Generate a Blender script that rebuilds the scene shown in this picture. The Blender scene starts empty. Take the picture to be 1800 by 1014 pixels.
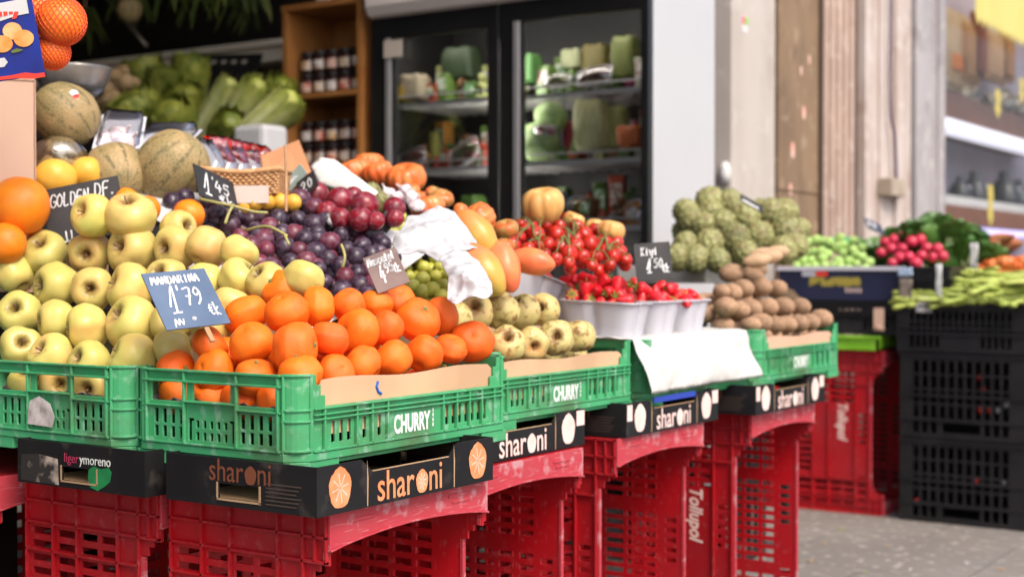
import bpy, bmesh, math, random
from mathutils import Vector, Matrix, Euler, noise as mnoise
random.seed(7)
SC = bpy.context.scene
COL = SC.collection
R = math.radians

# ---------------------------------------------------------------- camera, world, sun, exposure
YAW = R(33.6); FPX = 2500.0; CX, CY = 900.0, 507.0
CAMH = 0.95
PITCH = math.atan((507 - 470) / FPX)
cam_d = bpy.data.cameras.new('camera'); cam = bpy.data.objects.new('camera', cam_d); COL.objects.link(cam)
cam.location = (0, 0, CAMH); cam.rotation_euler = (math.pi/2 - PITCH, 0, YAW)
cam_d.sensor_width = 36; cam_d.lens = 50; cam_d.clip_start = 0.05; cam_d.clip_end = 500
cam_d.dof.use_dof = True; cam_d.dof.focus_distance = 2.25; cam_d.dof.aperture_fstop = 3.7
SC.camera = cam
w = bpy.data.worlds.new('World'); SC.world = w; w.use_nodes = True
nt = w.node_tree; bg = nt.nodes['Background']
sky = nt.nodes.new('ShaderNodeTexSky'); sky.sky_type = 'NISHITA'; sky.sun_disc = False
SUN_EL, SUN_AZ = R(48), R(112)          # azimuth clockwise from +Y: the sun stands over the street, a little behind the camera
sky.sun_elevation = SUN_EL; sky.sun_rotation = SUN_AZ; sky.air_density = 1.0; sky.dust_density = 3.5; sky.ozone_density = 0.6
nt.links.new(sky.outputs[0], bg.inputs[0]); bg.inputs[1].default_value = 0.15
sd = bpy.data.lights.new('sun', 'SUN'); sd.energy = 1.45; sd.angle = R(22); sd.color = (1.0, 0.92, 0.81)
so = bpy.data.objects.new('sun', sd); COL.objects.link(so)
dv = Vector((math.sin(SUN_AZ)*math.cos(SUN_EL), math.cos(SUN_AZ)*math.cos(SUN_EL), math.sin(SUN_EL)))
so.rotation_euler = dv.to_track_quat('Z', 'Y').to_euler(); so.location = (4, -3, 6)
SC.view_settings.view_transform = 'Standard'; SC.view_settings.look = 'None'
SC.view_settings.exposure = 0.92; SC.view_settings.gamma = 1.0
SC.cycles.max_bounces = 8; SC.cycles.transparent_max_bounces = 12
SC.cycles.sample_clamp_indirect = 6
try: SC.cycles.use_denoising = True
except Exception: pass

# ---------------------------------------------------------------- pixel -> world measuring helpers
_Fh = Vector((-math.sin(YAW), math.cos(YAW), 0)); _R = Vector((math.cos(YAW), math.sin(YAW), 0)); _Z = Vector((0, 0, 1))
_F = _Fh*math.cos(PITCH) - _Z*math.sin(PITCH); _U = _Fh*math.sin(PITCH) + _Z*math.cos(PITCH)
CO = Vector((0, 0, CAMH))
def ray(x, y): return _F + _R*((x-CX)/FPX) - _U*((y-CY)/FPX)
def at(x, y, D): return CO + ray(x, y)*D
def onY(x, y, Y):
    d = ray(x, y); return CO + d*(Y/d.y)
def onX(x, y, X):
    d = ray(x, y); return CO + d*(X/d.x)
def onZ(x, y, z):
    d = ray(x, y); return CO + d*((z-CAMH)/d.z)
def march(x, y, S, t0=1.6, t1=8.0):
    """first point of the sight line that lies on the heap surface z = S(X, Y)"""
    d = ray(x, y); t = t0; pt = t0
    while t < t1:
        p = CO + d*t
        if p.z < S(p.x, p.y):
            a, b = pt, t
            for _ in range(18):
                m = (a+b)/2; q = CO + d*m
                if q.z < S(q.x, q.y): b = m
                else: a = m
            return CO + d*b, b
        pt = t; t += 0.02
    return CO + d*t1, t1

# ---------------------------------------------------------------- object helpers
def tag(o, label=None, cat=None, group=None, kind=None):
    if label: o['label'] = label
    if cat: o['category'] = cat
    if group: o['group'] = group
    if kind: o['kind'] = kind
    return o
def empty(name, loc=(0, 0, 0), rz=0, rot=None):
    o = bpy.data.objects.new(name, None); COL.objects.link(o); o.empty_display_size = 0.02
    o.location = loc; o.rotation_euler = rot if rot else (0, 0, rz); return o
def link(name, me, parent=None, loc=(0, 0, 0), rot=(0, 0, 0), scale=(1, 1, 1)):
    o = bpy.data.objects.new(name, me); COL.objects.link(o); o.location = loc
    o.rotation_euler = rot; o.scale = scale
    if parent: o.parent = parent
    return o
def kids(o): return [c for c in bpy.data.objects if c.parent == o]
def copy_tree(o, parent=None, ch=None):
    ch = ch or kids(o)
    c = o.copy(); COL.objects.link(c)
    for k in ('label', 'group'):
        if parent is None and k in c: del c[k]
    if parent: c.parent = parent; c.matrix_parent_inverse = o.matrix_parent_inverse
    for x in ch:
        d = x.copy(); COL.objects.link(d); d.parent = c
        for y in kids(x):
            e = y.copy(); COL.objects.link(e); e.parent = d
    return c
ORD = ['first','second','third','fourth','fifth','sixth','seventh','eighth','ninth','tenth','eleventh','twelfth','thirteenth','fourteenth','fifteenth','sixteenth']

class MB:
    def __init__(s): s.v = []; s.f = []; s.m = []
    def add(s, vs, fs, mi=0):
        n = len(s.v); s.v += [tuple(v) for v in vs]; s.f += [tuple(i+n for i in f) for f in fs]; s.m += [mi]*len(fs)
    def box(s, x0, x1, y0, y1, z0, z1, mi=0):
        s.add([(x0,y0,z0),(x1,y0,z0),(x1,y1,z0),(x0,y1,z0),(x0,y0,z1),(x1,y0,z1),(x1,y1,z1),(x0,y1,z1)],
              [(0,3,2,1),(4,5,6,7),(0,1,5,4),(1,2,6,5),(2,3,7,6),(3,0,4,7)], mi)
    def prism(s, pts, axis, a0, a1, mi=0):
        """polygon extruded along axis 0/1/2 from a0 to a1; pts are the two other coords in order"""
        def P(p, a):
            q = list(p); q.insert(axis, a); return tuple(q)
        n = len(pts)
        s.add([P(p, a0) for p in pts] + [P(p, a1) for p in pts],
              [tuple(range(n))[::-1], tuple(range(n, 2*n))] + [(i, (i+1) % n, n+(i+1) % n, n+i) for i in range(n)], mi)
    def panel(s, o, u, v, nrm, us, vs, holes, t, mi=0):
        """plate from o spanned by unit vectors u, v with rectangular holes (u0,u1,v0,v1), thickness t against nrm"""
        U = sorted(set([us[0], us[1]] + [c for h in holes for c in h[:2] if us[0] <= c <= us[1]]))
        V = sorted(set([vs[0], vs[1]] + [c for h in holes for c in h[2:4] if vs[0] <= c <= vs[1]]))
        nu, nv = len(U)-1, len(V)-1
        def solid(i, j):
            if i < 0 or j < 0 or i >= nu or j >= nv: return False
            cu, cv = (U[i]+U[i+1])/2, (V[j]+V[j+1])/2
            return not any(h[0] < cu < h[1] and h[2] < cv < h[3] for h in holes)
        o, u, v, nrm = Vector(o), Vector(u), Vector(v), Vector(nrm)
        vid = {}; vv = []; ff = []
        def vx(i, j, k):
            if (i, j, k) not in vid:
                vid[(i, j, k)] = len(vv); vv.append(o + u*U[i] + v*V[j] - nrm*(t*k))
            return vid[(i, j, k)]
        for i in range(nu):
            for j in range(nv):
                if not solid(i, j): continue
                ff.append((vx(i,j,0), vx(i+1,j,0), vx(i+1,j+1,0), vx(i,j+1,0)))
                ff.append((vx(i,j,1), vx(i,j+1,1), vx(i+1,j+1,1), vx(i+1,j,1)))
                if not solid(i-1, j): ff.append((vx(i,j,0), vx(i,j+1,0), vx(i,j+1,1), vx(i,j,1)))
                if not solid(i+1, j): ff.append((vx(i+1,j,0), vx(i+1,j,1), vx(i+1,j+1,1), vx(i+1,j+1,0)))
                if not solid(i, j-1): ff.append((vx(i,j,0), vx(i,j,1), vx(i+1,j,1), vx(i+1,j,0)))
                if not solid(i, j+1): ff.append((vx(i,j+1,0), vx(i+1,j+1,0), vx(i+1,j+1,1), vx(i,j+1,1)))
        s.add(vv, ff, mi)
    def tube(s, pts, r, seg=8, mi=0, caps=True, flat=1.0):
        pts = [Vector(p) for p in pts]; n = len(pts); rs = r if isinstance(r, (list, tuple)) else [r]*n
        vs = []; fs = []; ref = None
        for i, p in enumerate(pts):
            d = (pts[min(i+1, n-1)] - pts[max(i-1, 0)]).normalized()
            if ref is None: ref = Vector((0, 0, 1)) if abs(d.z) < .9 else Vector((1, 0, 0))
            a = d.cross(ref).normalized(); b = a.cross(d).normalized(); ref = b
            for k in range(seg):
                t = 2*math.pi*k/seg
                vs.append(p + a*(math.cos(t)*rs[i]) + b*(math.sin(t)*rs[i]*flat))
        for i in range(n-1):
            for k in range(seg):
                k2 = (k+1) % seg
                fs.append((i*seg+k, i*seg+k2, (i+1)*seg+k2, (i+1)*seg+k))
        if caps: fs.append(tuple(range(seg))[::-1]); fs.append(tuple((n-1)*seg+k for k in range(seg)))
        s.add(vs, fs, mi)
    def lathe(s, prof, seg=24, c=(0, 0, 0), mi=0, fn=None):
        """profile of (r, z) from bottom to top round the z axis; r = 0 ends close"""
        cx, cy, cz = c; vs = []; fs = []; rows = []
        for r, z in prof:
            if r < 1e-6: rows.append([len(vs)]); vs.append((cx, cy, cz+z)); continue
            row = []
            for k in range(seg):
                t = 2*math.pi*k/seg; rr, zz = (r, z) if fn is None else fn(r, z, t)
                row.append(len(vs)); vs.append((cx+rr*math.cos(t), cy+rr*math.sin(t), cz+zz))
            rows.append(row)
        for a, b in zip(rows[:-1], rows[1:]):
            for k in range(seg):
                k2 = (k+1) % seg
                if len(a) == 1 and len(b) == 1: continue
                if len(a) == 1: fs.append((a[0], b[k2], b[k]))
                elif len(b) == 1: fs.append((a[k], a[k2], b[0]))
                else: fs.append((a[k], a[k2], b[k2], b[k]))
        s.add(vs, fs, mi)
    def mesh(s, name, mats, smooth=False, angle=None):
        me = bpy.data.meshes.new(name); me.from_pydata(s.v, [], s.f)
        for m in (mats if isinstance(mats, (list, tuple)) else [mats]): me.materials.append(m)
        for p, mi in zip(me.polygons, s.m): p.material_index = mi; p.use_smooth = smooth
        bm = bmesh.new(); bm.from_mesh(me); bmesh.ops.recalc_face_normals(bm, faces=bm.faces); bm.to_mesh(me); bm.free()
        if angle is not None: me.set_sharp_from_angle(angle=R(angle))
        return me
    def build(s, name, mats, parent=None, smooth=False, angle=None, loc=(0, 0, 0), rot=(0, 0, 0), bevel=0):
        o = link(name, s.mesh(name, mats, smooth, angle), parent, loc, rot)
        if bevel:
            b = o.modifiers.new('bevel', 'BEVEL'); b.width = bevel; b.segments = 2; b.limit_method = 'ANGLE'; b.angle_limit = R(40)
        return o

def crom(pts, sub=4):
    isv = isinstance(pts[0], Vector)
    out = []
    n = len(pts)
    for i in range(n-1):
        p0, p1, p2, p3 = pts[max(i-1, 0)], pts[i], pts[i+1], pts[min(i+2, n-1)]
        for k in range(sub):
            t = k/sub
            out.append(tuple(0.5*((2*b)+(-a+c)*t+(2*a-5*b+4*c-d)*t*t+(-a+3*b-3*c+d)*t**3) for a, b, c, d in zip(p0, p1, p2, p3)))
    out.append(tuple(pts[-1])); return [Vector(q) for q in out] if isv else out

# ---------------------------------------------------------------- materials
def hexc(r, g, b): return (r, g, b, 1)
def M(name, col, col2=None, nscale=8.0, rough=0.5, bump=0.0, bscale=60.0, var=0.0, hvar=0.0, spec=0.5, sss=0.0,
      metal=0.0, ramp=(0.35, 0.65), detail=4.0, extra=None, coat=0.0, trans=0.0, ior=1.45, alpha=1.0, emis=None, rvar=0.0):
    m = bpy.data.materials.new(name); m.use_nodes = True; t = m.node_tree; N = t.nodes; L = t.links
    b = N['Principled BSDF']
    tc = N.new('ShaderNodeTexCoord'); oi = N.new('ShaderNodeObjectInfo')
    off = N.new('ShaderNodeVectorMath'); off.operation = 'MULTIPLY_ADD'
    cmb = N.new('ShaderNodeCombineXYZ')
    for i in range(3): L.new(oi.outputs['Random'], cmb.inputs[i])
    L.new(cmb.outputs[0], off.inputs[0]); off.inputs[1].default_value = (37.0, 91.0, 53.0); L.new(tc.outputs['Object'], off.inputs[2])
    co = off.outputs[0]
    ns = N.new('ShaderNodeTexNoise'); ns.inputs['Scale'].default_value = nscale; ns.inputs['Detail'].default_value = detail
    L.new(co, ns.inputs['Vector'])
    rp = N.new('ShaderNodeMapRange'); rp.inputs['From Min'].default_value = ramp[0]; rp.inputs['From Max'].default_value = ramp[1]
    L.new(ns.outputs[0], rp.inputs['Value'])
    mx = N.new('ShaderNodeMix'); mx.data_type = 'RGBA'
    mx.inputs[6].default_value = (*col, 1); mx.inputs[7].default_value = (*(col2 or col), 1)
    L.new(rp.outputs[0], mx.inputs[0])
    out = mx.outputs[2]
    if extra: out = extra(t, tc.outputs['Object'], co, out, oi)
    if var or hvar:
        hs = N.new('ShaderNodeHueSaturation')
        mr = N.new('ShaderNodeMapRange'); mr.inputs['To Min'].default_value = 1-var; mr.inputs['To Max'].default_value = 1+var
        L.new(oi.outputs['Random'], mr.inputs['Value']); L.new(mr.outputs[0], hs.inputs['Value'])
        if hvar:
            mh = N.new('ShaderNodeMapRange'); mh.inputs['To Min'].default_value = .5-hvar; mh.inputs['To Max'].default_value = .5+hvar
            fr = N.new('ShaderNodeMath'); fr.operation = 'FRACT'; ml = N.new('ShaderNodeMath'); ml.operation = 'MULTIPLY'; ml.inputs[1].default_value = 7.31
            L.new(oi.outputs['Random'], ml.inputs[0]); L.new(ml.outputs[0], fr.inputs[0]); L.new(fr.outputs[0], mh.inputs['Value']); L.new(mh.outputs[0], hs.inputs['Hue'])
        L.new(out, hs.inputs['Color']); out = hs.outputs[0]
    L.new(out, b.inputs['Base Color'])
    b.inputs['Roughness'].default_value = rough; b.inputs['Metallic'].default_value = metal
    b.inputs['Specular IOR Level'].default_value = spec; b.inputs['IOR'].default_value = ior
    if rvar:
        mr2 = N.new('ShaderNodeMapRange'); mr2.inputs['To Min'].default_value = max(0, rough-rvar); mr2.inputs['To Max'].default_value = min(1, rough+rvar)
        L.new(ns.outputs[0], mr2.inputs['Value']); L.new(mr2.outputs[0], b.inputs['Roughness'])
    if coat: b.inputs['Coat Weight'].default_value = coat; b.inputs['Coat Roughness'].default_value = .15
    if sss:
        b.inputs['Subsurface Weight'].default_value = sss; b.inputs['Subsurface Scale'].default_value = 0.006
        b.inputs['Subsurface Radius'].default_value = (1.0, .45, .25)
    if trans: b.inputs['Transmission Weight'].default_value = trans
    if alpha < 1: b.inputs['Alpha'].default_value = alpha
    if emis: b.inputs['Emission Color'].default_value = (*emis[:3], 1); b.inputs['Emission Strength'].default_value = emis[3]
    if bump:
        bn = N.new('ShaderNodeTexNoise'); bn.inputs['Scale'].default_value = bscale; bn.inputs['Detail'].default_value = 3
        L.new(co, bn.inputs['Vector']); bp = N.new('ShaderNodeBump'); bp.inputs['Strength'].default_value = bump; bp.inputs['Distance'].default_value = .002
        L.new(bn.outputs[0], bp.inputs['Height']); L.new(bp.outputs[0], b.inputs['Normal'])
    return m

def mixc(t, fac, a, colb):
    mx = t.nodes.new('ShaderNodeMix'); mx.data_type = 'RGBA'
    t.links.new(fac, mx.inputs[0]); t.links.new(a, mx.inputs[6]); mx.inputs[7].default_value = (*colb, 1)
    return mx.outputs[2]
def mathn(t, op, a, b=None, clamp=False):
    n = t.nodes.new('ShaderNodeMath'); n.operation = op; n.use_clamp = clamp
    for i, q in enumerate((a, b)):
        if q is None: continue
        if isinstance(q, (int, float)): n.inputs[i].default_value = q
        else: t.links.new(q, n.inputs[i])
    return n.outputs[0]
def mrange(t, v, a, b, c=0.0, d=1.0):
    n = t.nodes.new('ShaderNodeMapRange'); n.inputs['From Min'].default_value = a; n.inputs['From Max'].default_value = b
    n.inputs['To Min'].default_value = c; n.inputs['To Max'].default_value = d; t.links.new(v, n.inputs['Value']); return n.outputs[0]
def noisen(t, co, sc, det=3, w=None):
    n = t.nodes.new('ShaderNodeTexNoise'); n.inputs['Scale'].default_value = sc; n.inputs['Detail'].default_value = det
    t.links.new(co, n.inputs['Vector']); return n.outputs[0]
def vor(t, co, sc, feat='F1'):
    n = t.nodes.new('ShaderNodeTexVoronoi'); n.feature = feat; n.inputs['Scale'].default_value = sc
    t.links.new(co, n.inputs['Vector']); return n.outputs['Distance']
def sep(t, co):
    n = t.nodes.new('ShaderNodeSeparateXYZ'); t.links.new(co, n.inputs[0]); return n.outputs

def x_apple(rus=1.0, spots=0.0):
    def f(t, ob, co, out, oi):
        s = sep(t, ob)
        r = mathn(t, 'SQRT', mathn(t, 'ADD', mathn(t, 'MULTIPLY', s[0], s[0]), mathn(t, 'MULTIPLY', s[1], s[1])))
        top = mathn(t, 'GREATER_THAN', s[2], 0.0)
        nn = noisen(t, co, 5, 6)
        rr = mathn(t, 'ADD', r, mathn(t, 'MULTIPLY', mathn(t, 'SUBTRACT', nn, .5), -.55))
        k = mathn(t, 'MULTIPLY', mrange(t, rr, .52, .14), top)
        out = mixc(t, mathn(t, 'MULTIPLY', k, .85*rus), out, (.13, .065, .022))
        d = mrange(t, vor(t, co, 8), .085, .04)
        out = mixc(t, mathn(t, 'MULTIPLY', d, .55), out, (.34, .20, .06))
        br = mrange(t, noisen(t, co, 2.2, 6), .68, .74)
        out = mixc(t, mathn(t, 'MULTIPLY', br, .55), out, (.30, .17, .06))
        if spots:
            sp = mrange(t, noisen(t, co, 2.6, 8), .52, .64)
            out = mixc(t, mathn(t, 'MULTIPLY', sp, spots), out, (.22, .11, .035))
        bl = mathn(t, 'MULTIPLY', mrange(t, noisen(t, co, .8, 2), .42, .68), mathn(t, 'MULTIPLY', oi.outputs['Random'], .75))
        return mixc(t, bl, out, (.70, .34, .12))
    return f
def x_bloom(col, lo=.45, hi=.75, amt=.5, sc=2.0):
    def f(t, ob, co, out, oi):
        k = mathn(t, 'MULTIPLY', mrange(t, noisen(t, co, sc, 5), lo, hi), amt)
        return mixc(t, k, out, col)
    return f
def x_rand(col, p=.35):
    def f(t, ob, co, out, oi):
        fr = mathn(t, 'FRACT', mathn(t, 'MULTIPLY', oi.outputs['Random'], 13.7))
        k = mrange(t, fr, 1-p-.15, 1-p+.25)
        o = mixc(t, k, out, col)
        k2 = mathn(t, 'MULTIPLY', mrange(t, noisen(t, co, 1.9, 7), .40, .72), .55)
        return mixc(t, k2, o, (.17, .135, .19))
    return f
def x_net(t, ob, co, out, oi):
    k = mrange(t, vor(t, co, 9, 'DISTANCE_TO_EDGE'), .06, .02)
    k2 = mathn(t, 'MULTIPLY', k, .55)
    o = mixc(t, k2, out, (.50, .38, .22))
    s = sep(t, ob)
    an = mathn(t, 'ARCTAN2', s[1], s[0])
    w = mathn(t, 'SINE', mathn(t, 'MULTIPLY', an, 10))
    return mixc(t, mathn(t, 'MULTIPLY', mrange(t, w, .55, .95), mathn(t, 'MULTIPLY', mrange(t, noisen(t, co, 7, 4), .42, .55), .8)), o, (.10, .085, .035))
def x_wear(col, lo=.55, hi=.72, amt=.6, sc=14):
    def f(t, ob, co, out, oi):
        a = mrange(t, noisen(t, co, sc, 8), lo, hi)
        return mixc(t, mathn(t, 'MULTIPLY', a, amt), out, col)
    return f

m_apple = M('apple_skin', (.63,.50,.15), (.52,.46,.12), nscale=1.1, rough=.36, var=.10, hvar=.015, sss=.12, bump=.04, bscale=14, extra=x_apple(1.0), ramp=(.3,.7))
m_reinette = M('russet_apple_skin', (.58,.47,.19), (.50,.44,.16), nscale=1.3, rough=.45, var=.08, sss=.1, bump=.08, bscale=9, extra=x_apple(1.15, .95))
def x_mand(t, ob, co, out, oi):
    d = mrange(t, vor(t, co, 15), .22, .05)
    out = mixc(t, mathn(t, 'MULTIPLY', d, .22), out, (.60, .09, .005))
    sc = mrange(t, noisen(t, co, 3.2, 8), .66, .72)
    out = mixc(t, mathn(t, 'MULTIPLY', sc, .5), out, (.50, .26, .10))
    y = mathn(t, 'MULTIPLY', mrange(t, noisen(t, co, .7, 2), .45, .65), mathn(t, 'FRACT', mathn(t, 'MULTIPLY', oi.outputs['Random'], 9.1)))
    return mixc(t, mathn(t, 'MULTIPLY', y, .25), out, (.88, .30, .02))
m_mand = M('mandarin_peel', (.90,.168,.011), (.86,.13,.008), nscale=1.5, rough=.42, var=.10, hvar=.006, sss=.15, bump=.5, bscale=24, spec=.45, extra=x_mand, rvar=.08)
m_orange = M('orange_peel', (.90,.26,.012), (.85,.20,.01), nscale=1.5, rough=.4, var=.05, sss=.15, bump=.25, bscale=30)
m_lemon = M('lemon_peel', (.76,.42,.06), (.70,.36,.04), nscale=1.5, rough=.4, var=.05, sss=.15, bump=.2, bscale=20)
m_calyx = M('stem_green', (.16,.20,.05), (.22,.22,.07), rough=.7)
m_stem = M('fruit_stem_brown', (.14,.08,.04), (.20,.13,.06), rough=.7)
m_gstem = M('grape_stem', (.40,.33,.12), (.30,.30,.10), nscale=30, rough=.6)
m_grape = M('dark_grape_skin', (.018,.010,.022), (.040,.014,.030), nscale=1.3, rough=.34, var=.25, sss=.03, extra=x_rand((.15,.016,.030), .38), spec=.5, rvar=.12)
m_ggrape = M('green_grape_skin', (.42,.44,.06), (.50,.48,.10), nscale=1.5, rough=.28, var=.12, sss=.3)
m_plum = M('plum_skin', (.25,.008,.018), (.13,.006,.018), nscale=1.4, rough=.32, var=.2, extra=x_bloom((.34,.17,.20), .46, .74, .5, 2.6), spec=.5, rvar=.12)
m_raf = M('ribbed_tomato_skin', (.74,.12,.025), (.72,.24,.07), nscale=1.0, rough=.3, var=.08, sss=.1, extra=x_bloom((.50,.30,.08), .55, .8, .4, 1.2))
m_raf2 = M('greenback_tomato_skin', (.60,.12,.03), (.36,.22,.06), nscale=1.0, rough=.3, var=.08)
m_squash = M('yellow_ribbed_skin', (.60,.38,.12), (.62,.29,.09), nscale=1.0, rough=.35, var=.05, sss=.1)
m_cherry = M('cherry_tomato_skin', (.50,.014,.008), (.42,.025,.01), nscale=1.4, rough=.26, var=.12, sss=.1, spec=.6)
m_vine = M('tomato_vine', (.10,.15,.035), (.16,.17,.05), nscale=20, rough=.7)
def x_mango(t, ob, co, out, oi):
    s = sep(t, ob)
    k = mrange(t, mathn(t, 'ADD', s[2], mathn(t, 'MULTIPLY', noisen(t, co, 1.2, 3), .9)), .2, 1.1)
    return mixc(t, mathn(t, 'MULTIPLY', k, mathn(t, 'ADD', oi.outputs['Random'], .2)), out, (.72,.15,.06))
m_mango = M('mango_skin', (.66,.30,.05), (.46,.36,.07), nscale=.8, rough=.35, var=.05, sss=.1, extra=x_mango)
m_mangor = M('red_mango_skin', (.70,.22,.07), (.72,.14,.06), nscale=.8, rough=.35, sss=.1)
def x_seeds(t, ob, co, out, oi):
    d = mrange(t, vor(t, co, 5.5), .16, .07)
    return mixc(t, mathn(t, 'MULTIPLY', d, .7), out, (.75,.42,.10))
m_straw = M('strawberry_skin', (.66,.012,.022), (.55,.01,.02), nscale=1.5, rough=.28, var=.12, sss=.1, extra=x_seeds, bump=.3, bscale=8)
m_leafg = M('berry_leaf', (.20,.30,.05), (.30,.36,.09), nscale=12, rough=.6)
m_kiwi = M('kiwi_skin', (.37,.225,.135), (.27,.16,.09), nscale=2.5, rough=.75, var=.15, bump=.25, bscale=20)
def x_scale(t, ob, co, out, oi):
    e = mrange(t, vor(t, co, 3.6, 'DISTANCE_TO_EDGE'), .20, .02); out = mixc(t, mathn(t, 'MULTIPLY', e, .75), out, (.085, .075, .03))  # outlines between the scales darkened to imitate shading
    b = mrange(t, noisen(t, co, 2.2, 6), .50, .66); return mixc(t, mathn(t, 'MULTIPLY', b, .6), out, (.17, .10, .045))
m_cheri = M('cherimoya_skin', (.36,.37,.15), (.27,.27,.09), nscale=1.5, rough=.55, var=.15, extra=x_scale)
m_melon = M('netted_melon_rind', (.34,.23,.10), (.20,.16,.06), nscale=1.6, rough=.6, var=.08, extra=x_net, bump=.25, bscale=12)
def x_grime(t, ob, co, out, oi):
    a = mrange(t, noisen(t, ob, 9, 9), .50, .74); out = mixc(t, mathn(t, 'MULTIPLY', a, .75), out, (.085, .12, .055))
    b = mrange(t, noisen(t, ob, 42, 8), .57, .66); out = mixc(t, mathn(t, 'MULTIPLY', b, .55), out, (.26, .44, .32))
    mp = t.nodes.new('ShaderNodeMapping'); mp.inputs['Scale'].default_value = (60, 60, 700); t.links.new(ob, mp.inputs['Vector'])
    c = mrange(t, noisen(t, mp.outputs[0], 1, 3), .64, .70); return mixc(t, mathn(t, 'MULTIPLY', c, .35), out, (.30, .46, .36))
def x_scratch(t, ob, co, out, oi):
    a = mrange(t, noisen(t, ob, 10, 9), .50, .76); out = mixc(t, mathn(t, 'MULTIPLY', a, .45), out, (.30, .085, .09))
    mp = t.nodes.new('ShaderNodeMapping'); mp.inputs['Scale'].default_value = (260, 30, 420); mp.inputs['Rotation'].default_value = (.3, .1, .2); t.links.new(ob, mp.inputs['Vector'])
    c = mrange(t, noisen(t, mp.outputs[0], 1, 3), .60, .68); out = mixc(t, mathn(t, 'MULTIPLY', c, .30), out, (.66, .38, .40))
    b = mrange(t, noisen(t, ob, 26, 9), .56, .66); return mixc(t, mathn(t, 'MULTIPLY', b, .55), out, (.52, .36, .38))
m_green = M('green_plastic', (.050,.30,.115), (.062,.345,.15), nscale=5, rough=.42, rvar=.12, spec=.4, extra=x_grime)
def x_dust(t, ob, co, out, oi):
    a = mrange(t, noisen(t, ob, 6, 6), .40, .78); out = mixc(t, mathn(t, 'MULTIPLY', a, .50), out, (.22, .030, .036))
    b = mrange(t, noisen(t, ob, 60, 9), .58, .72); out = mixc(t, mathn(t, 'MULTIPLY', b, .16), out, (.44, .22, .23))
    mp = t.nodes.new('ShaderNodeMapping'); mp.inputs['Scale'].default_value = (300, 300, 25); t.links.new(ob, mp.inputs['Vector'])
    c = mrange(t, noisen(t, mp.outputs[0], 1, 3), .64, .70); return mixc(t, mathn(t, 'MULTIPLY', c, .12), out, (.55, .25, .27))
m_red = M('red_plastic', (.45,.006,.012), (.34,.005,.010), nscale=4, rough=.42, rvar=.12, spec=.4, extra=x_dust, sss=.0)
m_redband = M('scuffed_red_plastic', (.40,.025,.040), (.44,.045,.062), nscale=5, rough=.5, extra=x_scratch, bump=.15, bscale=40)
m_black = M('black_plastic', (.008,.008,.009), (.014,.013,.014), nscale=6, rough=.45, spec=.4)
m_print = M('black_printed_carton', (.007,.0065,.008), (.012,.011,.012), nscale=10, rough=.6, spec=.3, extra=x_wear((.10,.085,.07), .62, .78, .5, 18))
m_darkpr = M('dark_brown_printed_carton', (.012,.007,.005), (.018,.011,.008), nscale=8, rough=.6, extra=x_wear((.10,.07,.04), .66, .78, .6, 16))
m_kraft = M('kraft_board', (.42,.27,.15), (.36,.22,.12), nscale=12, rough=.8, bump=.1)
m_wood = M('pale_wood_board', (.56,.37,.22), (.48,.29,.17), nscale=6, rough=.75, bump=.2, bscale=50, extra=x_wear((.24,.15,.09), .62, .74, .5, 7))
m_carton = M('pink_beige_carton', (.56,.37,.28), (.52,.34,.25), nscale=3, rough=.8)
m_wpap = M('white_paper', (.60,.59,.59), (.52,.51,.51), nscale=6, rough=.7, bump=.35, bscale=18)
m_wfoam = M('white_punnet_plastic', (.54,.53,.58), (.50,.49,.54), nscale=6, rough=.4, sss=.15)
m_news = M('crumpled_liner_paper', (.30,.22,.19), (.10,.08,.07), nscale=40, rough=.8, bump=.6, bscale=50)
m_slate = M('black_chalkboard', (.018,.017,.018), (.035,.032,.033), nscale=14, rough=.6, detail=8)
m_slateb = M('blue_grey_chalkboard', (.075,.115,.19), (.105,.15,.235), nscale=14, rough=.4, detail=8)
m_slatet = M('taupe_chalkboard', (.17,.115,.10), (.24,.17,.15), nscale=12, rough=.35, detail=8)
m_chalk = M('chalk_white', (.80,.80,.80), (.55,.55,.56), nscale=90, rough=.9)
m_white = M('white_paint', (.60,.59,.58), (.56,.55,.54), nscale=3, rough=.45)
m_whpr = M('white_print', (.74,.74,.72), (.60,.66,.60), nscale=60, rough=.6)
m_orpr = M('orange_print', (.72,.20,.07), (.76,.30,.14), nscale=40, rough=.6)
m_pkpr = M('pale_pink_print', (.80,.62,.58), (.76,.52,.46), nscale=40, rough=.6)
m_gnpr = M('green_print', (.01,.22,.06), (.01,.16,.05), nscale=40, rough=.6)
m_magpr = M('magenta_print', (.35,.03,.08), rough=.6)
m_stick = M('wood_stick', (.42,.24,.12), (.34,.18,.09), nscale=40, rough=.7)
m_cabwood = M('orange_brown_wood', (.36,.155,.045), (.28,.11,.03), nscale=9, rough=.45, bump=.05)
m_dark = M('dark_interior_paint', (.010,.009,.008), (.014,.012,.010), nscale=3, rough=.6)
m_wicker = M('wicker', (.62,.36,.17), (.48,.24,.10), nscale=40, rough=.7)
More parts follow.
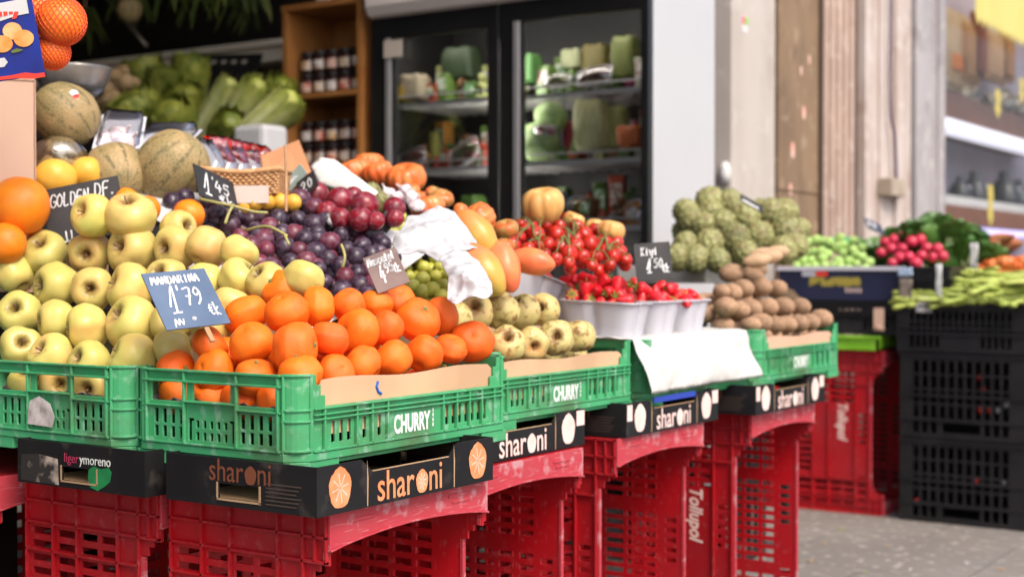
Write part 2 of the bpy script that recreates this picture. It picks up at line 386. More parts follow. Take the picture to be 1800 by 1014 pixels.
def glassmat(name, col=(1,1,1), rough=.02, mixf=.12, flat=False):
    m = bpy.data.materials.new(name); m.use_nodes = True; t = m.node_tree; N = t.nodes
    out = N['Material Output']; N.remove(N['Principled BSDF'])
    tr = N.new('ShaderNodeBsdfTransparent'); tr.inputs[0].default_value = (*col, 1)
    gl = N.new('ShaderNodeBsdfGlossy'); gl.inputs['Roughness'].default_value = rough
    fr = N.new('ShaderNodeFresnel'); fr.inputs[0].default_value = 1.45
    mp = N.new('ShaderNodeMath'); mp.operation = 'ADD'; mp.inputs[1].default_value = mixf-.04; mp.use_clamp = True
    mx = N.new('ShaderNodeMixShader'); t.links.new(fr.outputs[0], mp.inputs[0]); t.links.new(mp.outputs[0], mx.inputs[0])
    if flat: t.links.remove(mx.inputs[0].links[0]); mx.inputs[0].default_value = mixf
    t.links.new(tr.outputs[0], mx.inputs[1]); t.links.new(gl.outputs[0], mx.inputs[2]); t.links.new(mx.outputs[0], out.inputs[0])
    return m
m_clear = glassmat('window_glass', (.93,.94,.95), .02, .05, True)
m_glass = glassmat('door_glass', (.92,.93,.93), .05, .06)
m_film = glassmat('clear_plastic', (.93,.94,.95), .12, .22)

def x_streak(dark, light, a1=.5, a2=.5, sc=(7, 7, 2.2)):
    def f(t, ob, co, out, oi):
        mp = t.nodes.new('ShaderNodeMapping'); mp.inputs['Scale'].default_value = sc; t.links.new(ob, mp.inputs['Vector'])
        a = mrange(t, noisen(t, mp.outputs[0], 1, 6), .46, .70); out = mixc(t, mathn(t, 'MULTIPLY', a, a1), out, dark)
        b = mrange(t, noisen(t, ob, 13, 9), .58, .66); out = mixc(t, mathn(t, 'MULTIPLY', b, a2), out, light)
        c = mrange(t, noisen(t, ob, 5, 9), .60, .68); return mixc(t, mathn(t, 'MULTIPLY', c, a2), out, dark)
    return f
# ---------------------------------------------------------------- lettering
def text_mesh(s, size, mat, sx=1.0, bold=0.0, shear=0.0, thick=.0004, space=1.0):
    c = bpy.data.curves.new('lettering', 'FONT'); c.body = s; c.size = size; c.align_x = 'LEFT'; c.offset = bold; c.shear = shear
    c.extrude = thick/2; c.space_character = space; c.resolution_u = 4
    o = bpy.data.objects.new('t', c); COL.objects.link(o)
    dg = bpy.context.evaluated_depsgraph_get(); me = bpy.data.meshes.new_from_object(o.evaluated_get(dg))
    bpy.data.objects.remove(o); bpy.data.curves.remove(c)
    me.materials.clear(); me.materials.append(mat)
    for v in me.vertices: v.co.x *= sx
    xs = [v.co.x for v in me.vertices]; me.name = 'lettering'
    return me, (min(xs), max(xs))
def frame(u, v):
    """rotation whose local x = u, local y = v"""
    u = Vector(u).normalized(); v = Vector(v).normalized(); n = u.cross(v).normalized(); v = n.cross(u)
    return Matrix((u, v, n)).transposed().to_euler()

STR = {  # chalk strokes on a 1 x 1.4 cell
 'G': [[(1,1.15),(.7,1.38),(.3,1.3),(.02,.8),(.1,.25),(.5,0),(.9,.2),(.95,.6),(.55,.6)]],
 'O': [[(.5,1.35),(.1,1.0),(.05,.4),(.4,0),(.85,.3),(.9,.9),(.5,1.35)]],
 'L': [[(.15,1.4),(.1,.03),(.8,.05)]], 'D': [[(.15,1.35),(.12,0),(.6,.1),(.9,.6),(.7,1.2),(.1,1.35)]],
 'E': [[(.85,1.35),(.15,1.3),(.12,.05),(.85,.02)],[(.12,.7),(.7,.72)]], 'N': [[(.1,0),(.15,1.35),(.8,.05),(.85,1.4)]],
 'F': [[(.9,1.35),(.15,1.3),(.12,0)],[(.12,.7),(.7,.72)]], '.': [[(.2,.02),(.28,.1),(.2,.1)]],
 'A': [[(.05,0),(.5,1.35),(.95,0)],[(.25,.5),(.8,.5)]], 'R': [[(.12,0),(.15,1.35)],[(.15,1.3),(.7,1.3),(.8,1.0),(.6,.72),(.15,.7)],[(.45,.7),(.9,0)]], 'I': [[(.5,1.35),(.5,0)]],
 'M': [[(0,0),(.15,1.35),(.5,.5),(.85,1.35),(1.0,0)]], 'a': [[(.8,.85),(.4,.9),(.08,.5),(.3,.02),(.7,.3),(.8,.85),(.85,.0)]],
 'n': [[(.1,.9),(.12,0)],[(.12,.6),(.5,.92),(.8,.7),(.82,0)]], 'd': [[(.8,.5),(.4,.8),(.08,.45),(.3,.02),(.75,.25),(.85,1.4),(.85,0)]],
 'r': [[(.15,.9),(.15,0)],[(.15,.55),(.45,.9),(.75,.85)]], 'i': [[(.4,.9),(.4,0)],[(.38,1.15),(.44,1.2)]],
 '1': [[(.0,.35),(.55,1.4),(.45,0)],[(.1,0),(.85,.02)]], "'": [[(.3,1.45),(.2,1.1)]],
 '7': [[(.05,1.3),(.85,1.32),(.4,0)],[(.25,.7),(.8,.7)]], '9': [[(.8,1.0),(.45,1.35),(.1,1.0),(.4,.7),(.8,1.0),(.75,.4),(.35,0)]],
 '4': [[(.45,1.4),(.05,.5),(.9,.55)],[(.65,.95),(.6,0)]], '5': [[(.85,1.35),(.25,1.3),(.2,.8),(.65,.8),(.8,.4),(.5,0),(.1,.1)]],
 '8': [[(.5,.72),(.15,1.05),(.5,1.38),(.8,1.05),(.5,.72),(.1,.35),(.5,0),(.9,.35),(.5,.72)]],
 '2': [[(.1,1.1),(.5,1.38),(.8,1.0),(.1,.05),(.9,.05)]], '0': [[(.5,1.35),(.12,.8),(.3,.05),(.75,.2),(.85,.9),(.5,1.35)]],
 'e': [[(.1,.5),(.8,.55),(.55,.9),(.15,.7),(.15,.2),(.5,0),(.85,.15)]], '/': [[(.0,-.1),(.8,1.4)]],
 '$': [[(.9,1.1),(.5,1.2),(.25,.7),(.5,.1),(.9,.2)],[(.05,.8),(.7,.85)],[(.05,.5),(.65,.55)]],   # euro sign
 'k': [[(.15,1.4),(.12,0)],[(.75,.85),(.15,.4),(.8,0)]], 's': [[(.75,.85),(.3,.85),(.25,.5),(.7,.4),(.6,.02),(.1,.05)]],
 'c': [[(.8,.8),(.4,.9),(.1,.45),(.4,.0),(.85,.15)]], 't': [[(.4,1.3),(.4,.1),(.7,.0)],[(.1,.9),(.75,.9)]],
 'l': [[(.3,1.4),(.3,.1),(.5,0)]], 'u': [[(.12,.9),(.15,.1),(.6,.05),(.8,.9),(.85,0)]], 'K': [[(.15,1.4),(.12,0)],[(.85,1.35),(.15,.65),(.9,0)]],
 'w': [[(.0,.9),(.25,0),(.5,.7),(.75,0),(1,.9)]], 'o': [[(.5,.9),(.1,.5),(.4,0),(.85,.3),(.5,.9)]], ' ': [],
 '@': [[(.0,0),(.2,1.2),(.4,.2),(.6,1.2),(.8,.2),(1.0,1.1)],[(0,.5),(1,.7)]], 'U': [[(.1,1.35),(.12,.2),(.5,0),(.85,.2),(.9,1.35)]],
 '_': [[(0,0),(1,.1)]], '(': [[(.6,1.4),(.2,.7),(.6,0)]]}
def scribble(mb, s, x, y, h, wch, wline, slant=0.0, rise=0.0):
    """chalk writing in the xy plane as thin flat ribbons"""
    k = h/1.4
    for ch in s:
        for st in STR[ch]:
            st2 = crom(st, 3) if len(st) > 2 else st
            P = [(x + (px*wch*.85) + slant*py*k, y + py*k) for px, py in st2]
            for (ax, ay), (bx, by) in zip(P[:-1], P[1:]):
                dx, dy = bx-ax, by-ay; L = math.hypot(dx, dy) or 1e-6; nx, ny = -dy/L*wline/2, dx/L*wline/2
                ex, ey = dx/L*wline*.3, dy/L*wline*.3
                z0, z1 = 0.0, .0004
                q = [(ax-nx-ex, ay-ny-ey), (bx-nx+ex, by-ny+ey), (bx+nx+ex, by+ny+ey), (ax+nx-ex, ay+ny-ey)]
                mb.add([(a, b, z0) for a, b in q] + [(a, b, z1) for a, b in q], [(0,1,2,3),(4,5,6,7),(0,1,5,4),(1,2,6,5),(2,3,7,6),(3,0,4,7)])
        x += wch; y += rise*wch
def chalk_sign(tl, tr, bl, D, b, mat, lines, label, stick=None, name='price_sign', group='chalk price signs', edge=m_stick):
    """board whose corners sit at the measured places; b = how far its foot leans towards the viewer (px)"""
    ux, uy = tr[0]-tl[0], tr[1]-tl[1]; vx, vy = bl[0]-tl[0], bl[1]-tl[1]
    a = -(ux*vx+uy*vy)/b
    s = D/FPX
    U = (_R*ux - _U*uy + _F*a)*s; V = (_R*vx - _U*vy + _F*b)*s
    TL = at(tl[0], tl[1], D); W = U.length; H = V.length
    o = empty(name, TL+V, rot=frame(U, -V)); tag(o, label, 'price sign', group)
    mb = MB(); mb.box(0, W, 0, H, -.003, 0); mb.build('board', mat, o, bevel=.0008)
    if lines:
        mb = MB()
        for (s_, x, y, h, wc, wl, sl, ri) in lines: scribble(mb, s_, x*W, y*H, h*H, wc*W, wl, sl, ri)
        mb.build('chalk_writing', m_chalk, o, loc=(0, 0, .0004))
    if stick:
        mb = MB(); mb.box(W*stick[0]-.004, W*stick[0]+.004, -stick[1], H*.6, -.0065, -.0032); mb.build('stick', m_stick, o)
    return o
# ---------------------------------------------------------------- fruit meshes (unit radius; scaled per fruit)
def fruit_mesh(name, prof, mat, seg=28, sub=4, lobes=0, amp=0.0, wob=.03, seed=0, lobez=1.0, sharp=1.0):
    pr = [(max(r, 0), z) for r, z in crom(prof, sub)]
    pr[0] = (0, pr[0][1]); pr[-1] = (0, pr[-1][1])
    mb = MB()
    def fn(r, z, t):
        k = 1.0
        if lobes:
            c = abs(math.cos(lobes*t/2 + .4*math.sin(t+seed)))**sharp
            k += amp*(c*2-1)*min(1, r*1.3)
        n = mnoise.noise(Vector((math.cos(t)*r*1.1+seed*3.1, math.sin(t)*r*1.1, z*1.1)))
        n2 = mnoise.noise(Vector((math.cos(t)*r*2.6+seed*1.7, math.sin(t)*r*2.6, z*2.6)))
        return r*k*(1+wob*n*2+wob*.4*n2), z*(1+wob*n)
    mb.lathe(pr, seg, fn=fn)
    return mb.mesh(name, mat, smooth=True)
P_APPLE = [(0,-.66),(.16,-.76),(.42,-.82),(.76,-.60),(.97,-.12),(1.0,.18),(.90,.52),(.66,.77),(.40,.82),(.22,.70),(.09,.46),(0,.36)]
P_MAND = [(0,-.70),(.14,-.75),(.42,-.76),(.76,-.54),(.98,-.10),(.97,.18),(.78,.58),(.45,.77),(.20,.80),(.07,.76),(0,.74)]
P_ROUND = [(0,-1),(.38,-.93),(.72,-.69),(.95,-.31),(1,0),(.95,.31),(.72,.69),(.38,.93),(0,1)]
P_GRAPE = [(0,-1.12),(.36,-1.03),(.70,-.76),(.95,-.32),(1,.05),(.93,.42),(.68,.82),(.34,1.06),(0,1.13)]
P_TOM = [(0,-.60),(.25,-.66),(.6,-.60),(.92,-.28),(1,.06),(.90,.40),(.62,.60),(.32,.58),(.12,.44),(0,.40)]
P_MANGO = [(0,-1.55),(.30,-1.45),(.64,-1.12),(.90,-.5),(.98,.1),(.88,.75),(.60,1.3),(.28,1.55),(0,1.6)]
P_KIWI = [(0,-1.36),(.32,-1.28),(.68,-1.0),(.93,-.45),(1,.1),(.90,.62),(.66,1.05),(.30,1.33),(0,1.38)]
P_CHERI = [(0,-.92),(.35,-.90),(.72,-.68),(.97,-.2),(1,.15),(.85,.60),(.55,.92),(.25,1.05),(0,1.06)]
P_STRAW = [(0,-1.45),(.18,-1.38),(.45,-1.0),(.75,-.35),(.95,.25),(.92,.62),(.60,.88),(.25,.90),(0,.88)]
FM = {}
def variants(key, n, prof, mat, **k):
    FM[key] = [fruit_mesh(key, prof, mat, seed=i+1, **k) for i in range(n)]
variants('apple', 7, P_APPLE, m_apple, lobes=5, amp=.028, wob=.06, seg=36, sub=5)
variants('russet_apple', 3, P_APPLE, m_reinette, lobes=5, amp=.03, wob=.05, seg=32, sub=5)
variants('mandarin', 7, P_MAND, m_mand, lobes=9, amp=.009, wob=.055, seg=36, sub=5)
variants('orange', 2, P_ROUND, m_orange, wob=.02)
variants('lemon', 2, P_ROUND, m_lemon, wob=.03)
variants('grape', 3, P_GRAPE, m_grape, wob=.02, seg=20, sub=3)
variants('green_grape', 2, P_GRAPE, m_ggrape, wob=.02, seg=16, sub=3)
variants('plum', 2, P_ROUND, m_plum, wob=.02, lobes=1, amp=.02)
variants('ribbed_tomato', 3, P_TOM, m_raf, lobes=11, amp=.055, wob=.05, seg=66, sharp=.6)
variants('tomato2', 2, P_TOM, m_raf2, lobes=8, amp=.03, wob=.05, seg=48, sharp=.6)
variants('ribbed_squash', 2, P_TOM, m_squash, lobes=9, amp=.07, wob=.03, seg=54, sharp=.6)
variants('cherry_tomato', 2, P_MAND, m_cherry, wob=.01, seg=20, sub=3)
variants('mango', 2, P_MANGO, m_mango, wob=.05)
variants('mangor', 2, P_MANGO, m_mangor, wob=.05)
variants('kiwi', 3, P_KIWI, m_kiwi, wob=.018)
variants('melon', 2, [(0,-1.05),(.38,-.98),(.74,-.72),(.96,-.31),(1,0),(.96,.33),(.74,.75),(.38,1.0),(0,1.07)], m_melon, wob=.03, lobes=10, amp=.008, seg=40)
variants('strawberry', 3, P_STRAW, m_straw, wob=.06, seg=18, sub=3)
def bumpy(name, mat, seed):
    bm = bmesh.new(); bmesh.ops.create_icosphere(bm, subdivisions=4, radius=1)
    rnd = random.Random(seed); pts = []
    for i in range(64):
        z = 1-2*(i+.5)/64; t = i*2.39996; r = math.sqrt(1-z*z); pts.append(Vector((r*math.cos(t), r*math.sin(t), z)))
    for v in bm.verts:
        d = min((v.co-p).length for p in pts)
        k = 1.06 - min(d, .22)*.75
        v.co = v.co*k*(1+.05*mnoise.noise(v.co*1.2+Vector((seed*3., 0, 0)))); v.co.z *= 1.02+.06*(v.co.z > 0)
    for f in bm.faces: f.smooth = True
    me = bpy.data.meshes.new(name); bm.to_mesh(me); bm.free(); me.materials.append(mat); return me
FM['cherimoya'] = [bumpy('cherimoya', m_cheri, i) for i in (1, 2, 3)]
mb = MB(); mb.tube([(0,0,.30),(.02,.01,.62),(.08,.03,.95)], [.035,.03,.045], 6); ME_STEM = mb.mesh('stem', m_stem, True)
mb = MB()
for k in range(5):
    a = k*2*math.pi/5
    c, s_ = math.cos(a), math.sin(a)
    mb.add([(0,0,.775),(.10*math.cos(a-.4),.10*math.sin(a-.4),.80),(.19*c,.19*s_,.80),(.10*math.cos(a+.4),.10*math.sin(a+.4),.80),(0,0,.83)], [(0,1,2,3),(4,3,2,1),(0,4,1),(0,3,4)])
mb.lathe([(0,.72),(.05,.74),(.055,.86),(0,.88)], 8); ME_CALYX = mb.mesh('calyx', m_calyx)
mb = MB()
for k in range(7):
    a = k*2*math.pi/7; c, s_ = math.cos(a), math.sin(a); n = .28
    mb.add([(0,0,.93),(.5*math.cos(a-n),.5*math.sin(a-n),1.0),(1.0*c,1.0*s_,.86),(.5*math.cos(a+n),.5*math.sin(a+n),1.0)], [(0,1,2,3)])
mb.tube([(0,0,.9),(.05,0,1.25),(.15,.05,1.5)], .07, 6); ME_BERRYCAP = mb.mesh('leaf_cap', m_leafg)

def axis_rot(ax, spin=None):
    q = Vector(ax).normalized().to_track_quat('Z', 'Y')
    return (q.to_matrix() @ Matrix.Rotation(random.uniform(0, 6.28) if spin is None else spin, 3, 'Z')).to_euler()
def camdir(f=.0, r=.0, u=.0, jit=.2):
    v = -_F*f + _R*r + _U*u
    return v + Vector((random.gauss(0, jit), random.gauss(0, jit), random.gauss(0, jit)))
def fruit(key, p, r, label, cat, group, ax=None, name=None, stem=None, spin=None, sc=(1, 1, 1)):
    me = random.choice(FM[key]); o = link(name or key, me, None, p, axis_rot(ax if ax is not None else (random.gauss(0,1), random.gauss(0,1), random.gauss(0,1)), spin), (r*sc[0], r*sc[1], r*sc[2]))
    tag(o, label, cat, group)
    if stem is not None: link('stem' if stem is ME_STEM else ('calyx' if stem is ME_CALYX else 'leaf_cap'), stem, o)
    return o

# ---------------------------------------------------------------- crates
GL, GW, GH = .560, .355, .150     # green crate: length (Y), width (X), height
def green_crate_meshes():
    mb = MB(); L, W = GL/2, GW/2; ch = .031; T = .004
    z0, z1 = .032, .149
    # short ends (facing -Y and +Y)
    for sy in (-1, 1):
        hw = W-ch; h = []
        U = lambda a, b: (a, b)
        xs = [-hw, hw]
        h += [(-hw+.014, -.054, .099, .132), (-.040, .040, .102, .132), (.054, hw-.014, .099, .132)]
        for side in (-1, 1):
            for k in range(4):
                c = side*(.066+.0185*k)
                for a, b in ((.042, .059), (.064, .086)): h.append((c-.0042, c+.0042, a, b))
        for k in range(5):
            c = -.030+.015*k
            for a, b in ((.041, .053), (.060, .071)): h.append((c-.0032, c+.0032, a, b))
        h += [(-.050, -.043, .040, .070), (-.050, -.038, .070, .074), (.043, .050, .040, .070), (.038, .050, .070, .074)]
        u = Vector((1, 0, 0))*(-sy); h2 = [(-b, -a, c, d) if sy > 0 else (a, b, c, d) for a, b, c, d in h]
        mb.panel((0, sy*L, 0), (-sy, 0, 0), (0, 0, 1), (0, sy, 0), (-hw, hw), (z0, z1), h2, T)
        y0, y1 = (-L-.006, -L-.0002) if sy < 0 else (L+.0002, L+.006)
        for x in (-hw+.006, -.056, .056, hw-.006):          # vertical ribs
            mb.box(x-.0022, x+.0022, y0, y1, z0, z1-.004)
        for z in (.1475, .131):                             # top rail lips
            mb.box(-hw, hw, y0-.001*(sy < 0), y1+.001*(sy > 0), z-.0018, z+.0018)
        for xa, xb in ((-hw, -.0565), (.0565, hw)):
            mb.box(xa, xb, y0, y1, .0905, .0935)
        mb.box(-.054, .054, y0-.001, y1+.001, .0985, .1015)
        mb.box(-hw, hw, y0, y1, .0325, .0362)
    # long sides (facing +X and -X), dipping between the corner posts
    for sx in (-1, 1):
        hl = L-ch
        h = [(-hl+.030, hl-.030, .100, .2)]
        for k in range(3):
            h += [(-hl+.010*k, -hl+.010*(k+1), .149-.0163*k, .2), (hl-.010*(k+1), hl-.010*k, .149-.0163*k, .2)]
        for side in (-1, 1):
            for k in range(7):
                c = side*(.090+.0185*k)
                h.append((c-.0045, c+.0045, .044, .076))
        mb.panel((sx*W, 0, 0), (0, sx, 0), (0, 0, 1), (sx, 0, 0), (-hl, hl), (z0, z1), h, T)
        x0, x1 = (W+.0002, W+.006) if sx > 0 else (-W-.006, -W-.0002)
        for y in (-.225, -.150, -.113, -.074, .074, .113, .150, .187, .225):
            mb.box(x0, x1, y-.0020, y+.0020, z0, .0985)
        for z in (.0975, .0885, .0815):
            mb.box(x0, x1+.001*(sx > 0), -hl, hl, z-.0014, z+.0014)
        mb.box(x0, x1, -hl, hl, .0325, .0362)
    # corner posts: rounded columns
    for sx in (-1, 1):
        for sy in (-1, 1):
            pts = []
            for k in range(7):
                t = k/6*math.pi/2
                pts.append((sx*(W-ch+ch*math.sin(t)*1.02), sy*(L-ch+ch*math.cos(t)*1.02)))
            inner = [(sx*(W-ch+(ch-T)*math.sin(k/6*math.pi/2)), sy*(L-ch+(ch-T)*math.cos(k/6*math.pi/2))) for k in range(7)]
            mb.prism(pts + inner[::-1], 2, z0, z1+.0015)
            for z in (.148, .0965, .080, .036):
                o = [(sx*(W-ch+(ch+.004)*math.sin(k/6*math.pi/2)), sy*(L-ch+(ch+.004)*math.cos(k/6*math.pi/2))) for k in range(7)]
                i_ = [(sx*(W-ch+(ch-.001)*math.sin(k/6*math.pi/2)), sy*(L-ch+(ch-.001)*math.cos(k/6*math.pi/2))) for k in range(7)]
                mb.prism(o + i_[::-1], 2, z-.0017, z+.0017)
            for tt in (.06, .94):
                t = tt*math.pi/2; x = sx*(W-ch+(ch+.001)*math.sin(t)); y = sy*(L-ch+(ch+.001)*math.cos(t))
                mb.tube([(x, y, z0), (x, y, z1)], .0032, 6)
    body = mb.mesh('wall', m_green)
    mb = MB()                                               # base tray with lip and feet
    c = .03
    def oct_(e, z0_, z1_):
        X, Y = W+e, L+e
        mb.prism([(X-c,-Y),(X,-Y+c),(X,Y-c),(X-c,Y),(-X+c,Y),(-X,Y-c),(-X,-Y+c),(-X+c,-Y)], 2, z0_, z1_)
    oct_(.004, .020, .0318); oct_(-.004, .012, .0198)
    for sx in (-1, 1):
        for sy in (-1, 1):
            x, y = sx*(W-.045), sy*(L-.05)
            mb.prism([(x+sx*.047, y-sy*.04), (x+sx*.047, y+sy*.035), (x+sx*.030, y+sy*.052), (x-sx*.035, y+sy*.052), (x-sx*.035, y-sy*.04)], 2, 0, .0195)
    base = mb.mesh('base', m_green)
    return body, base
GC_BODY, GC_BASE = green_crate_meshes()
def green_crate(x, y, z, label, rz=0, text=True, board=None, liner=True, words='CHURRY'):
    """x = street-side face, y = near end, z = underside"""
    o = empty('fruit_crate', (x-GW/2, y+GL/2, z), rz); tag(o, label, 'crate', 'green plastic fruit crates')
    for nm, me in (('wall', GC_BODY), ('base', GC_BASE)):
        c = link(nm, me, o); b = c.modifiers.new('bevel', 'BEVEL'); b.width = .0009; b.segments = 2; b.limit_method = 'ANGLE'; b.angle_limit = R(50)
    if text:
        me, (a, b) = text_mesh(words, .040, m_whpr, sx=.60, bold=.0016)
        link('lettering', me, o, (GW/2+.0006, -(b-a)/2-.006, .0430), frame((0,1,0), (0,0,1)))
        mb = MB()
        for k in range(4): mb.box(.0003, .0007, (b-a)/2+.000, (b-a)/2+.003, .045+.008*k, .051+.008*k)
        mb.build('small_print', m_whpr, o, loc=(GW/2, 0, 0))
    return o
def wood_insert(x, y, z, label, mat=m_wood, h=.066, rz=0):
    mb = MB(); L = GL/2-.042
    pts = [(-L, .086), (L, .086), (L+.004, .090+h*.8), (L-.02, .090+h)]
    n = 14
    for k in range(n+1):
        t = k/n; pts.append((L-.02-(2*L-.04)*t, .090+h+.003*math.sin(t*9)))
    pts += [(-L-.004, .090+h*.55)]
    mb.prism([(p[0], p[1]-.03) for p in pts], 0, -.0035, .0)
    o = mb.build('side_board', mat, None, loc=(x-.0055, y+GL/2, z), rot=(0, 0, rz)); tag(o, label, 'board', 'pale boards lining the green crates'); return o

def sheet(name, quadfn, nu, nv, mat, thick=.001, smooth=True, parent=None):
    mb = MB(); vs = [quadfn(i/nu, j/nv) for j in range(nv+1) for i in range(nu+1)]
    fs = [(j*(nu+1)+i, j*(nu+1)+i+1, (j+1)*(nu+1)+i+1, (j+1)*(nu+1)+i) for j in range(nv) for i in range(nu)]
    mb.add(vs, fs); o = mb.build(name, mat, parent, smooth=smooth)
    s = o.modifiers.new('thick', 'SOLIDIFY'); s.thickness = thick; s.offset = 0
    return o

# red crates: stood on end, opening towards the street (+X); origin at the base centre
RW, RDp, RHt = .40, .33, .59
def red_crate_meshes():
    T = .005; D, W, H = RDp/2, RW/2, RHt
    sides = {}
    for sy, tx in ((-1, 0), (1, 0), (-1, 1)):
        side = MB(); h = []
        for k in range(21):
            z = .030+.0232*k
            if k in (4, 15) : continue
            h.append((-D+.012, -D+.064, z, z+.012))
            if not tx or k < 4 or k > 15: h.append((-D+.078, -D+.126, z, z+.012)); h.append((-D+.138, -D+.178, z, z+.012)); h.append((-D+.188, -D+.222, z, z+.012))
        for k in range(9):
            z = .050+.0235*k
            if k > 3: z += .11
            h.append((D-.090, D-.062, z, z+.012))
        h += [(D-.045, D+.01, .10, H-.105), (D-.030, D+.01, .085, .10), (D-.030, D+.01, H-.105, H-.09), (D-.018, D+.01, .075, .085), (D-.018, D+.01, H-.09, H-.08)]
        h2 = [(-b, -a, c, d) for a, b, c, d in h] if sy > 0 else h
        side.panel((0, sy*W, 0), (-sy, 0, 0), (0, 0, 1), (0, sy, 0), (-D, D), (0, H), h2, T)
        y0, y1 = (-W-.007, -W-.0002) if sy < 0 else (W+.0002, W+.007)
        for z in (.0025, .030, .058, .122, .135-.01, H-.122, H-.075, H-.038, H-.0025):
            xb = D if (z < .075 or z > H-.08) else D-.046
            side.box(-D, xb, y0, y1, z-.0022, z+.0022)
        for x, za, zb in ((-D+.002, 0, H), (-D+.071, 0, H), (-D+.132, 0, H), (D-.098, 0, H), (D-.0475, 0, H), (D-.002, 0, .072), (D-.002, H-.078, H), (D-.024, .0, .06), (D-.024, H-.075, H)):
            side.box(x-.002, x+.002, y0, y1, za, zb)
        sides[(sy, tx)] = side.mesh('side_wall', m_red)
    back = MB(); h = []
    for i in range(5):
        for k in range(18):
            if i == 2 and 6 < k < 12: continue
            u = -W+.03+.071*i; h.append((u, u+.052, .03+.0305*k, .045+.0305*k))
    back.panel((-D+.006, 0, 0), (0, 1, 0), (0, 0, 1), (1, 0, 0), (-W+.0052, W-.0052), (.0052, H-.0052), h, .004)
    me_back = back.mesh('slotted_bottom', m_red)
    me_end = []
    for z in (0, H-T):
        ends = MB(); ends.box(-D+.0002, D-.002, -W+.0002, W-.0002, z, z+T); me_end.append(ends.mesh('end_wall', m_red))
    me_band = []
    for top in (1, 0):
        band = MB(); pts = []; n = 14
        for k in range(n+1):
            t = k/n; y = -W-.004+(2*W+.008)*t; arch = .016*math.sin(math.pi*t)**.8
            pts.append((y, H-.058+arch))
        if top: P = pts + [(W+.004, H+.001), (-W-.004, H+.001)]
        else: P = [(y, H-z) for y, z in pts] + [(W+.004, -.0), (-W-.004, -.0)]
        band.prism(P, 0, D+.0003, D+.0055)
        if top:
            for (a, b) in zip(pts[:-1], pts[1:]):
                band.add([(D+.0056, a[0], a[1]), (D+.0056, b[0], b[1]), (D+.0056, b[0], b[1]+.003), (D+.0056, a[0], a[1]+.003),
                          (D+.009, a[0], a[1]), (D+.009, b[0], b[1]), (D+.009, b[0], b[1]+.003), (D+.009, a[0], a[1]+.003)],
                         [(0,1,2,3),(4,5,6,7),(0,1,5,4),(3,2,6,7)] + ([(0,3,7,4)] if a is pts[0] else []) + ([(1,2,6,5)] if b is pts[-1] else []))
            for (ya, yb, z) in ((-.16, -.10, H-.018), (.09, .15, H-.016), (.10, .15, H-.026)):
                band.box(D+.0056, D+.0075, ya, yb, z-.0025, z+.0025)
        me_band.append(band.mesh('rim_band', m_redband))
    me_lip = []
    for sy in (-1, 1):
        lips = MB()# the bright cut edges of the side walls
        y = sy*(W-.0025)
        lips.box(D-.0448, D-.0395, y-.0045, y+.0045, .102, H-.107)
        lips.box(D+.0002, D+.0046, y-.0040, y+.0040, .062, .078) 
        lips.box(D-.0095, D-.002, y-.0045, y+.0045, H-.0785, H-.0605)
        me_lip.append(lips.mesh('edge_lip', m_redband))
    return sides, me_back, me_end, me_band, me_lip
RC = red_crate_meshes()
def red_crate(x, y, label, rz=0, text=True, scale=1.0):
    """x = street-side face, y = near side wall"""
    o = empty('upright_crate', (x-RDp/2, y+RW/2, 0), rz); tag(o, label, 'crate', 'red crates stood on end')
    sd, bk, en, bd, lp = RC
    for nm, me in [('side_wall', sd[(-1, int(text))]), ('side_wall', sd[(1, 0)]), ('slotted_bottom', bk)] + [('end_wall', e) for e in en] + [('rim_band', e) for e in bd] + [('edge_lip', e) for e in lp]:
        c = link(nm, me, o)
        if nm in ('rim_band', 'side_wall'):
            b = c.modifiers.new('bevel', 'BEVEL'); b.width = .0010; b.segments = 2; b.limit_method = 'ANGLE'; b.angle_limit = R(50)
    if text:
        me, (a, b) = text_mesh('Tollupol', .050, m_pkpr, sx=.80, bold=.0014, shear=.25)
        link('lettering', me, o, (-RDp/2+.166, -RW/2-.0006, .400), frame((0,0,-1), (1,0,0)))
    return o

# printed fruit cartons
CL, CWd, CH = .445, .308, .072
def disc_slice(r, mat):
    mb = MB(); n = 28; rr = [r*(1+.035*math.sin(5*2*math.pi*k/n)+.02*math.sin(3*k)) for k in range(n)]
    outer = [(rr[k]*math.cos(2*math.pi*k/n)*.82, rr[k]*math.sin(2*math.pi*k/n)) for k in range(n)]
    mb.prism(outer, 2, 0, .0004)
    me = mb.mesh('fruit_slice_print', mat)
    mb = MB()
    for k in range(8):
        a = 2*math.pi*k/8+.2; c, s_ = math.cos(a), math.sin(a)
        mb.add([(c*r*.1*.82-s_*.0005, s_*r*.1+c*.0005, .0006), (c*r*.74*.82-s_*.0008, s_*r*.74+c*.0008, .0006), (c*r*.74*.82+s_*.0008, s_*r*.74-c*.0008, .0006), (c*r*.1*.82+s_*.0005, s_*r*.1-c*.0005, .0006)], [(0,1,2,3)])
    return me, mb.mesh('slice_lines', m_pkpr)
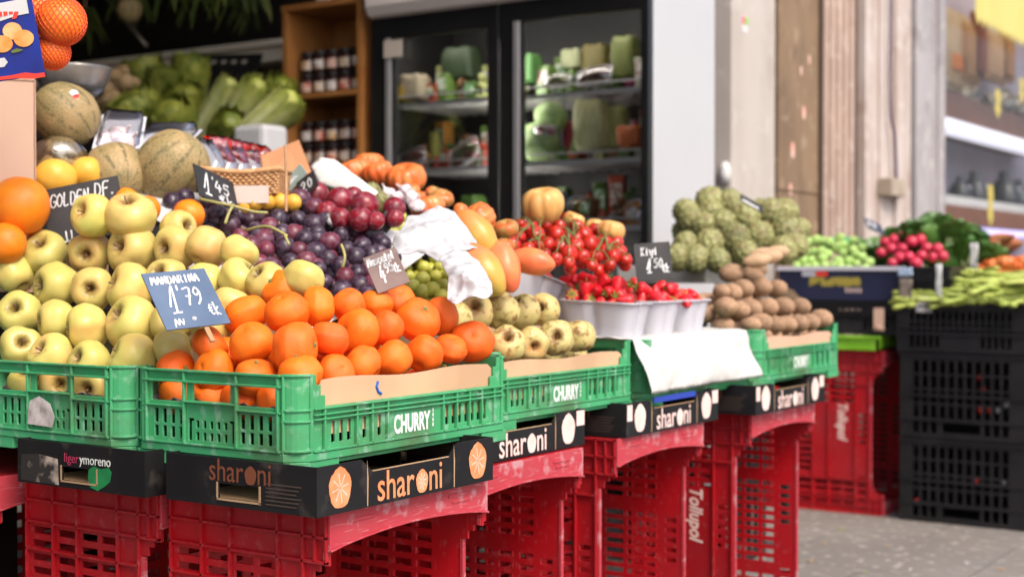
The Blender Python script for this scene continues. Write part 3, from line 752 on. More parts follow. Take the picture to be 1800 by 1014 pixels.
def fruit_carton(x, y, z, label, pr, blotch=False, L=CL, name='fruit_carton', side_print=True, side_mat=None, front=True):
    """x = street face, y = near end"""
    o = empty(name, (x-CWd/2, y+L/2, z)); tag(o, label, 'cardboard box', 'printed cardboard boxes under the crates')
    hx, hy, T = CWd/2, L/2, .004
    mb = MB(); cut = .052
    tab = .115*L/.455
    for sx in (-1, 1):
        pts = [(-hy, 0), (hy, 0), (hy, CH), (hy-tab+.012, CH), (hy-tab-.012, cut), (-hy+tab+.012, cut), (-hy+tab-.012, CH), (-hy, CH)]
        mb.prism(pts, 0, sx*hx-(T if sx > 0 else 0), sx*hx+(0 if sx > 0 else T))
    mb.panel((0, -hy, 0), (1, 0, 0), (0, 0, 1), (0, -1, 0), (-hx+.0042, hx-.0042), (0, CH), [(-.042, .042, .012, .034)], T)
    mb.panel((0, hy-.004, 0), (1, 0, 0), (0, 0, 1), (0, -1, 0), (-hx+.0042, hx-.0042), (0, CH), [(-.042, .042, .012, .034)], T)
    mb.build('shell', [m_print], o)
    mb = MB(); mb.box(-hx+.0042, hx-.0042, -hy+.0042, hy-.0042, .0005, .004); mb.build('floor', m_kraft, o)
    mb = MB()                                               # raw brown cut edges
    for sx in (1,):
        X0, X1 = sx*hx-.0035, sx*hx+.0006
        mb.box(X0, X1, -hy+tab+.014, hy-tab-.014, cut+.0002, cut+.0013)
        for s2 in (-1, 1):
            yy = s2*(hy-tab); mb.add([(hx+.0006, yy-.001, 0.002), (hx+.0006, yy+.0015, .002), (hx+.0006, yy+.0025, .045), (hx+.0006, yy-.001, CH)], [(0,1,2,3)])
    mb.build('raw_edge', m_kraft, o); mb = MB()
    for (a, b, c, d) in ((-.045, -.042, .010, .036), (.042, .045, .010, .036), (-.045, .045, .009, .0118)):
        mb.box(a, b, -hy-.0012, -hy-.0002, c, d)
    mb.build('raw_edge', m_kraft, o)
    if front:
        s1, (a1, b1) = text_mesh('shar', .064, pr, sx=.84, bold=.0004); s2, (a2, b2) = text_mesh('ni', .064, pr, sx=.84, bold=.0004)
        fr = frame((0, 1, 0), (0, 0, 1)); X = hx+.0006
        w_ = (b1-a1) + .040 + (b2-a2); y0 = -w_/2-.004
        link('lettering', s1, o, (X, y0-a1, .006), fr); link('lettering', s2, o, (X, y0+(b1-a1)+.039-a2, .006), fr)
        d1, l1 = disc_slice(.0185, pr)
        q = link('fruit_slice_print', d1, o, (X, y0+(b1-a1)+.0195, .0225), fr); link('slice_lines', l1, q)
        d2, l2 = disc_slice(.030, pr)
        for yy in (-hy+(.060 if blotch else .050), hy-(.064 if blotch else .046)):
            q = link('fruit_slice_print', d2, o, (X, yy, .037), fr); link('slice_lines', l2, q)
        if blotch:
            mb = MB(); mb.box(hx+.0002, hx+.0007, hy-.032, hy-.002, .040, CH-.002); mb.build('pale_sticker', m_pkpr, o); mb = MB(); mb.box(hx+.0002, hx+.0007, -hy+.004, -hy+.026, .034, CH-.004); mb.build('pale_sticker', m_pkpr, o)
    if side_print:
        pm = side_mat or M('shaded_orange_print', (.17,.05,.022), rough=.7)  # orange darkened: the shade under the crate lip is in the print colour
        s1, (a1, b1) = text_mesh('shar', .048, pm, sx=.88); s2, (a2, b2) = text_mesh('ni', .048, pm, sx=.88)
        fr = frame((1, 0, 0), (0, 0, 1)); Y = -hy-.0006; x0 = -.060
        link('lettering', s1, o, (x0-a1, Y, .038), fr); link('lettering', s2, o, (x0+(b1-a1)+.029-a2, Y, .038), fr)
        d1, l1 = disc_slice(.0140, pm); link('fruit_slice_print', d1, o, (x0+(b1-a1)+.0145, Y, .050), fr)
        mb = MB()
        for k in range(6): mb.box(.055, .055+.06+.015*((k*7) % 3)/3, -hy-.0008, -hy-.0003, .010+.006*k, .012+.006*k)
        mb.build('small_print', M('dim_small_print', (.06,.04,.03), rough=.8), o)
    return o
# ================================================================ the setting: ground, facade, shop interior
def x_pave(t, ob, co, out, oi):
    br = t.nodes.new('ShaderNodeTexBrick'); br.inputs['Scale'].default_value = 1.0; br.inputs['Mortar Size'].default_value = .006
    br.inputs['Brick Width'].default_value = .62; br.inputs['Row Height'].default_value = .62; br.inputs['Mortar Smooth'].default_value = .3
    t.links.new(ob, br.inputs['Vector'])
    o = mixc(t, mathn(t, 'MULTIPLY', br.outputs['Fac'], .55), out, (.09,.08,.075))
    a = mrange(t, noisen(t, ob, 24, 9), .58, .68); o = mixc(t, mathn(t, 'MULTIPLY', a, .7), o, (.50,.45,.40))
    b = mrange(t, noisen(t, ob, 2.2, 8), .48, .66); return mixc(t, mathn(t, 'MULTIPLY', b, .5), o, (.17,.155,.15))
m_pave = M('paving', (.215,.192,.172), (.165,.147,.133), nscale=2.2, rough=.85, bump=.3, bscale=70, extra=x_pave, detail=8)
mb = MB(); mb.add([(-1.9,-60,0),(60,-60,0),(60,120,0),(-1.9,120,0)], [(0,1,2,3)]); mb.add([(-60,-60,0),(-1.9,-60,0),(-1.9,120,0),(-60,120,0)], [(0,1,2,3)])
o = mb.build('pavement', m_pave); tag(o, kind='structure', label='grey speckled pavement slabs', cat='pavement')

FX = -2.36                                       # facade plane
FYN = 4.30                                       # fridge front
# shop shell
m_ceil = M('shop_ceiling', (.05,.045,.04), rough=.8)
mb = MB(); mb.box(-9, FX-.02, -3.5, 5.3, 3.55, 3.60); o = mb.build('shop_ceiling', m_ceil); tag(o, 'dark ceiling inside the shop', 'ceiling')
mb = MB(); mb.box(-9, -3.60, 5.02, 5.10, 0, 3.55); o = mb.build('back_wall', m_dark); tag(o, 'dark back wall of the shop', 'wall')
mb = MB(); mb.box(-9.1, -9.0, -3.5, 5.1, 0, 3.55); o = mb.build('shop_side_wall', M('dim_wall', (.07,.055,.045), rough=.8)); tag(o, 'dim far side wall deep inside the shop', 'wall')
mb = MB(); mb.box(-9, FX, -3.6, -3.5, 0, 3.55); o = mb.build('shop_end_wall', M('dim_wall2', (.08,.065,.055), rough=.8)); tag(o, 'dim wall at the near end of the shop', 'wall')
mb = MB(); mb.box(FX-.30, FX+.02, -3.6, 4.95, 3.30, 6.0); o = mb.build('facade_wall', M('upper_render', (.46,.40,.35), (.40,.35,.30), nscale=3, rough=.85)); tag(o, 'rendered wall above the open shop front', 'wall')
mb = MB(); mb.box(FX-.30, FX+.02, -6.5, -3.6, 0, 6.0); o = mb.build('facade_pier', m_white); tag(o, 'pale pier at the near end of the shop front', 'wall')

mb = MB(); mb.box(FX-.62, FX-.12, 4.84, 4.93, 0, 3.55); o = mb.build('shade_wall', M('mauve_shade', (.30,.25,.25), (.26,.22,.22), rough=.7)); tag(o, 'added mauve-grey wall piece standing in for shade between fridge and cream post', 'wall')  # added wall piece; its mauve stands in for shade beside the fridge
# facade posts: (px from, px to) measured along the facade plane
def fy(px): return onX(px, 470, FX).y
m_cream = M('cream_render', (.47,.42,.385), (.43,.38,.345), nscale=2, rough=.7, bump=.1, extra=x_streak((.30,.25,.22), (.56,.52,.48), .35, .35))
m_brown = M('brown_board', (.24,.155,.09), (.19,.12,.07), nscale=3, rough=.65, extra=x_streak((.11,.07,.04), (.36,.27,.18), .6, .5))
m_flute = M('fluted_beige_paint', (.44,.32,.26), (.38,.27,.22), nscale=3, rough=.65, extra=x_streak((.24,.15,.11), (.54,.44,.38), .55, .5))
m_pil = M('peeling_cream_paint', (.52,.45,.42), (.45,.37,.33), nscale=3, rough=.6, extra=x_streak((.30,.20,.15), (.60,.55,.52), .5, .6))
m_grey = M('grey_white_paint', (.38,.35,.355), (.31,.285,.29), nscale=2, rough=.5, extra=x_streak((.20,.17,.17), (.55,.53,.48), .5, .5))
y0, y1 = fy(1286), fy(1362)
mb = MB(); mb.box(FX-.08, FX, y0, y1, 0, 3.45); mb.box(FX-.30, FX-.081, y0, y0+.04, 0, 3.45); o = mb.build('facade_post', m_cream, bevel=.006); tag(o, 'smooth cream post at the edge of the shop opening with a small sticker', 'post')
mb = MB(); mb.box(.0003, .0015, 0, .055, 0, .065); c = mb.build('sticker', m_wpap, o, loc=(FX, y0+.09, 1.88))
mb = MB(); mb.box(.0003, .0012, .003, .024, .03, .062); mb.build('pink_mark', M('pink_ink', (.70,.06,.16), rough=.6), c, loc=(.0014,0,0)); mb = MB(); mb.box(.0003, .0012, .028, .052, .03, .062); mb.build('green_mark', M('green_ink', (.18,.55,.04), rough=.6), c, loc=(.0014,0,0))
mb = MB(); mb.lathe([(0,0),(.018,0),(.024,.03),(.022,.06),(.012,.08),(0,.082)], 12); mb.build('knob', m_white, o, loc=(FX-.02, y0-.02, 1.28), smooth=True)
mb = MB(); mb.box(FX-.12, FX-.06, y1, fy(1371)+.1, 0, 3.45); o = mb.build('door_gap', m_dark); tag(o, 'dark gap between the cream post and the brown board', 'gap')
y0, y1 = fy(1371), fy(1442)
o = empty('brown_panel', (FX, y0, 0)); tag(o, 'tall brown board with worn paint spots beside the fluted pilaster', 'panel')
mb = MB(); mb.box(-.05, -.01, 0, y1-y0, 0, 3.45); mb.build('board', m_brown, o)
mb = MB(); mb.box(-.05, -.004, 0, y1-y0, 1.276, 1.282); mb.build('seam', m_brown, o)
mb = MB(); rnd = random.Random(4)
m_bare = M('bare_spots', (.66,.50,.42), (.70,.25,.18), nscale=9, rough=.7)
for (u, z, s_) in [(.35,1.45,.035),(.30,1.28,.028),(.62,1.62,.030),(.55,1.80,.02),(.75,1.86,.02),(.2,1.1,.02)]:
    mb = MB(); mb.prism([(u*(y1-y0)+s_*.5*math.cos(k)*(1+.4*rnd.random()), z+s_*math.sin(k)*(1+.4*rnd.random())*.9) for k in [i*math.pi/4 for i in range(8)]], 0, -.0098, -.0090); mb.build('worn_spot', m_bare, o)
y0, y1 = fy(1443), fy(1500)
mb = MB(); n = 5; mb.box(FX-.1, FX-.004, y0, y1, 0, 3.45)
for k in range(n):
    a = y0+(y1-y0)*k/n; b = y0+(y1-y0)*(k+.6)/n; mb.box(FX-.0038, FX+.018, a, b, 0, 3.45)
o = mb.build('fluted_pilaster', m_flute, bevel=.006); tag(o, 'fluted pinkish beige pilaster next to the brown board', 'pilaster')
y0, y1 = fy(1504), fy(1592)
o = empty('peeling_pilaster', (FX, y0, 0)); tag(o, 'peeling cream pilaster carrying a small metal box and cable', 'pilaster')
mb = MB(); mb.box(-.1, .0, .05, y1-y0, 0, 3.45)
for a, b, d in ((.05,.12,.03),(.30,.36,.015),(.52,y1-y0,.025)): mb.box(.0002, d, a, b, 0, 3.45)
mb.build('shaft', m_pil, o, bevel=.005); mb = MB(); mb.box(-.1,-.01, 0, .049, 0, 3.45); mb.build('rusty_edge', M('rust_edge', (.22,.13,.08), rough=.8), o)
ym = fy(1556)-y0
mb = MB(); mb.box(.002, .075, ym-.13, ym+.09, 1.30, 1.385); mb.box(.02,.055, ym+.091, ym+.15, 1.325,1.36); mb.build('switch_box', M('grey_box', (.40,.33,.26), (.30,.24,.18), nscale=9, rough=.6), o, bevel=.004)
mb = MB(); mb.tube(crom([(.03, ym-.02, 2.3),(.03, ym-.02, 1.75),(.035, ym+.03, 1.60),(.035, ym+.06, 1.39)], 6), .008, 8); mb.build('cable', M('purple_grey_cable', (.10,.07,.12), rough=.6), o, True)
y0, y1 = fy(1594), fy(1645)
mb = MB(); mb.box(FX-.12, FX-.05, y0-.12, y0+.05, 0, 3.45); o = mb.build('shutter_gap', m_dark); tag(o, 'dark groove between the peeling pilaster and the window frame', 'gap')
mb = MB(); mb.box(FX-.10, FX+.03, y0+.06, y1, 0, 3.45); mb.box(FX-.10, FX+.05, y1-.10, y1+.001, 0, 3.45); o = mb.build('window_jamb', m_grey, bevel=.008); tag(o, 'grey-white jamb of the neighbouring shop window', 'jamb')
WY0 = y1
for pxg in (1443, 1502, 1594):
    yg = fy(pxg); mb = MB(); mb.box(FX-.02, FX+.008, yg-.012, yg+.016, 0, 3.45); o = mb.build('joint_strip', M('dark_joint', (.07,.045,.035), rough=.8)); tag(o, {1443:'dark joint between brown board and fluted pilaster', 1502:'dark joint between fluted and peeling pilasters', 1594:'dark joint beside the grey-white jamb'}[pxg], 'joint')
# ---- neighbouring shop window with its display
WX = FX-.45
m_wpur = M('lilac_wall', (.34,.31,.40), (.28,.25,.34), nscale=2, rough=.6)
mb = MB(); mb.box(FX-.9, FX-.86, WY0-.2, 14.5, 0, 3.5); o = mb.build('window_back_wall', m_wpur); tag(o, 'lilac-grey back of the shop window display', 'wall')
mb = MB(); mb.box(FX-.9, FX, WY0-.3, 14.5, 3.50, 6); mb.box(FX-.3, FX, 13.9, 14.5, 0, 3.5); o = mb.build('shop_front_wall', m_pil); tag(o, 'wall above the neighbouring shop window', 'wall')
mb = MB(); mb.box(FX-.04, FX-.034, WY0+.01, 13.9, .45, 3.49); o = mb.build('window_pane', m_clear); tag(o, 'large pane of the neighbouring shop window', 'window')
def wz(px, py, X=WX):                           # height at the display plane
    return onX(px, py, X).z
m_shbr = M('reddish_shelf_wood', (.22,.075,.04), (.17,.055,.03), nscale=5, rough=.4)
m_lamp = M('shelf_lamp', (.8,.8,.9), rough=.5, emis=(.90,.88,1.0,.5))
zb = [wz(1725, 200), wz(1725, 222), wz(1725, 248)]
o = empty('display_shelf', (WX, WY0, 0)); tag(o, 'upper red-brown display shelf with a white light strip below it', 'shelf')
mb = MB(); mb.box(-.40, .12, 0, 5, wz(1725,232), wz(1725,192)); mb.build('board', m_shbr, o)
mb = MB(); mb.box(-.02, .13, 0, 5, wz(1725,252), wz(1725,236)); mb.build('light_strip', m_lamp, o)
o = empty('display_shelf', (WX, WY0, 0)); tag(o, 'lower red-brown display shelf with a lilac light strip', 'shelf')
mb = MB(); mb.box(-.40, .12, 0, 5, wz(1760,404), wz(1760,375)); mb.build('board', m_shbr, o)
mb = MB(); mb.box(-.02, .13, 0, 5, wz(1760,416), wz(1760,407)); mb.build('light_strip', M('lilac_lamp', (.6,.55,.9), rough=.5, emis=(.55,.50,.95,.6)), o)
mb = MB(); mb.box(-.38, .10, .25, 3.4, wz(1760,374), wz(1760,360)); mb.build('white_tray', m_white, o)
mb = MB(); mb.box(-.45, -.40, 2.6, 2.85, wz(1760,352), wz(1760,262)); mb.build('post', M('dark_brown_wood', (.09,.045,.03), rough=.5), o)
mb = MB(); mb.box(-.45, -.05, .05, .60, wz(1700,352), wz(1700,275)); o2 = mb.build('dark_display_case', m_dark, None, loc=(WX, WY0, 0), bevel=.01); tag(o2, 'dark case at the left end of the lower shelf', 'display case')
mb = MB(); mb.box(FX-.55, FX-.45, WY0+.1, 13.5, 3.38, 3.44); o = mb.build('added_fill_lamp', M('warm_fill_lamp', (.8,.8,.8), rough=.5, emis=(1.0,.86,.72,7.0))); tag(o, 'added long lamp, out of view, brightening the neighbouring window display', 'lamp')  # added lamp, kept out of view, to brighten the display
rnd = random.Random(12)
m_steel = M('dull_steel', (.42,.40,.38), (.20,.19,.18), nscale=12, rough=.3, metal=.7)
for i in range(26):                             # kitchen and craft pieces heaped on the top shelf
    y = WY0 + .15 + i*.155 + rnd.uniform(-.05,.05); z = wz(1725,190)
    mb = MB(); r = rnd.uniform(.05,.085); h = rnd.uniform(.08,.20)
    mb.lathe(crom([(0,0),(r*.7,0),(r,h*.3),(r*.85,h*.7),(r*.4,h*.9),(r*.5,h),(0,h*1.01)], 3), 14)
    mb.tube([(0,0,h*.5),(0,r*1.5,h*.8),(0,r*1.9,h*1.1)], .012, 6)
    o = mb.build('metal_jug', m_steel, None, True, loc=(WX+rnd.uniform(-.25,.08), y, z), rot=(rnd.uniform(-.3,.3), rnd.uniform(-.2,.2), rnd.random()*6)); tag(o, 'dull metal jug in the jumble on the upper display shelf', 'jug', 'metal jugs on the upper shelf')
m_busts = M('black_bust', (.02,.02,.03), rough=.35)
for i, (px, s_) in enumerate([(1692,.075),(1718,.10),(1770,.12),(1795,.10)]):
    p = onX(px, 352, WX); mb = MB()
    mb.lathe(crom([(0,0),(s_,0),(s_*1.05,s_*.5),(s_*.75,s_*1.3),(s_*.35,s_*1.7),(s_*.3,s_*2.1),(0,s_*2.15)], 4), 18)
    o = mb.build('necklace_bust', m_busts, None, True, loc=(WX-.02, p.y, wz(1760,360))); tag(o, 'black necklace bust, %s from the left on the lower shelf' % ORD[i], 'necklace bust', 'black busts on the lower shelf')
    mb = MB(); mb.lathe([(0,0),(.012,.004),(.016,.012),(.010,.022),(0,.024)], 8); mb.build('bead', m_wfoam, o, loc=(s_*.9, -.01, s_*.9))
m_yell = M('yellow_card', (.78,.62,.14), (.70,.54,.10), nscale=5, rough=.6)
for i, (px, p0, p1) in enumerate([(1755,158,208),(1797,138,182),(1742,325,400)]):
    a = onX(px, p0, FX-.06); b = onX(px, p1, FX-.06); h = a.z-b.z; wd = .055
    mb = MB(); mb.prism([(-wd*.7,h),(wd*.7,h),(wd,h*.75),(wd*.7,h*.5),(wd,h*.25),(0,0),(-wd,h*.25),(-wd*.7,h*.5),(-wd,h*.75)], 0, -.006, 0)
    o = mb.build('yellow_pendant', m_yell, None, loc=(FX-.06, a.y, b.z)); tag(o, ['yellow pendant hanging before the upper shelf', 'yellow pendant cut by the right edge of the photo', 'long yellow ornament hanging before the lower shelf'][i], 'ornament', 'yellow hanging ornaments')
ya, yb = onX(1714, 20, FX+.04).y, 13.0; zt = onX(1714, 42, FX+.04).z
n = 84; pts = [(0, .9)]; Lw = yb-ya
for k in range(n+1): pts.append((Lw*k/n, 0 if k % 2 else .05))
pts.append((Lw, .9)); mb = MB(); mb.prism(pts, 0, 0, .004)
o = mb.build('yellow_banner', M('pale_yellow_paper', (.58,.50,.16), (.55,.47,.14), nscale=4, rough=.7), None, loc=(FX+.04, ya, zt)); tag(o, 'pale yellow paper banner with a zigzag lower edge', 'banner')
rnd = random.Random(5)
for i, (px, w_, col, z0p, z1p) in enumerate([(1652,.42,(.52,.40,.28),150,5),(1668,.20,(.72,.24,.05),130,82),(1688,.22,(.40,.22,.10),140,38),(1708,.14,(.22,.06,.05),135,20),(1722,.30,(.52,.34,.22),138,50),(1752,.16,(.40,.20,.08),140,48)]):
    p = onX(px, 100, WX-.25); za, zb_ = onX(px, z0p, WX-.25).z, onX(px, z1p, WX-.25).z
    mb = MB(); mb.box(-.05, 0, 0, w_*2.0, 0, zb_-za); mb.box(.0005, .012, .04, w_*2-.04, .04, zb_-za-.04); o = mb.build('display_board', M('board_tint', col, tuple(c*.8 for c in col), nscale=4, rough=.6), None, loc=(WX-.25+.012*i, p.y, za), bevel=.004)
    tag(o, ['wide beige backboard at the left of the shop window', 'bright orange board in the shop window', 'light brown board behind the metal jugs', 'narrow dark red board in the shop window', 'tan board under the yellow banner', 'narrow brown board at the right of the tan one'][i], 'display board')

# ---------------------------------------------------------------- glass door fridge
FR = empty('glass_fridge', (-2.905, FYN, 0)); tag(FR, 'tall white fridge with two black-framed glass doors', 'fridge')
FWd, FDp, FHt = 1.215, .52, 2.02
hw = FWd/2
m_frw = M('white_enamel', (.47,.47,.485), (.44,.44,.455), nscale=1.5, rough=.3, spec=.5)
m_blk = M('black_frame_metal', (.008,.008,.009), (.012,.011,.011), nscale=4, rough=.35)
m_sil = M('brushed_trim', (.42,.41,.42), rough=.35, metal=.6)
mb = MB(); T = .04
mb.box(hw-T, hw, .035, FDp, 0, FHt); mb.box(-hw, -hw+T, .035, FDp, 0, FHt); mb.box(-hw+T, hw-T, FDp-T, FDp, 0, FHt); mb.box(-hw+T, hw-T, .035, FDp-T, FHt-T, FHt); mb.box(-hw+T, hw-T, .035, FDp-T, 0, .14)
mb.build('cabinet', m_frw, FR, bevel=.006)
mb = MB(); mb.box(-hw+T+.002, -hw+T+.006, .05, FDp-T-.003, .15, FHt-T-.003); mb.box(hw-T-.006, hw-T-.002, .05, FDp-T-.003, .15, FHt-T-.003); mb.box(-hw+T+.007, hw-T-.007, FDp-T-.012, FDp-T-.004, .15, FHt-T-.003)
mb.build('inner_lining', M('grey_lining', (.028,.026,.026), (.020,.019,.019), nscale=2, rough=.5), FR)
zt = onY(800, 20, FYN).z
mb = MB(); mb.prism([(-.02, zt+.015), (.03, zt-.005), (.10, zt+.0), (.10, zt+.28), (-.04, zt+.28), (-.04, zt+.05)], 0, -hw-.005, hw+.005); mb.build('header', M('pinkish_white_header', (.62,.55,.53), rough=.4), FR, bevel=.01)
mid = (onY(876, 200, FYN).x + 2.905)
for i, (xa, xb, gl, gr) in enumerate([(-hw, mid, 0,0), (mid+.004, hw, 0,0)]):
    d = empty('door', (0, 0, 0)); d.parent = FR
    z0, z1 = .16, zt+.010
    if i == 0: iL, iR, iT = onY(690,100,FYN).x+2.905, onY(856,100,FYN).x+2.905, zt-.075
    else: iL, iR, iT = onY(916,100,FYN).x+2.905, onY(1126,100,FYN).x+2.905, zt-.065
    mb = MB(); mb.panel((0, 0, 0), (1,0,0), (0,0,1), (0,-1,0), (xa, xb), (z0, z1), [(iL, iR, .24, iT)], .034); mb.build('door_frame', m_blk, d, bevel=.004)
    mb = MB(); mb.box(iL, iR, .012, .016, .24, iT); mb.build('pane', m_glass, d)
    mb = MB(); mb.box(iL-.030, iL-.004, -.010, -.0005, .26, iT-.0); mb.build('handle_strip', m_sil, d, bevel=.003)
    if i == 0:
        mb = MB(); mb.box(iL-.032, iL+.055, -.014, -.0105, iT-.075, iT-.01); mb.build('label', M('beige_label', (.45,.38,.33), rough=.6), d)
shelf_z = {}
for i, (pxm, ys) in enumerate([(770, (180, 297, 420)), (1022, (163, 283, 400))]):
    for k, yy in enumerate(ys):
        z = onY(pxm, yy, FYN+.06).z; shelf_z[(i, k)] = z
        xa, xb = ((-hw+T+.01, mid-.01) if i == 0 else (mid+.01, hw-T-.01))
        mb = MB(); mb.box(xa, xb, .05, .066, z-.012, z+.004)
        for q in range(9): mb.box(xa, xb, .085+.045*q, .089+.045*q, z-.004, z)
        for q in range(11): xx = xa+(xb-xa)*(q+.5)/11; mb.box(xx-.002, xx+.002, .066, .50, z-.0085, z-.0045)
        mb.tube([(xa, .055, z+.030), (xb, .055, z+.030)], .004, 6)
        for q in range(4): xx = xa+.01+(xb-xa-.02)*q/3; mb.tube([(xx, .055, z+.004), (xx, .055, z+.03)], .0035, 6)
        mb.build('wire_shelf', M('white_shelf_wire', (.52,.50,.50), rough=.4) if (i, k) == (0, 0) else bpy.data.materials['white_shelf_wire'], FR)

m_lab0 = [M('pack_label_white', (.60,.58,.54), (.35,.20,.16), nscale=60, rough=.4, ramp=(.52,.56)), M('pack_label_green', (.55,.58,.48), (.10,.30,.10), nscale=50, rough=.4, ramp=(.5,.54))]
def packtray(loc, w_, d_, rot, col1, col2, label, parentless=True, ns=30, film=True, name='food_tray'):
    """white foam tray with food under film"""
    o = empty(name, loc, rot=rot); tag(o, label, 'food tray')
    mb = MB(); n = 28
    def ring(k, z): return [((w_/2*k)*math.copysign(abs(math.cos(t))**.5, math.cos(t)), (d_/2*k)*math.copysign(abs(math.sin(t))**.5, math.sin(t)), z) for t in [2*math.pi*i/n for i in range(n)]]
    rows = [ring(.8, 0), ring(.95, .022), ring(1.0, .024), ring(1.0, .027), ring(.93, .026), ring(.80, .004)]
    vs = [p for r_ in rows for p in r_]; fs = [(r_*n+i, r_*n+(i+1) % n, (r_+1)*n+(i+1) % n, (r_+1)*n+i) for r_ in range(5) for i in range(n)]
    fs += [tuple(range(n))[::-1], tuple(range(5*n, 6*n))]
    mb.add(vs, fs); mb.build('tray', m_wfoam, o, smooth=True, angle=40)
    mb = MB(); N = 14
    def g(i, j):
        u, v = i/N*2-1, j/N*2-1; m_ = max(abs(u), abs(v))
        return (u*w_*.44, v*d_*.44, .012+.026*(1-m_**4)+.006*mnoise.noise(Vector((u*4, v*4, loc[0]*9))))
    mb.add([g(i, j) for j in range(N+1) for i in range(N+1)] + [(-w_*.44,-d_*.44,.006),(w_*.44,-d_*.44,.006),(w_*.44,d_*.44,.006),(-w_*.44,d_*.44,.006)],
           [(j*(N+1)+i, j*(N+1)+i+1, (j+1)*(N+1)+i+1, (j+1)*(N+1)+i) for j in range(N) for i in range(N)])
    mb.build('food', M('tray_food', col1, col2, nscale=ns, rough=.4, bump=.4, bscale=60, ramp=(.45,.55)), o, True)
    if film:
        mb = MB(); mb.lathe([(0,.046),(.35,.045),(.7,.040),(.97,.028)], 28, fn=lambda r, z, t: (r, z))
        f_ = mb.build('film', m_film, o, True); f_.scale = (w_/2, d_/2, 1)
    return o
FB = FYN
m_tube = M('fridge_tube', (.8,.8,.8), rough=.5, emis=(1.0,.95,.88,24.0))
for (xa, xb, za, zb_) in ((mid-.008, mid+.008, .3, zt-.12), (-hw+.06, mid-.03, zt-.050, zt-.040), (mid+.03, hw-.06, zt-.045, zt-.035)):
    mb = MB(); mb.box(xa, xb, .045, .060, za, zb_); mb.build('lamp_tube', m_tube, FR)
def fr_at(px, py, dy): return onY(px, py, FB+dy)
TI = (R(68), 0, R(0))
packtray(fr_at(822,275,.14), .15, .11, (R(62), R(-25), 0), (.36,.05,.03), (.20,.24,.05), 'tilted tray of red and green vegetables on the middle shelf of the left door')
packtray(fr_at(730,285,.12), .14, .09, (R(68), R(-14), 0), (.28,.05,.05), (.15,.03,.03), 'dim red tray lying behind the left fridge door')
packtray(fr_at(1024,375,.13), .12, .11, (R(72), R(4), 0), (.45,.05,.02), (.62,.34,.04), 'upright tray of red and yellow food behind the yellow squash')
packtray(fr_at(1108,385,.13), .15, .10, (R(66), R(-26), 0), (.45,.10,.02), (.58,.26,.04), 'tray of orange food at the lower right of the fridge')
packtray(fr_at(1050,140,.14), .15, .075, (R(62), R(-6), 0), (.26,.13,.09), (.18,.08,.06), 'pale tray of brown slices on the top shelf of the right door')
packtray(fr_at(985,148,.12), .12, .055, (R(62), 0, 0), (.20,.22,.06), (.26,.24,.10), 'flat tray of green sprouts on the top shelf of the right door')
def wrapped_cabbage(loc, r, label, rot=(0,0,0), sc=(1,1,1)):
    o = empty('wrapped_cabbage', loc, rot=rot); tag(o, label, 'cabbage', 'cabbages in the fridge')
    mb = MB(); mb.lathe(crom([(0,-.9),(.5,-.85),(.9,-.4),(1,.1),(.85,.6),(.45,.92),(0,1)], 4), 26, fn=lambda q, z, t: (q*(1+.06*math.sin(5*t+z*3)+.03*math.sin(11*t+z*5)), z))
    c = mb.build('head', M('cabbage_green', (.26,.42,.12), (.46,.58,.30), nscale=2.4, rough=.5, bump=.3, bscale=8), o, True); c.scale = (r*sc[0], r*sc[1], r*sc[2]); return o
wrapped_cabbage(fr_at(968,208,.16), .060, 'pale green wrapped cabbage on top of another in the fridge')
wrapped_cabbage(fr_at(948,250,.14), .074, 'larger green cabbage resting on the right door shelf')
packtray(fr_at(962,233,.10), .10, .04, (R(75), 0, 0), (.55,.10,.12), (.70,.66,.62), 'white and red pack squeezed between the two cabbages')
def wrapped_block(px, py, dy, w_, d_, h, col, label, name='vegetable_pack', cat='vegetable pack', ns=20, rz=0):
    p = fr_at(px, py, dy); o = empty(name, p, rz); tag(o, label, cat)
    mb = MB(); nn = 10
    rows = [(.86,0),(1,.08),(1,.5),(.98,.85),(.8,1)]
    mb.lathe([(0,0)]+[(k, z*h) for k, z in rows]+[(0,h*1.02)], 24, fn=lambda r, z, t: (r*(1/max(abs(math.cos(t)),abs(math.sin(t)))**.8)*(1+.04*math.sin(9*t+z*60)), z+.004*math.sin(5*t)))
    c = mb.build('contents', M('pack_contents', col, tuple(k*.55 for k in col), nscale=ns, rough=.45, bump=.5, bscale=40), o, True); c.scale = (w_/2, d_/2, 1)
    return o
wrapped_block(1042,263,.15,.12,.10,.175,(.58,.56,.28),'tall wrapped pack of pale yellow-green celery on the right door shelf')
wrapped_block(1085,262,.20,.07,.08,.15,(.40,.40,.14),'narrow yellow-green pack beside the celery in the fridge')
wrapped_block(1112,258,.13,.09,.09,.070,(.70,.16,.03),'orange pack at the right end of the middle shelf')
wrapped_block(1008,262,.22,.05,.07,.10,(.34,.03,.04),'dark red pack behind the cabbages')
wrapped_block(730,176,.16,.11,.09,.095,(.52,.43,.30),'beige wrapped pack on the top shelf of the left door')
wrapped_block(706,178,.13,.045,.05,.055,(.55,.36,.05),'small yellow pack on the top shelf of the left door')
wrapped_block(765,287,.22,.03,.04,.12,(.35,.34,.08),'thin yellow-green pack behind the left door')
wrapped_block(932,145,.17,.07,.08,.10,(.10,.26,.07),'green leafy pack at the left of the right door top shelf')
wrapped_block(1010,122,.25,.08,.08,.07,(.38,.40,.22),'pale green pack at the back of the top shelf')
wrapped_block(1050,128,.26,.10,.08,.10,(.16,.13,.03),'olive pack at the back of the top shelf')
wrapped_block(1100,140,.20,.09,.08,.15,(.13,.15,.03),'dark green bunch at the right end of the top shelf')
wrapped_block(965,400,.18,.16,.10,.13,(.20,.28,.36),'bluish bag on the lowest visible shelf of the right door')
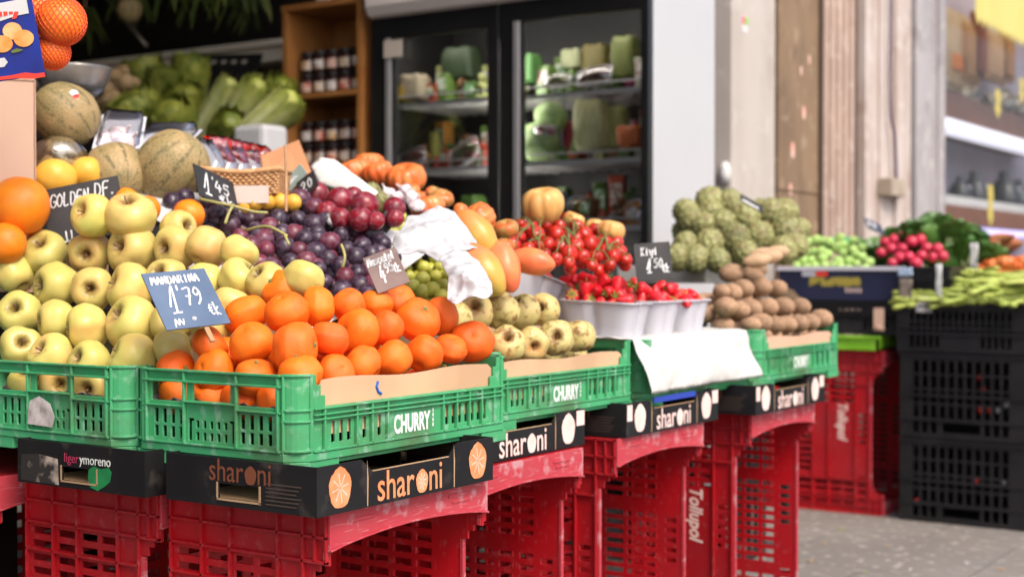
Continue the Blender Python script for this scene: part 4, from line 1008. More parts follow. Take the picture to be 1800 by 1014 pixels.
wrapped_block(832,400,.18,.09,.10,.12,(.10,.20,.04),'green pack low behind the left door')
wrapped_block(812,140,.22,.14,.10,.12,(.03,.05,.02),'very dark leafy pack on the top shelf of the left door')

_rf = random.Random(77)
_cols = [((.14,.24,.05),'green'),((.42,.44,.16),'yellow-green'),((.50,.07,.03),'red'),((.55,.24,.05),'orange'),((.24,.12,.05),'brown'),((.50,.48,.36),'cream'),((.08,.15,.03),'dark green'),((.30,.05,.12),'purple')]
_used = {}
def _lab(c, kind, k, wh):
    return '%s %s, %s, %s' % (c, kind, ['front','middle','back'][k], wh)
for (di, k_) in [(0,0),(0,1),(0,2),(1,0),(1,1),(1,2)]:
    z = shelf_z[(di, k_)]; xa, xb = ((-hw+T+.05, mid-.05) if di == 0 else (mid+.06, hw-T-.05)); n_ = 8
    for q in range(n_):
        for dd in (0, 1):
            x = -2.905+xa+(xb-xa)*(q+.5)/n_; y = FYN+((.105 if k_ == 2 else .19) if dd == 0 else .31)+_rf.uniform(-.01,.01)
            if _rf.random() < .12: continue
            c, cn = _cols[_rf.randrange(8)]; w2 = (xb-xa)/n_*_rf.uniform(.8,1.05); h2 = _rf.uniform(.06,.13)+.08*dd
            lb_ = '%s produce pack, %s from left, %s row, %s shelf of the %s fridge door' % (cn, ORD[q], ['nearer','rear'][dd], ['top','middle','bottom'][k_], ['left','right'][di])
            if _rf.random() < .45:
                o = empty('produce_bag', (x, y, z), _rf.random()); tag(o, lb_, 'produce pack', 'packed produce on the fridge shelves'); mb = MB()
                for g in range(9):
                    r_ = w2*_rf.uniform(.20,.30); mb.lathe([(a_*r_, b_*r_) for a_, b_ in crom(P_ROUND, 1)], 10, c=(_rf.uniform(-.3,.3)*w2, _rf.uniform(-.02,.02), r_+_rf.random()*max(.005, h2-2*r_)))
                mb.build('contents', M('bag_food', c, tuple(v*.5 for v in c), nscale=40, rough=.3), o, True)
            else:
                o = empty('produce_bag', (x, y, z), _rf.uniform(-.3,.3), rot=(_rf.uniform(-.15,.1), 0, _rf.uniform(-.3,.3))); tag(o, lb_, 'produce pack', 'packed produce on the fridge shelves')
                mb = MB(); mb.box(-w2/2, w2/2, -.03, .03, 0, h2); mb.build('carton', M('pack_body', c, tuple(v*.6 for v in c), nscale=30, rough=.3), o, bevel=.006)
                mb = MB(); mb.box(-w2*.38, w2*.38, -.0315, -.0305, h2*.45, h2*.85); mb.build('label', m_lab0[_rf.randrange(2)], o)
# ---------------------------------------------------------------- jar cabinet
cxl, cxr = onY(497, 150, FYN).x, onY(642, 150, FYN).x
CB = empty('jar_cabinet', (cxl, FYN, 0)); tag(CB, 'orange-brown wooden cabinet holding rows of small jars', 'cabinet')
cw = cxr-cxl-.02; ctop = onY(565, 13, FYN).z
mb = MB(); mb.box(0, .022, 0, .30, 0, ctop); mb.box(cw-.022, cw, 0, .30, 0, ctop); mb.box(.0225, cw-.0225, .29, .30, 0, ctop); mb.build('side_panel', m_cabwood, CB)
mb = MB(); mb.box(-.004, cw+.004, -.004, .304, ctop+.0005, ctop+.024); mb.build('top', m_cabwood, CB)
for py in (166, 292, 420):
    z = onY(565, py, FYN).z; mb = MB(); mb.box(.0225, cw-.0225, .002, .289, z-.010, z+.010); mb.build('shelf', m_cabwood, CB)
m_jar = M('dark_jam', (.035,.008,.008), (.05,.015,.01), nscale=5, rough=.12, spec=.6)
m_lidb = M('black_lid', (.012,.010,.010), rough=.4)
m_lab = [M('jar_label_a', (.62,.40,.32), (.50,.08,.05), nscale=26, rough=.6, ramp=(.5,.55)), M('jar_label_b', (.58,.48,.40), (.52,.30,.12), nscale=26, rough=.6, ramp=(.5,.55)), M('jar_label_c', (.60,.55,.52), (.36,.26,.20), nscale=26, rough=.6, ramp=(.5,.55))]
for li, (py, lv) in enumerate([(166, 'upper'), (292, 'lower')]):
    z = onY(565, py, FYN).z + .0105
    for st_ in range(2):
        for dpt in range(2):
            for k in range(5):
                o = empty('jam_jar', (cxl+.072+k*.067, FYN+.075+dpt*.075, z+st_*.088)); o.scale = (1.08, 1.08, 1); tag(o, 'dark jam jar %s from left, %s %s layer, %s cabinet shelf' % (ORD[k], 'front' if dpt == 0 else 'rear', 'bottom' if st_ == 0 else 'top', lv), 'jar', 'jam jars in the wooden cabinet')
                mb = MB(); mb.lathe([(0,0),(.026,0),(.029,.006),(.029,.055),(.024,.066),(0,.067)], 16); mb.build('glass', m_jar, o, True)
                mb = MB(); mb.lathe([(0,.0672),(.027,.0672),(.028,.072),(.028,.084),(.025,.086),(0,.086)], 16); mb.build('lid', m_lidb, o)
                if dpt == 0:
                    mb = MB(); n = 12; A = [(-2.6+2.1*i/n) for i in range(n+1)]
                    mb.add([(.0296*math.cos(a), .0296*math.sin(a), zz) for zz in (.012,.048) for a in A], [(i, i+1, n+2+i, n+1+i) for i in range(n)]); mb.build('label', m_lab[(k+st_+li) % 3], o, True)
for i, (px, wd) in enumerate([(545,.03),(587,.026)]):
    p = onY(px, -2, FYN); mb = MB(); mb.lathe([(0,0),(wd,0),(wd*1.05,.05),(wd*.6,.07),(wd*.6,.09),(0,.09)], 14); o = mb.build('pale_bottle', m_lab[2], None, True, loc=(p.x, FYN+.08, ctop+.0245)); tag(o, 'pale bottle on top of the cabinet, ' + ['left one', 'right one'][i], 'bottle')

# ---------------------------------------------------------------- deep left: ledge, dark mirror, greens
LY = 4.62
m_ledge = M('beige_ledge', (.74,.66,.56), (.66,.58,.48), nscale=4, rough=.6)
za, zb_ = onY(300, 128, LY).z, onY(300, 92, LY).z
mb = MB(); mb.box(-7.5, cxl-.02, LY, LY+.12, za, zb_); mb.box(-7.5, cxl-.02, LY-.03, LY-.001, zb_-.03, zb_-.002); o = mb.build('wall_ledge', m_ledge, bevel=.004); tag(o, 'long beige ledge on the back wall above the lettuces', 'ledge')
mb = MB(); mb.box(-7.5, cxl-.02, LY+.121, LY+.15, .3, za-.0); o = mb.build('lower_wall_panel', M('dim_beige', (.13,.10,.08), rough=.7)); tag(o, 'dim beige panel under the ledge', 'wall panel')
mb = MB(); mb.tube([onY(183,-8,LY-.1), onY(258,82,LY-.1)], .010, 8); o = mb.build('metal_rail', M('dim_metal', (.20,.17,.14), rough=.4, metal=.5), None, True); tag(o, 'slanting metal rail crossing the dark upper corner', 'rail')
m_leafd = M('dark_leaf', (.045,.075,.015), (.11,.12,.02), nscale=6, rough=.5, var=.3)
def leaf(mb, base, d, L, w_, droop, nseg=6, curl=.3, side=None):
    d = Vector(d).normalized(); sd = side or d.cross(Vector((0,0,1))).normalized(); 
    if sd.length < .1: sd = Vector((1,0,0))
    up = sd.cross(d).normalized(); p = Vector(base); vs = []
    for i in range(nseg+1):
        t = i/nseg; wd = w_*math.sin(math.pi*min(.98, t*.9+.08))**.8
        q = p + d*(L*t) + Vector((0,0,-droop*L*t*t))
        vs += [q-sd*wd/2+up*curl*wd*.5, q, q+sd*wd/2+up*curl*wd*.5]
    mb.add(vs, [(3*i+a, 3*i+a+1, 3*i+a+4, 3*i+a+3) for i in range(nseg) for a in (0, 1)])
for i, (px, py) in enumerate([(225,25),(300,10),(345,15),(440,30),(150,60),(395,5)]):
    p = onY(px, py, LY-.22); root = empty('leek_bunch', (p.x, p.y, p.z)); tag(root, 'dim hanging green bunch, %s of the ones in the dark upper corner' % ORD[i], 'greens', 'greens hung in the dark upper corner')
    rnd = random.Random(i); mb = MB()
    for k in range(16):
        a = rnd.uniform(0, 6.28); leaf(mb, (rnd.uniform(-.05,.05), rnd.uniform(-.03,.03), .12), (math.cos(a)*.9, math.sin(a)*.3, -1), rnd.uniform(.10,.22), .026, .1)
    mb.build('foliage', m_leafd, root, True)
    mb = MB(); mb.tube([(0,0,.10),(0,0,.45)], .004, 5); mb.build('string', m_stick, root)
mb = MB(); mb.box(-7.5, cxl-.05, LY-.30, LY-.16, 2.30, 3.45); o = mb.build('hanging_rail', m_dark); tag(o, 'dark beam from which the greens hang', 'beam')
p = onY(228, 18, LY-.3); o = fruit('melon', p, .055, 'dim brownish squash hanging in the dark upper corner', 'squash', None, name='hanging_squash')
# shelf of lettuces
SY = 4.15
zs = onY(330, 250, SY-.25).z
mb = MB(); mb.box(-6.2, cxl-.06, SY-.42, SY+.35, zs-.06, zs-.02); mb.box(-6.2, cxl-.06, SY-.44, SY-.421, zs-.09, zs+.03); o = mb.build('vegetable_shelf', m_black); tag(o, 'dark shelf holding the lettuces and cabbages', 'shelf')
def x_rib(lo, hi):
    def f(t, ob, co, out, oi):
        s = sep(t, ob)
        an = mathn(t, 'ARCTAN2', s[1], s[0]); w_ = mathn(t, 'SINE', mathn(t, 'MULTIPLY', an, 7))
        k = mathn(t, 'MULTIPLY', mrange(t, s[2], hi, lo), mrange(t, w_, -.4, .7, .35, 1.0))
        return mixc(t, k, out, (.66,.66,.42))
    return f
m_cab = [M('napa_leaf', (.20,.25,.03), (.40,.42,.10), nscale=22, rough=.5, var=.12, bump=.5, bscale=60, extra=x_rib(-.10,.17)), M('green_lettuce_leaf', (.09,.125,.012), (.30,.31,.05), nscale=18, rough=.5, var=.2, bump=.5, bscale=60, extra=x_rib(-.16,.0))]
def lettuce(p, L, wd, ax, mat, label, seed, cat='lettuce', name='lettuce', group='lettuces and cabbages on the back shelf'):
    root = empty(name, p, rot=axis_rot(ax, seed)); tag(root, label, cat, group)
    rnd = random.Random(seed); mb = MB()
    mb.lathe(crom([(0,-L*.5),(wd*.30,-L*.48),(wd*.42,-L*.1),(wd*.46,L*.2),(wd*.3,L*.45),(0,L*.5)], 4), 18, fn=lambda r, z, t: (r*(1+.05*math.sin(5*t)), z))
    for k in range(16):
        a = k*2.4; r0 = wd*(.30+.05*(k % 3)); c, s_ = math.cos(a), math.sin(a)
        nseg, nw = 7, 6; vs = []
        for i in range(nseg+1):
            t = i/nseg; rr = r0 + wd*.16*math.sin(t*2.6)+ (wd*.10*t*t if k > 8 else 0); ww = (.35+.75*math.sin(min(t*1.25, 1)*1.6))
            for j in range(nw+1):
                b = a+(j/nw-.5)*ww*1.3; rf = 1+.06*math.sin(j*2.7+i*1.9+k)*t*1.6
                vs.append((rr*rf*math.cos(b), rr*rf*math.sin(b), -L*.48+L*(.86+.12*rnd.random())*t + .012*math.sin(j*3.1+k)*t))
        mb.add(vs, [(i*(nw+1)+j, i*(nw+1)+j+1, (i+1)*(nw+1)+j+1, (i+1)*(nw+1)+j) for i in range(nseg) for j in range(nw)])
    mb.build('leaves', mat, root, True); return root
for i, (px, py, dY, L, wd, ax, mi, lb) in enumerate([
    (415,203,-.30,.40,.115,(.7,0,.75),0,'long pale cabbage leaning right, second from the cabinet'), (462,211,-.34,.38,.115,(.8,.1,.55),0,'long pale cabbage nearest the wooden cabinet'),
    (378,168,-.20,.32,.11,(.6,0,.7),0,'pale cabbage with white ribs above the two long ones'), (305,212,-.30,.20,.18,(.1,-.5,.6),1,'round green lettuce in the front of the pile'),
    (245,200,-.28,.22,.20,(-.1,-.5,.7),1,'round yellow-green lettuce at the left front of the pile'), (325,165,-.12,.22,.17,(.3,-.3,.7),1,'green lettuce in the middle of the pile'),
    (290,140,0,.24,.17,(.3,-.2,.8),1,'green lettuce high in the pile'), (260,118,.1,.24,.18,(0,-.2,.8),1,'dark green lettuce at the top of the pile'), (335,115,.1,.24,.16,(.2,-.2,.8),1,'dark green lettuce beside the black crate'),
    (440,165,-.05,.24,.15,(.8,0,.4),1,'green cabbage behind the long pale ones'), (480,180,-.1,.24,.14,(.8,0,.3),1,'green cabbage touching the cabinet side'), (395,225,-.38,.20,.12,(.6,-.2,.3),1,'small green lettuce under the long pale cabbage'),
    (480,150,.05,.22,.14,(.6,0,.6),1,'dim green head below the black crate')]):
    lettuce(onY(px, py+(26 if py < 190 else 6), SY+dY), L*.92, wd*(.85 if py < 190 else .92), ax, m_cab[mi], lb, i+2)
m_ging = M('ginger_skin', (.46,.31,.16), (.36,.23,.11), nscale=5, rough=.7, var=.1)
for i, (px, py) in enumerate([(190,165),(205,185),(225,150),(185,195),(215,170),(208,135),(232,168),(200,205)]):
    bm_ = MB(); rnd = random.Random(i)
    for k in range(4):
        c = Vector((rnd.uniform(-.03,.03), rnd.uniform(-.03,.03), rnd.uniform(-.03,.03))); r = rnd.uniform(.022,.034)
        bm_.lathe([(rr*r, zz*r) for rr, zz in crom(P_ROUND, 2)], 12, c=c)
    o = bm_.build('ginger_root', m_ging, None, True, loc=onY(px, py, SY-.2+.02*i)); tag(o, 'knobbly tan root, %s of the little heap left of the lettuces' % ORD[i], 'root', 'tan roots left of the lettuces')
# tilted black crate behind the lettuces
o = empty('black_crate', onY(402, 118, SY+.22), rot=(R(-22), R(4), 0)); tag(o, 'tilted black crate with oval handholes behind the lettuces', 'crate')
mb = MB(); mb.panel((0,0,0), (1,0,0), (0,0,1), (0,-1,0), (-.17,.17), (-.10,.06), [(-.12+.06*k, -.085+.06*k, .015, .035) for k in range(4)] + [(-.14+.05*k, -.12+.05*k, -.08, -.02) for k in range(6)], .006); mb.build('side', m_black, o)
mb = MB(); mb.box(-.17, .17, .001, .22, -.105, -.1); mb.build('floor', m_black, o)
mb = MB(); mb.box(0, .15, -.08, .05, -.12, 0); o = mb.build('white_tub', m_frw, None, loc=onY(436, 224, SY-.46), bevel=.02); tag(o, 'white tub below the long pale cabbages', 'tub')
# ================================================================ the stall along the pavement
GZ = .642                                       # underside of the green crates
crates = [
 (-1.415, 1.562, 'green crate heaped with mandarins, nearest on the street side', True),
 (-1.774, 1.548, 'green crate of yellow apples with a torn paper sticker on its end', False),
 (-1.490, 2.165, 'green crate of russet-spotted apples just beyond the mandarins', True),
 (-1.480, 2.745, 'green crate under the white strawberry punnets and white cloth', True),
 (-1.462, 3.325, 'green crate of kiwis, farthest along the row', True)]
for (x, y, lb, tx) in crates: green_crate(x, y, GZ, lb, text=tx)
# torn sticker on the end of the apple crate
_o = [k for k in bpy.data.objects if k.get('label') == crates[1][2]][0]
mb = MB(); mb.prism([(-.052,.045),(.012,.043),(.018,.060),(.006,.082),(-.022,.093),(-.046,.084),(-.050,.066)], 1, -GL/2-.0075, -GL/2-.007)
mb.build('torn_sticker', M('scraped_sticker', (.62,.56,.54), (.30,.26,.24), nscale=45, rough=.8, bump=.4), _o)
wood_insert(-1.415, 1.562, GZ, 'pale wooden board with a blue mark edging the mandarins', h=.078)
wood_insert(-1.490, 2.165, GZ, 'pale board holding the russet-spotted apples', h=.068)
wood_insert(-1.462, 3.325, GZ, 'pinkish board along the foot of the kiwi heap', mat=M('pink_board', (.60,.36,.25), (.55,.33,.22), nscale=5, rough=.75), h=.068)
b_ = [k for k in bpy.data.objects if k.get('label', '').startswith('pale wooden board')][0]
mb = MB(); mb.tube([(.001, -.088, .128), (.001, -.092, .120), (.001, -.088, .112), (.001, -.080, .108)], .0022, 6); mb.build('blue_mark', M('blue_ink', (.01,.10,.45), rough=.6), b_)
# rumpled paper in the crates, seen through the openings
for i, (x, y, lb, tx) in enumerate(crates[:3]):
    cx_, cy_ = x-GW/2, y+GL/2
    def q(u, v, cx_=cx_, cy_=cy_, i=i):
        X = cx_ + (u-.5)*(GW-.022); Y = cy_ + (v-.5)*(GL-.022)
        e = max(abs(u-.5), abs(v-.5))*2
        z = GZ+.074+.024*e**6 + .010*mnoise.noise(Vector((X*40, Y*40, i))) + .006*mnoise.noise(Vector((X*110, Y*110, i)))
        return (X, Y, z)
    tag(sheet('liner_paper', q, 46, 60, m_news, .0008), ['crumpled grey-pink paper under the mandarins', 'crumpled grey-pink paper under the yellow apples', 'crumpled paper under the russet-spotted apples'][i], 'paper', 'crumpled papers lining the crates')

red = [(-1.380, 1.590, 'red upright crate nearest the camera on the street side'),
       (-1.455, 2.035, 'second red upright crate of the front row, under the pale-printed box'),
       (-1.465, 2.600, 'third red upright crate of the front row, below the white cloth'),
       (-1.440, 3.225, 'fourth red upright crate of the front row, below the kiwis')]
for i, (x, y, lb) in enumerate(red): red_crate(x, y, lb, text=(i == 3))
for i, (x, y, lb) in enumerate([(-1.724, 1.580, 'red upright crate under the yellow apples'), (-2.085, 1.545, 'red upright crate cut by the left edge of the photo'),
          (-1.790, 2.15, 'red upright crate behind, seen through the slots of the front row'), (-1.76, 2.72, 'red upright crate standing behind the third of the front row')]):
    red_crate(x, y, lb, text=False)
fruit_carton(-1.352, 1.532, .5925, 'black fruit box with orange fruit-slice print under the mandarin crate', m_orpr)
fruit_carton(-1.468, 2.030, .5925, 'black fruit box with white lettering under the russet-apple crate', m_pkpr, blotch=True)
fruit_carton(-1.448, 2.612, .5925, 'black fruit box with pale print under the white cloth', m_pkpr, blotch=True)
fruit_carton(-1.408, 3.182, .5925, 'black fruit box with pale print under the kiwi crate', m_pkpr, blotch=True)
ob = fruit_carton(-1.694, 1.520, .5925, 'scuffed dark box with a green fruit print under the yellow apples', m_orpr, side_print=False, front=False)
s1, (a1, b1) = text_mesh('liger', .022, m_magpr, sx=.95); s2, (a2, b2) = text_mesh('ymoreno', .022, m_whpr, sx=.92)
fr = frame((1, 0, 0), (0, 0, 1))
link('lettering', s1, ob, (-.035-a1, -CL/2-.0010, .042), fr); link('lettering', s2, ob, (-.035+(b1-a1)+.002-a2, -CL/2-.0010, .042), fr)
mb = MB(); mb.prism([(.028,.006),(.045,.0015),(.062,.010),(.074,.018),(.078,.034),(.070,.040),(.052,.037),(.036,.040),(.024,.034),(.022,.020)], 1, -CL/2-.0008, -CL/2-.0003); mb.build('green_fruit_print', m_gnpr, ob)
mb = MB(); mb.prism([(-.146,.004),(-.05,.003),(-.052,.045),(-.10,.050),(-.144,.047)], 1, -CL/2-.0006, -CL/2-.0002)
mb.build('scuffed_panel', M('scuffed_panel', (.02,.017,.016), (.42,.34,.28), nscale=26, rough=.8, ramp=(.47,.60), detail=9), ob)

# hidden stand that carries the back rows: stepped dark trestle boards
st = empty('display_stand', (-2.3, 2.9, 0)); tag(st, 'dark stepped stand carrying the back rows of fruit', 'display stand')
mb = MB()
steps = [(-2.10, -1.865, 2.13, 4.6, .74), (-2.45, -2.140, 1.74, 4.15, .90), (-2.85, -2.455, 1.56, 4.05, 1.02), (-3.6, -2.855, 1.56, 4.0, 1.06)]
for (x0, x1, y0, y1, z) in steps: mb.box(x0-2.3+2.3+2.3, x1+2.3, y0-2.9, y1-2.9, z-.03, z)
mb.build('step_board', m_dark, st)
for (x0, x1, y0, y1, z) in steps:
    for xx in (x0+.02, x1-.05):
        for yy in (y0+.03, y1-.08): mb = MB(); mb.box(xx+2.3, xx+.03+2.3, yy-2.9, yy+.05-2.9, 0, z-.031); mb.build('leg', m_dark, st)

# ---------------------------------------------------------------- yellow apples
def S_apple(x, y):
    if y < 1.592: return -1
    return min(.800 + .75*(y-1.600) - .10*(x+1.95), 1.075)
apple_rows = [
 ('lowest', [(33,612,37),(88,630,40),(155,638,38),(232,636,46),(302,617,37)]),
 ('second', [(30,552,38),(97,565,37),(150,576,40),(232,571,49),(300,570,38),(370,577,34)]),
 ('third',  [(22,484,34),(97,503,41),(160,507,37),(229,507,44),(290,490,36),(357,500,38),(400,538,34),(418,493,38),(467,497,30),(531,492,28)]),
 ('fourth', [(77,448,41),(156,444,37),(231,440,47),(308,436,38),(361,436,37),(418,445,31)]),
 ('top',    [(162,379,36),(225,381,42),(310,402,30)])]
for rn, row in apple_rows:
    for i, (x, y, r) in enumerate(row):
        p, D = march(x, y, S_apple)
        rad = min(max(r*D/FPX*1.02, .0345), .0475)
        if rn == 'top' and x < 300: p = at(x, y, 2.665); D = 2.665
        p = p + _F*(.012)
        right = x > 300
        ax = camdir(.72+random.uniform(-.9,.15), random.uniform(-.9,.1) if not right else random.uniform(-.8,.5), random.uniform(.0,.5) if not right else random.uniform(.0,.9), .14)
        tops = {(225,381): camdir(.55,.0,.75,.02), (162,379): camdir(.72,-.45,.25,.02), (231,440): camdir(.75,-.5,.15,.02), (156,444): camdir(.85,0,-.1,.02), (308,436): camdir(.75,-.5,0,.02), (229,507): camdir(.5,-.8,.3,.02), (160,507): camdir(.95,.1,0,.02), (232,571): camdir(.5,-.6,.45,.02), (361,436): camdir(-.5,.3,.6,.05), (418,493): camdir(.1,.6,.7,.05), (357,500): camdir(-.3,.2,.8,.1), (400,538): camdir(-.3,.2,.8,.1)}
        if (x, y) in tops: ax = tops[(x, y)]
        fruit('apple', p, rad, 'yellow apple, %s from the left in the %s row of the apple heap' % (ORD[i], rn), 'apple', 'yellow apples heaped in the left crate', ax, 'golden_apple', ME_STEM)
# fill the crate's own floor layer so that the heap stands on fruit
for i in range(4):
    for j in range(3):
        fruit('apple', (-2.072+.083*i, 1.602+.085*j, GZ+.108), .039, 'yellow apple of the layer seen through the crate openings', 'apple', 'yellow apples of the bottom layer', camdir(.7,-.4,.3,.3), 'golden_apple', ME_STEM)

# ---------------------------------------------------------------- mandarins
def S_mand(x, y):
    if y < 1.604 or x > -1.456: return -1
    return min(.803+.52*(y-1.590), .803+.52*(-1.412-x), .930)
mand_rows = [
 ('bottom row facing the camera', [(307,650,34),(375,652,38),(447,665,37),(527,661,41),(367,607,33)]),
 ('bottom row along the board', [(589,657,34),(637,642,34),(690,633,37),(746,623,34),(792,614,30),(830,600,37)]),
 ('middle row', [(440,604,40),(517,610,44),(578,597,36),(629,582,40),(680,576,32),(735,563,40),(775,557,34)]),
 ('third row', [(430,554,37),(503,550,38),(559,538,36),(612,538,30),(661,536,32),(700,529,30)]),
 ('very top', [(493,508,35)])]
for rn, row in mand_rows:
    for i, (x, y, r) in enumerate(row):
        p, D = march(x, y, S_mand)
        rad = min(max(r*D/FPX*1.04, .031), .040)
        p = p + _F*.008
        fruit('mandarin', p, rad, ('orange mandarin alone at the very top of the heap' if rn == 'very top' else 'orange mandarin, %s from the left in the %s' % (ORD[i], rn)), 'mandarin', 'mandarins heaped in the near green crate',
              camdir(random.uniform(-.6,.7), random.uniform(-.7,.7), random.uniform(-.2,1), .3), 'mandarin', ME_CALYX if random.random() < .75 else None, sc=(random.uniform(.94,1.05), random.uniform(.94,1.05), random.uniform(.90,1.08)))
for i in range(4):
    for j in range(5):
        fruit('mandarin', (-1.715+.071*i, 1.610+.088*j, GZ+.104), .0345, 'orange mandarin of the layer seen through the crate openings', 'mandarin', 'mandarins of the bottom layer', None, 'mandarin')
for i in range(3):
    for j in range(4):
        fruit('mandarin', (-1.680+.071*i, 1.68+.080*j, GZ+.160), .034, 'orange mandarin buried in the middle of the heap', 'mandarin', 'mandarins inside the heap', None, 'mandarin')

# ---------------------------------------------------------------- russet-spotted apples
def S_rus(x, y):
    if x > -1.530: return -1
    return min(.795+.62*(-1.500-x), .90)
for rn, row in [('front', [(891,606,32),(934,605,29),(978,595,30),(1017,592,29)]), ('back', [(829,548,35),(880,548,32),(919,549,30),(957,545,28),(800,560,30)])]:
    for i, (x, y, r) in enumerate(row):
        p, D = march(x, y, S_rus); rad = min(max(r*D/FPX*1.05, .030), .042)
        ax = camdir(.75,.1,.25,.12) if (x in (829, 891)) else camdir(random.uniform(-.4,.7),random.uniform(-.6,.8),random.uniform(0,.6),.2)
        fruit('russet_apple', p+_F*.01, rad, 'pale russet-spotted apple, %s in the %s row beside the mandarins' % (ORD[i], rn), 'apple', 'russet-spotted apples behind the mandarins', ax, 'russet_apple', ME_STEM)
for i in range(3):
    for j in range(6):
        fruit('russet_apple', (-1.76+.08*i, 2.215+.085*j, GZ+.11), .037, 'pale russet-spotted apple in the layer below the others', 'apple', 'russet apples of the bottom layer', None, 'russet_apple')

# ---------------------------------------------------------------- grapes
def inpoly(x, y, P):
    c = False; n = len(P); j = n-1
    for i in range(n):
        (xi, yi), (xj, yj) = P[i], P[j]
        if (yi > y) != (yj > y) and x < (xj-xi)*(y-yi)/(yj-yi)+xi: c = not c
        j = i
    return c
def S_grape(x, y): return .918 + .45*(y-2.11) - .40*(x+1.80)
def poisson(P, rmin, rnd, tries=6000):
    xs = [p[0] for p in P]; ys = [p[1] for p in P]; out = []
    for _ in range(tries):
        x, y = rnd.uniform(min(xs), max(xs)), rnd.uniform(min(ys), max(ys))
        if inpoly(x, y, P) and all((x-a)**2+(y-b)**2 > rmin*rmin for a, b in out): out.append((x, y))
    return out
def grape_bunch(P, rmin, S, key, rad, label, group, seed, name='grape_bunch', stems=(), depth=.024, lay=2):
    rnd = random.Random(seed)
    c = (sum(p[0] for p in P)/len(P), sum(p[1] for p in P)/len(P)); cp, cd = march(c[0], c[1], S)
    root = empty(name, cp-Vector((0, 0, .05))); tag(root, label, 'grapes', group)
    placed = []
    for L in range(lay):
        for (x, y) in poisson(P, rmin, rnd):
            p, D = march(x, y, S); p = p + _F*(L*depth) + Vector((0, 0, -L*.010))
            p += _F*rnd.uniform(-.010, .010)
            if len(placed) >= 98: break
            placed.append(p)
            o = link('grape', rnd.choice(FM[key]), root, p-root.location, (rnd.uniform(0,6), rnd.uniform(0,6), rnd.uniform(0,6)), (rad*rnd.uniform(.88,1.12),)*3)
    for k in range(max(3, len(placed)//9)):                        # twigs between berries
        a = rnd.choice(placed); bq = min((q for q in placed if q is not a), key=lambda q: abs((q-a).length-.05))
        m_ = (a+bq)/2 - _F*.006 + Vector((0, 0, .004)); mb = MB()
        mb.tube(crom([a-root.location, m_-root.location, bq-root.location], 4), .0014, 5); mb.build('twig', m_gstem, root, True)
    for pts in stems:
        mb = MB(); q = [at(x, y, D)-root.location for x, y, D in pts]; mb.tube(crom(q, 5), [.0030]*(len(q)*5-4), 6); mb.build('stem', m_gstem, root, True)
    return root
G1 = [(298,352),(345,345),(395,352),(455,380),(465,420),(440,430),(415,415),(398,388),(355,392),(318,386)]
G2 = [(455,378),(478,352),(540,345),(560,395),(560,450),(545,500),(500,500),(455,475),(428,450),(440,425)]
G3 = [(540,350),(570,378),(640,400),(680,420),(692,445),(650,470),(664,515),(620,528),(560,515),(540,480)]
G4 = [(575,400),(640,420),(690,425),(705,440),(660,462),(640,490),(600,500),(560,480),(555,430)]
grape_bunch(G1, 21, S_grape, 'grape', .0190, 'dark grape bunch at the left, lying against the white paper', 'dark grape bunches', 3,
            stems=[[(352,350,2.72),(380,356,2.70),(410,362,2.70),(445,372,2.72),(470,374,2.74)], [(396,392,2.60),(402,375,2.64),(410,360,2.70)]])
grape_bunch(G2, 22, S_grape, 'grape', .0188, 'middle dark grape bunch around the thin wooden stick', 'dark grape bunches', 5,
            stems=[[(432,405,2.75),(470,398,2.72),(505,415,2.70)], [(500,412,2.7),(508,430,2.68)]])
grape_bunch(G3, 22, S_grape, 'grape', .0190, 'purple-red grape bunch behind the mandarins, beside the taupe sign', 'dark grape bunches', 8,
            stems=[[(600,430,2.7),(606,450,2.68),(602,470,2.68)]])
def S_gg(x, y): return .905 + .45*(y-2.35) - .40*(x+1.72)
grape_bunch([(700,455),(790,448),(795,480),(785,522),(745,524),(720,500)], 18, S_gg, 'green_grape', .0150, 'green grape bunch between the taupe sign and the white cloth', 'green grape bunches', 11, lay=2)
grape_bunch([(618,400),(660,390),(705,380),(718,400),(712,420),(660,412),(625,414)], 17, lambda x, y: S_gg(x, y)+.01, 'green_grape', .0150, 'small yellow-green grape bunch behind the purple grapes', 'green grape bunches', 12, lay=2)
# the grapes' own wooden tray with white paper
tray = empty('grape_tray', (-1.98, 2.4, .0)); tag(tray, 'low tray under the grapes lined with white paper', 'tray')
def q(u, v):
    X = -2.22+u*.42; Y = 2.02+v*.46
    return (X+1.98, Y-2.4, min(S_grape(X, Y), 1.09)-.062+.006*mnoise.noise(Vector((X*30, Y*30, 0))))
sheet('paper', q, 30, 40, m_wpap, .001, parent=tray)
mb = MB(); mb.box(-.34, .19, -.43, -.42, .74, .86); mb.box(.192, .20, -.43, .36, .74, .83); mb.build('side', m_wood, tray)

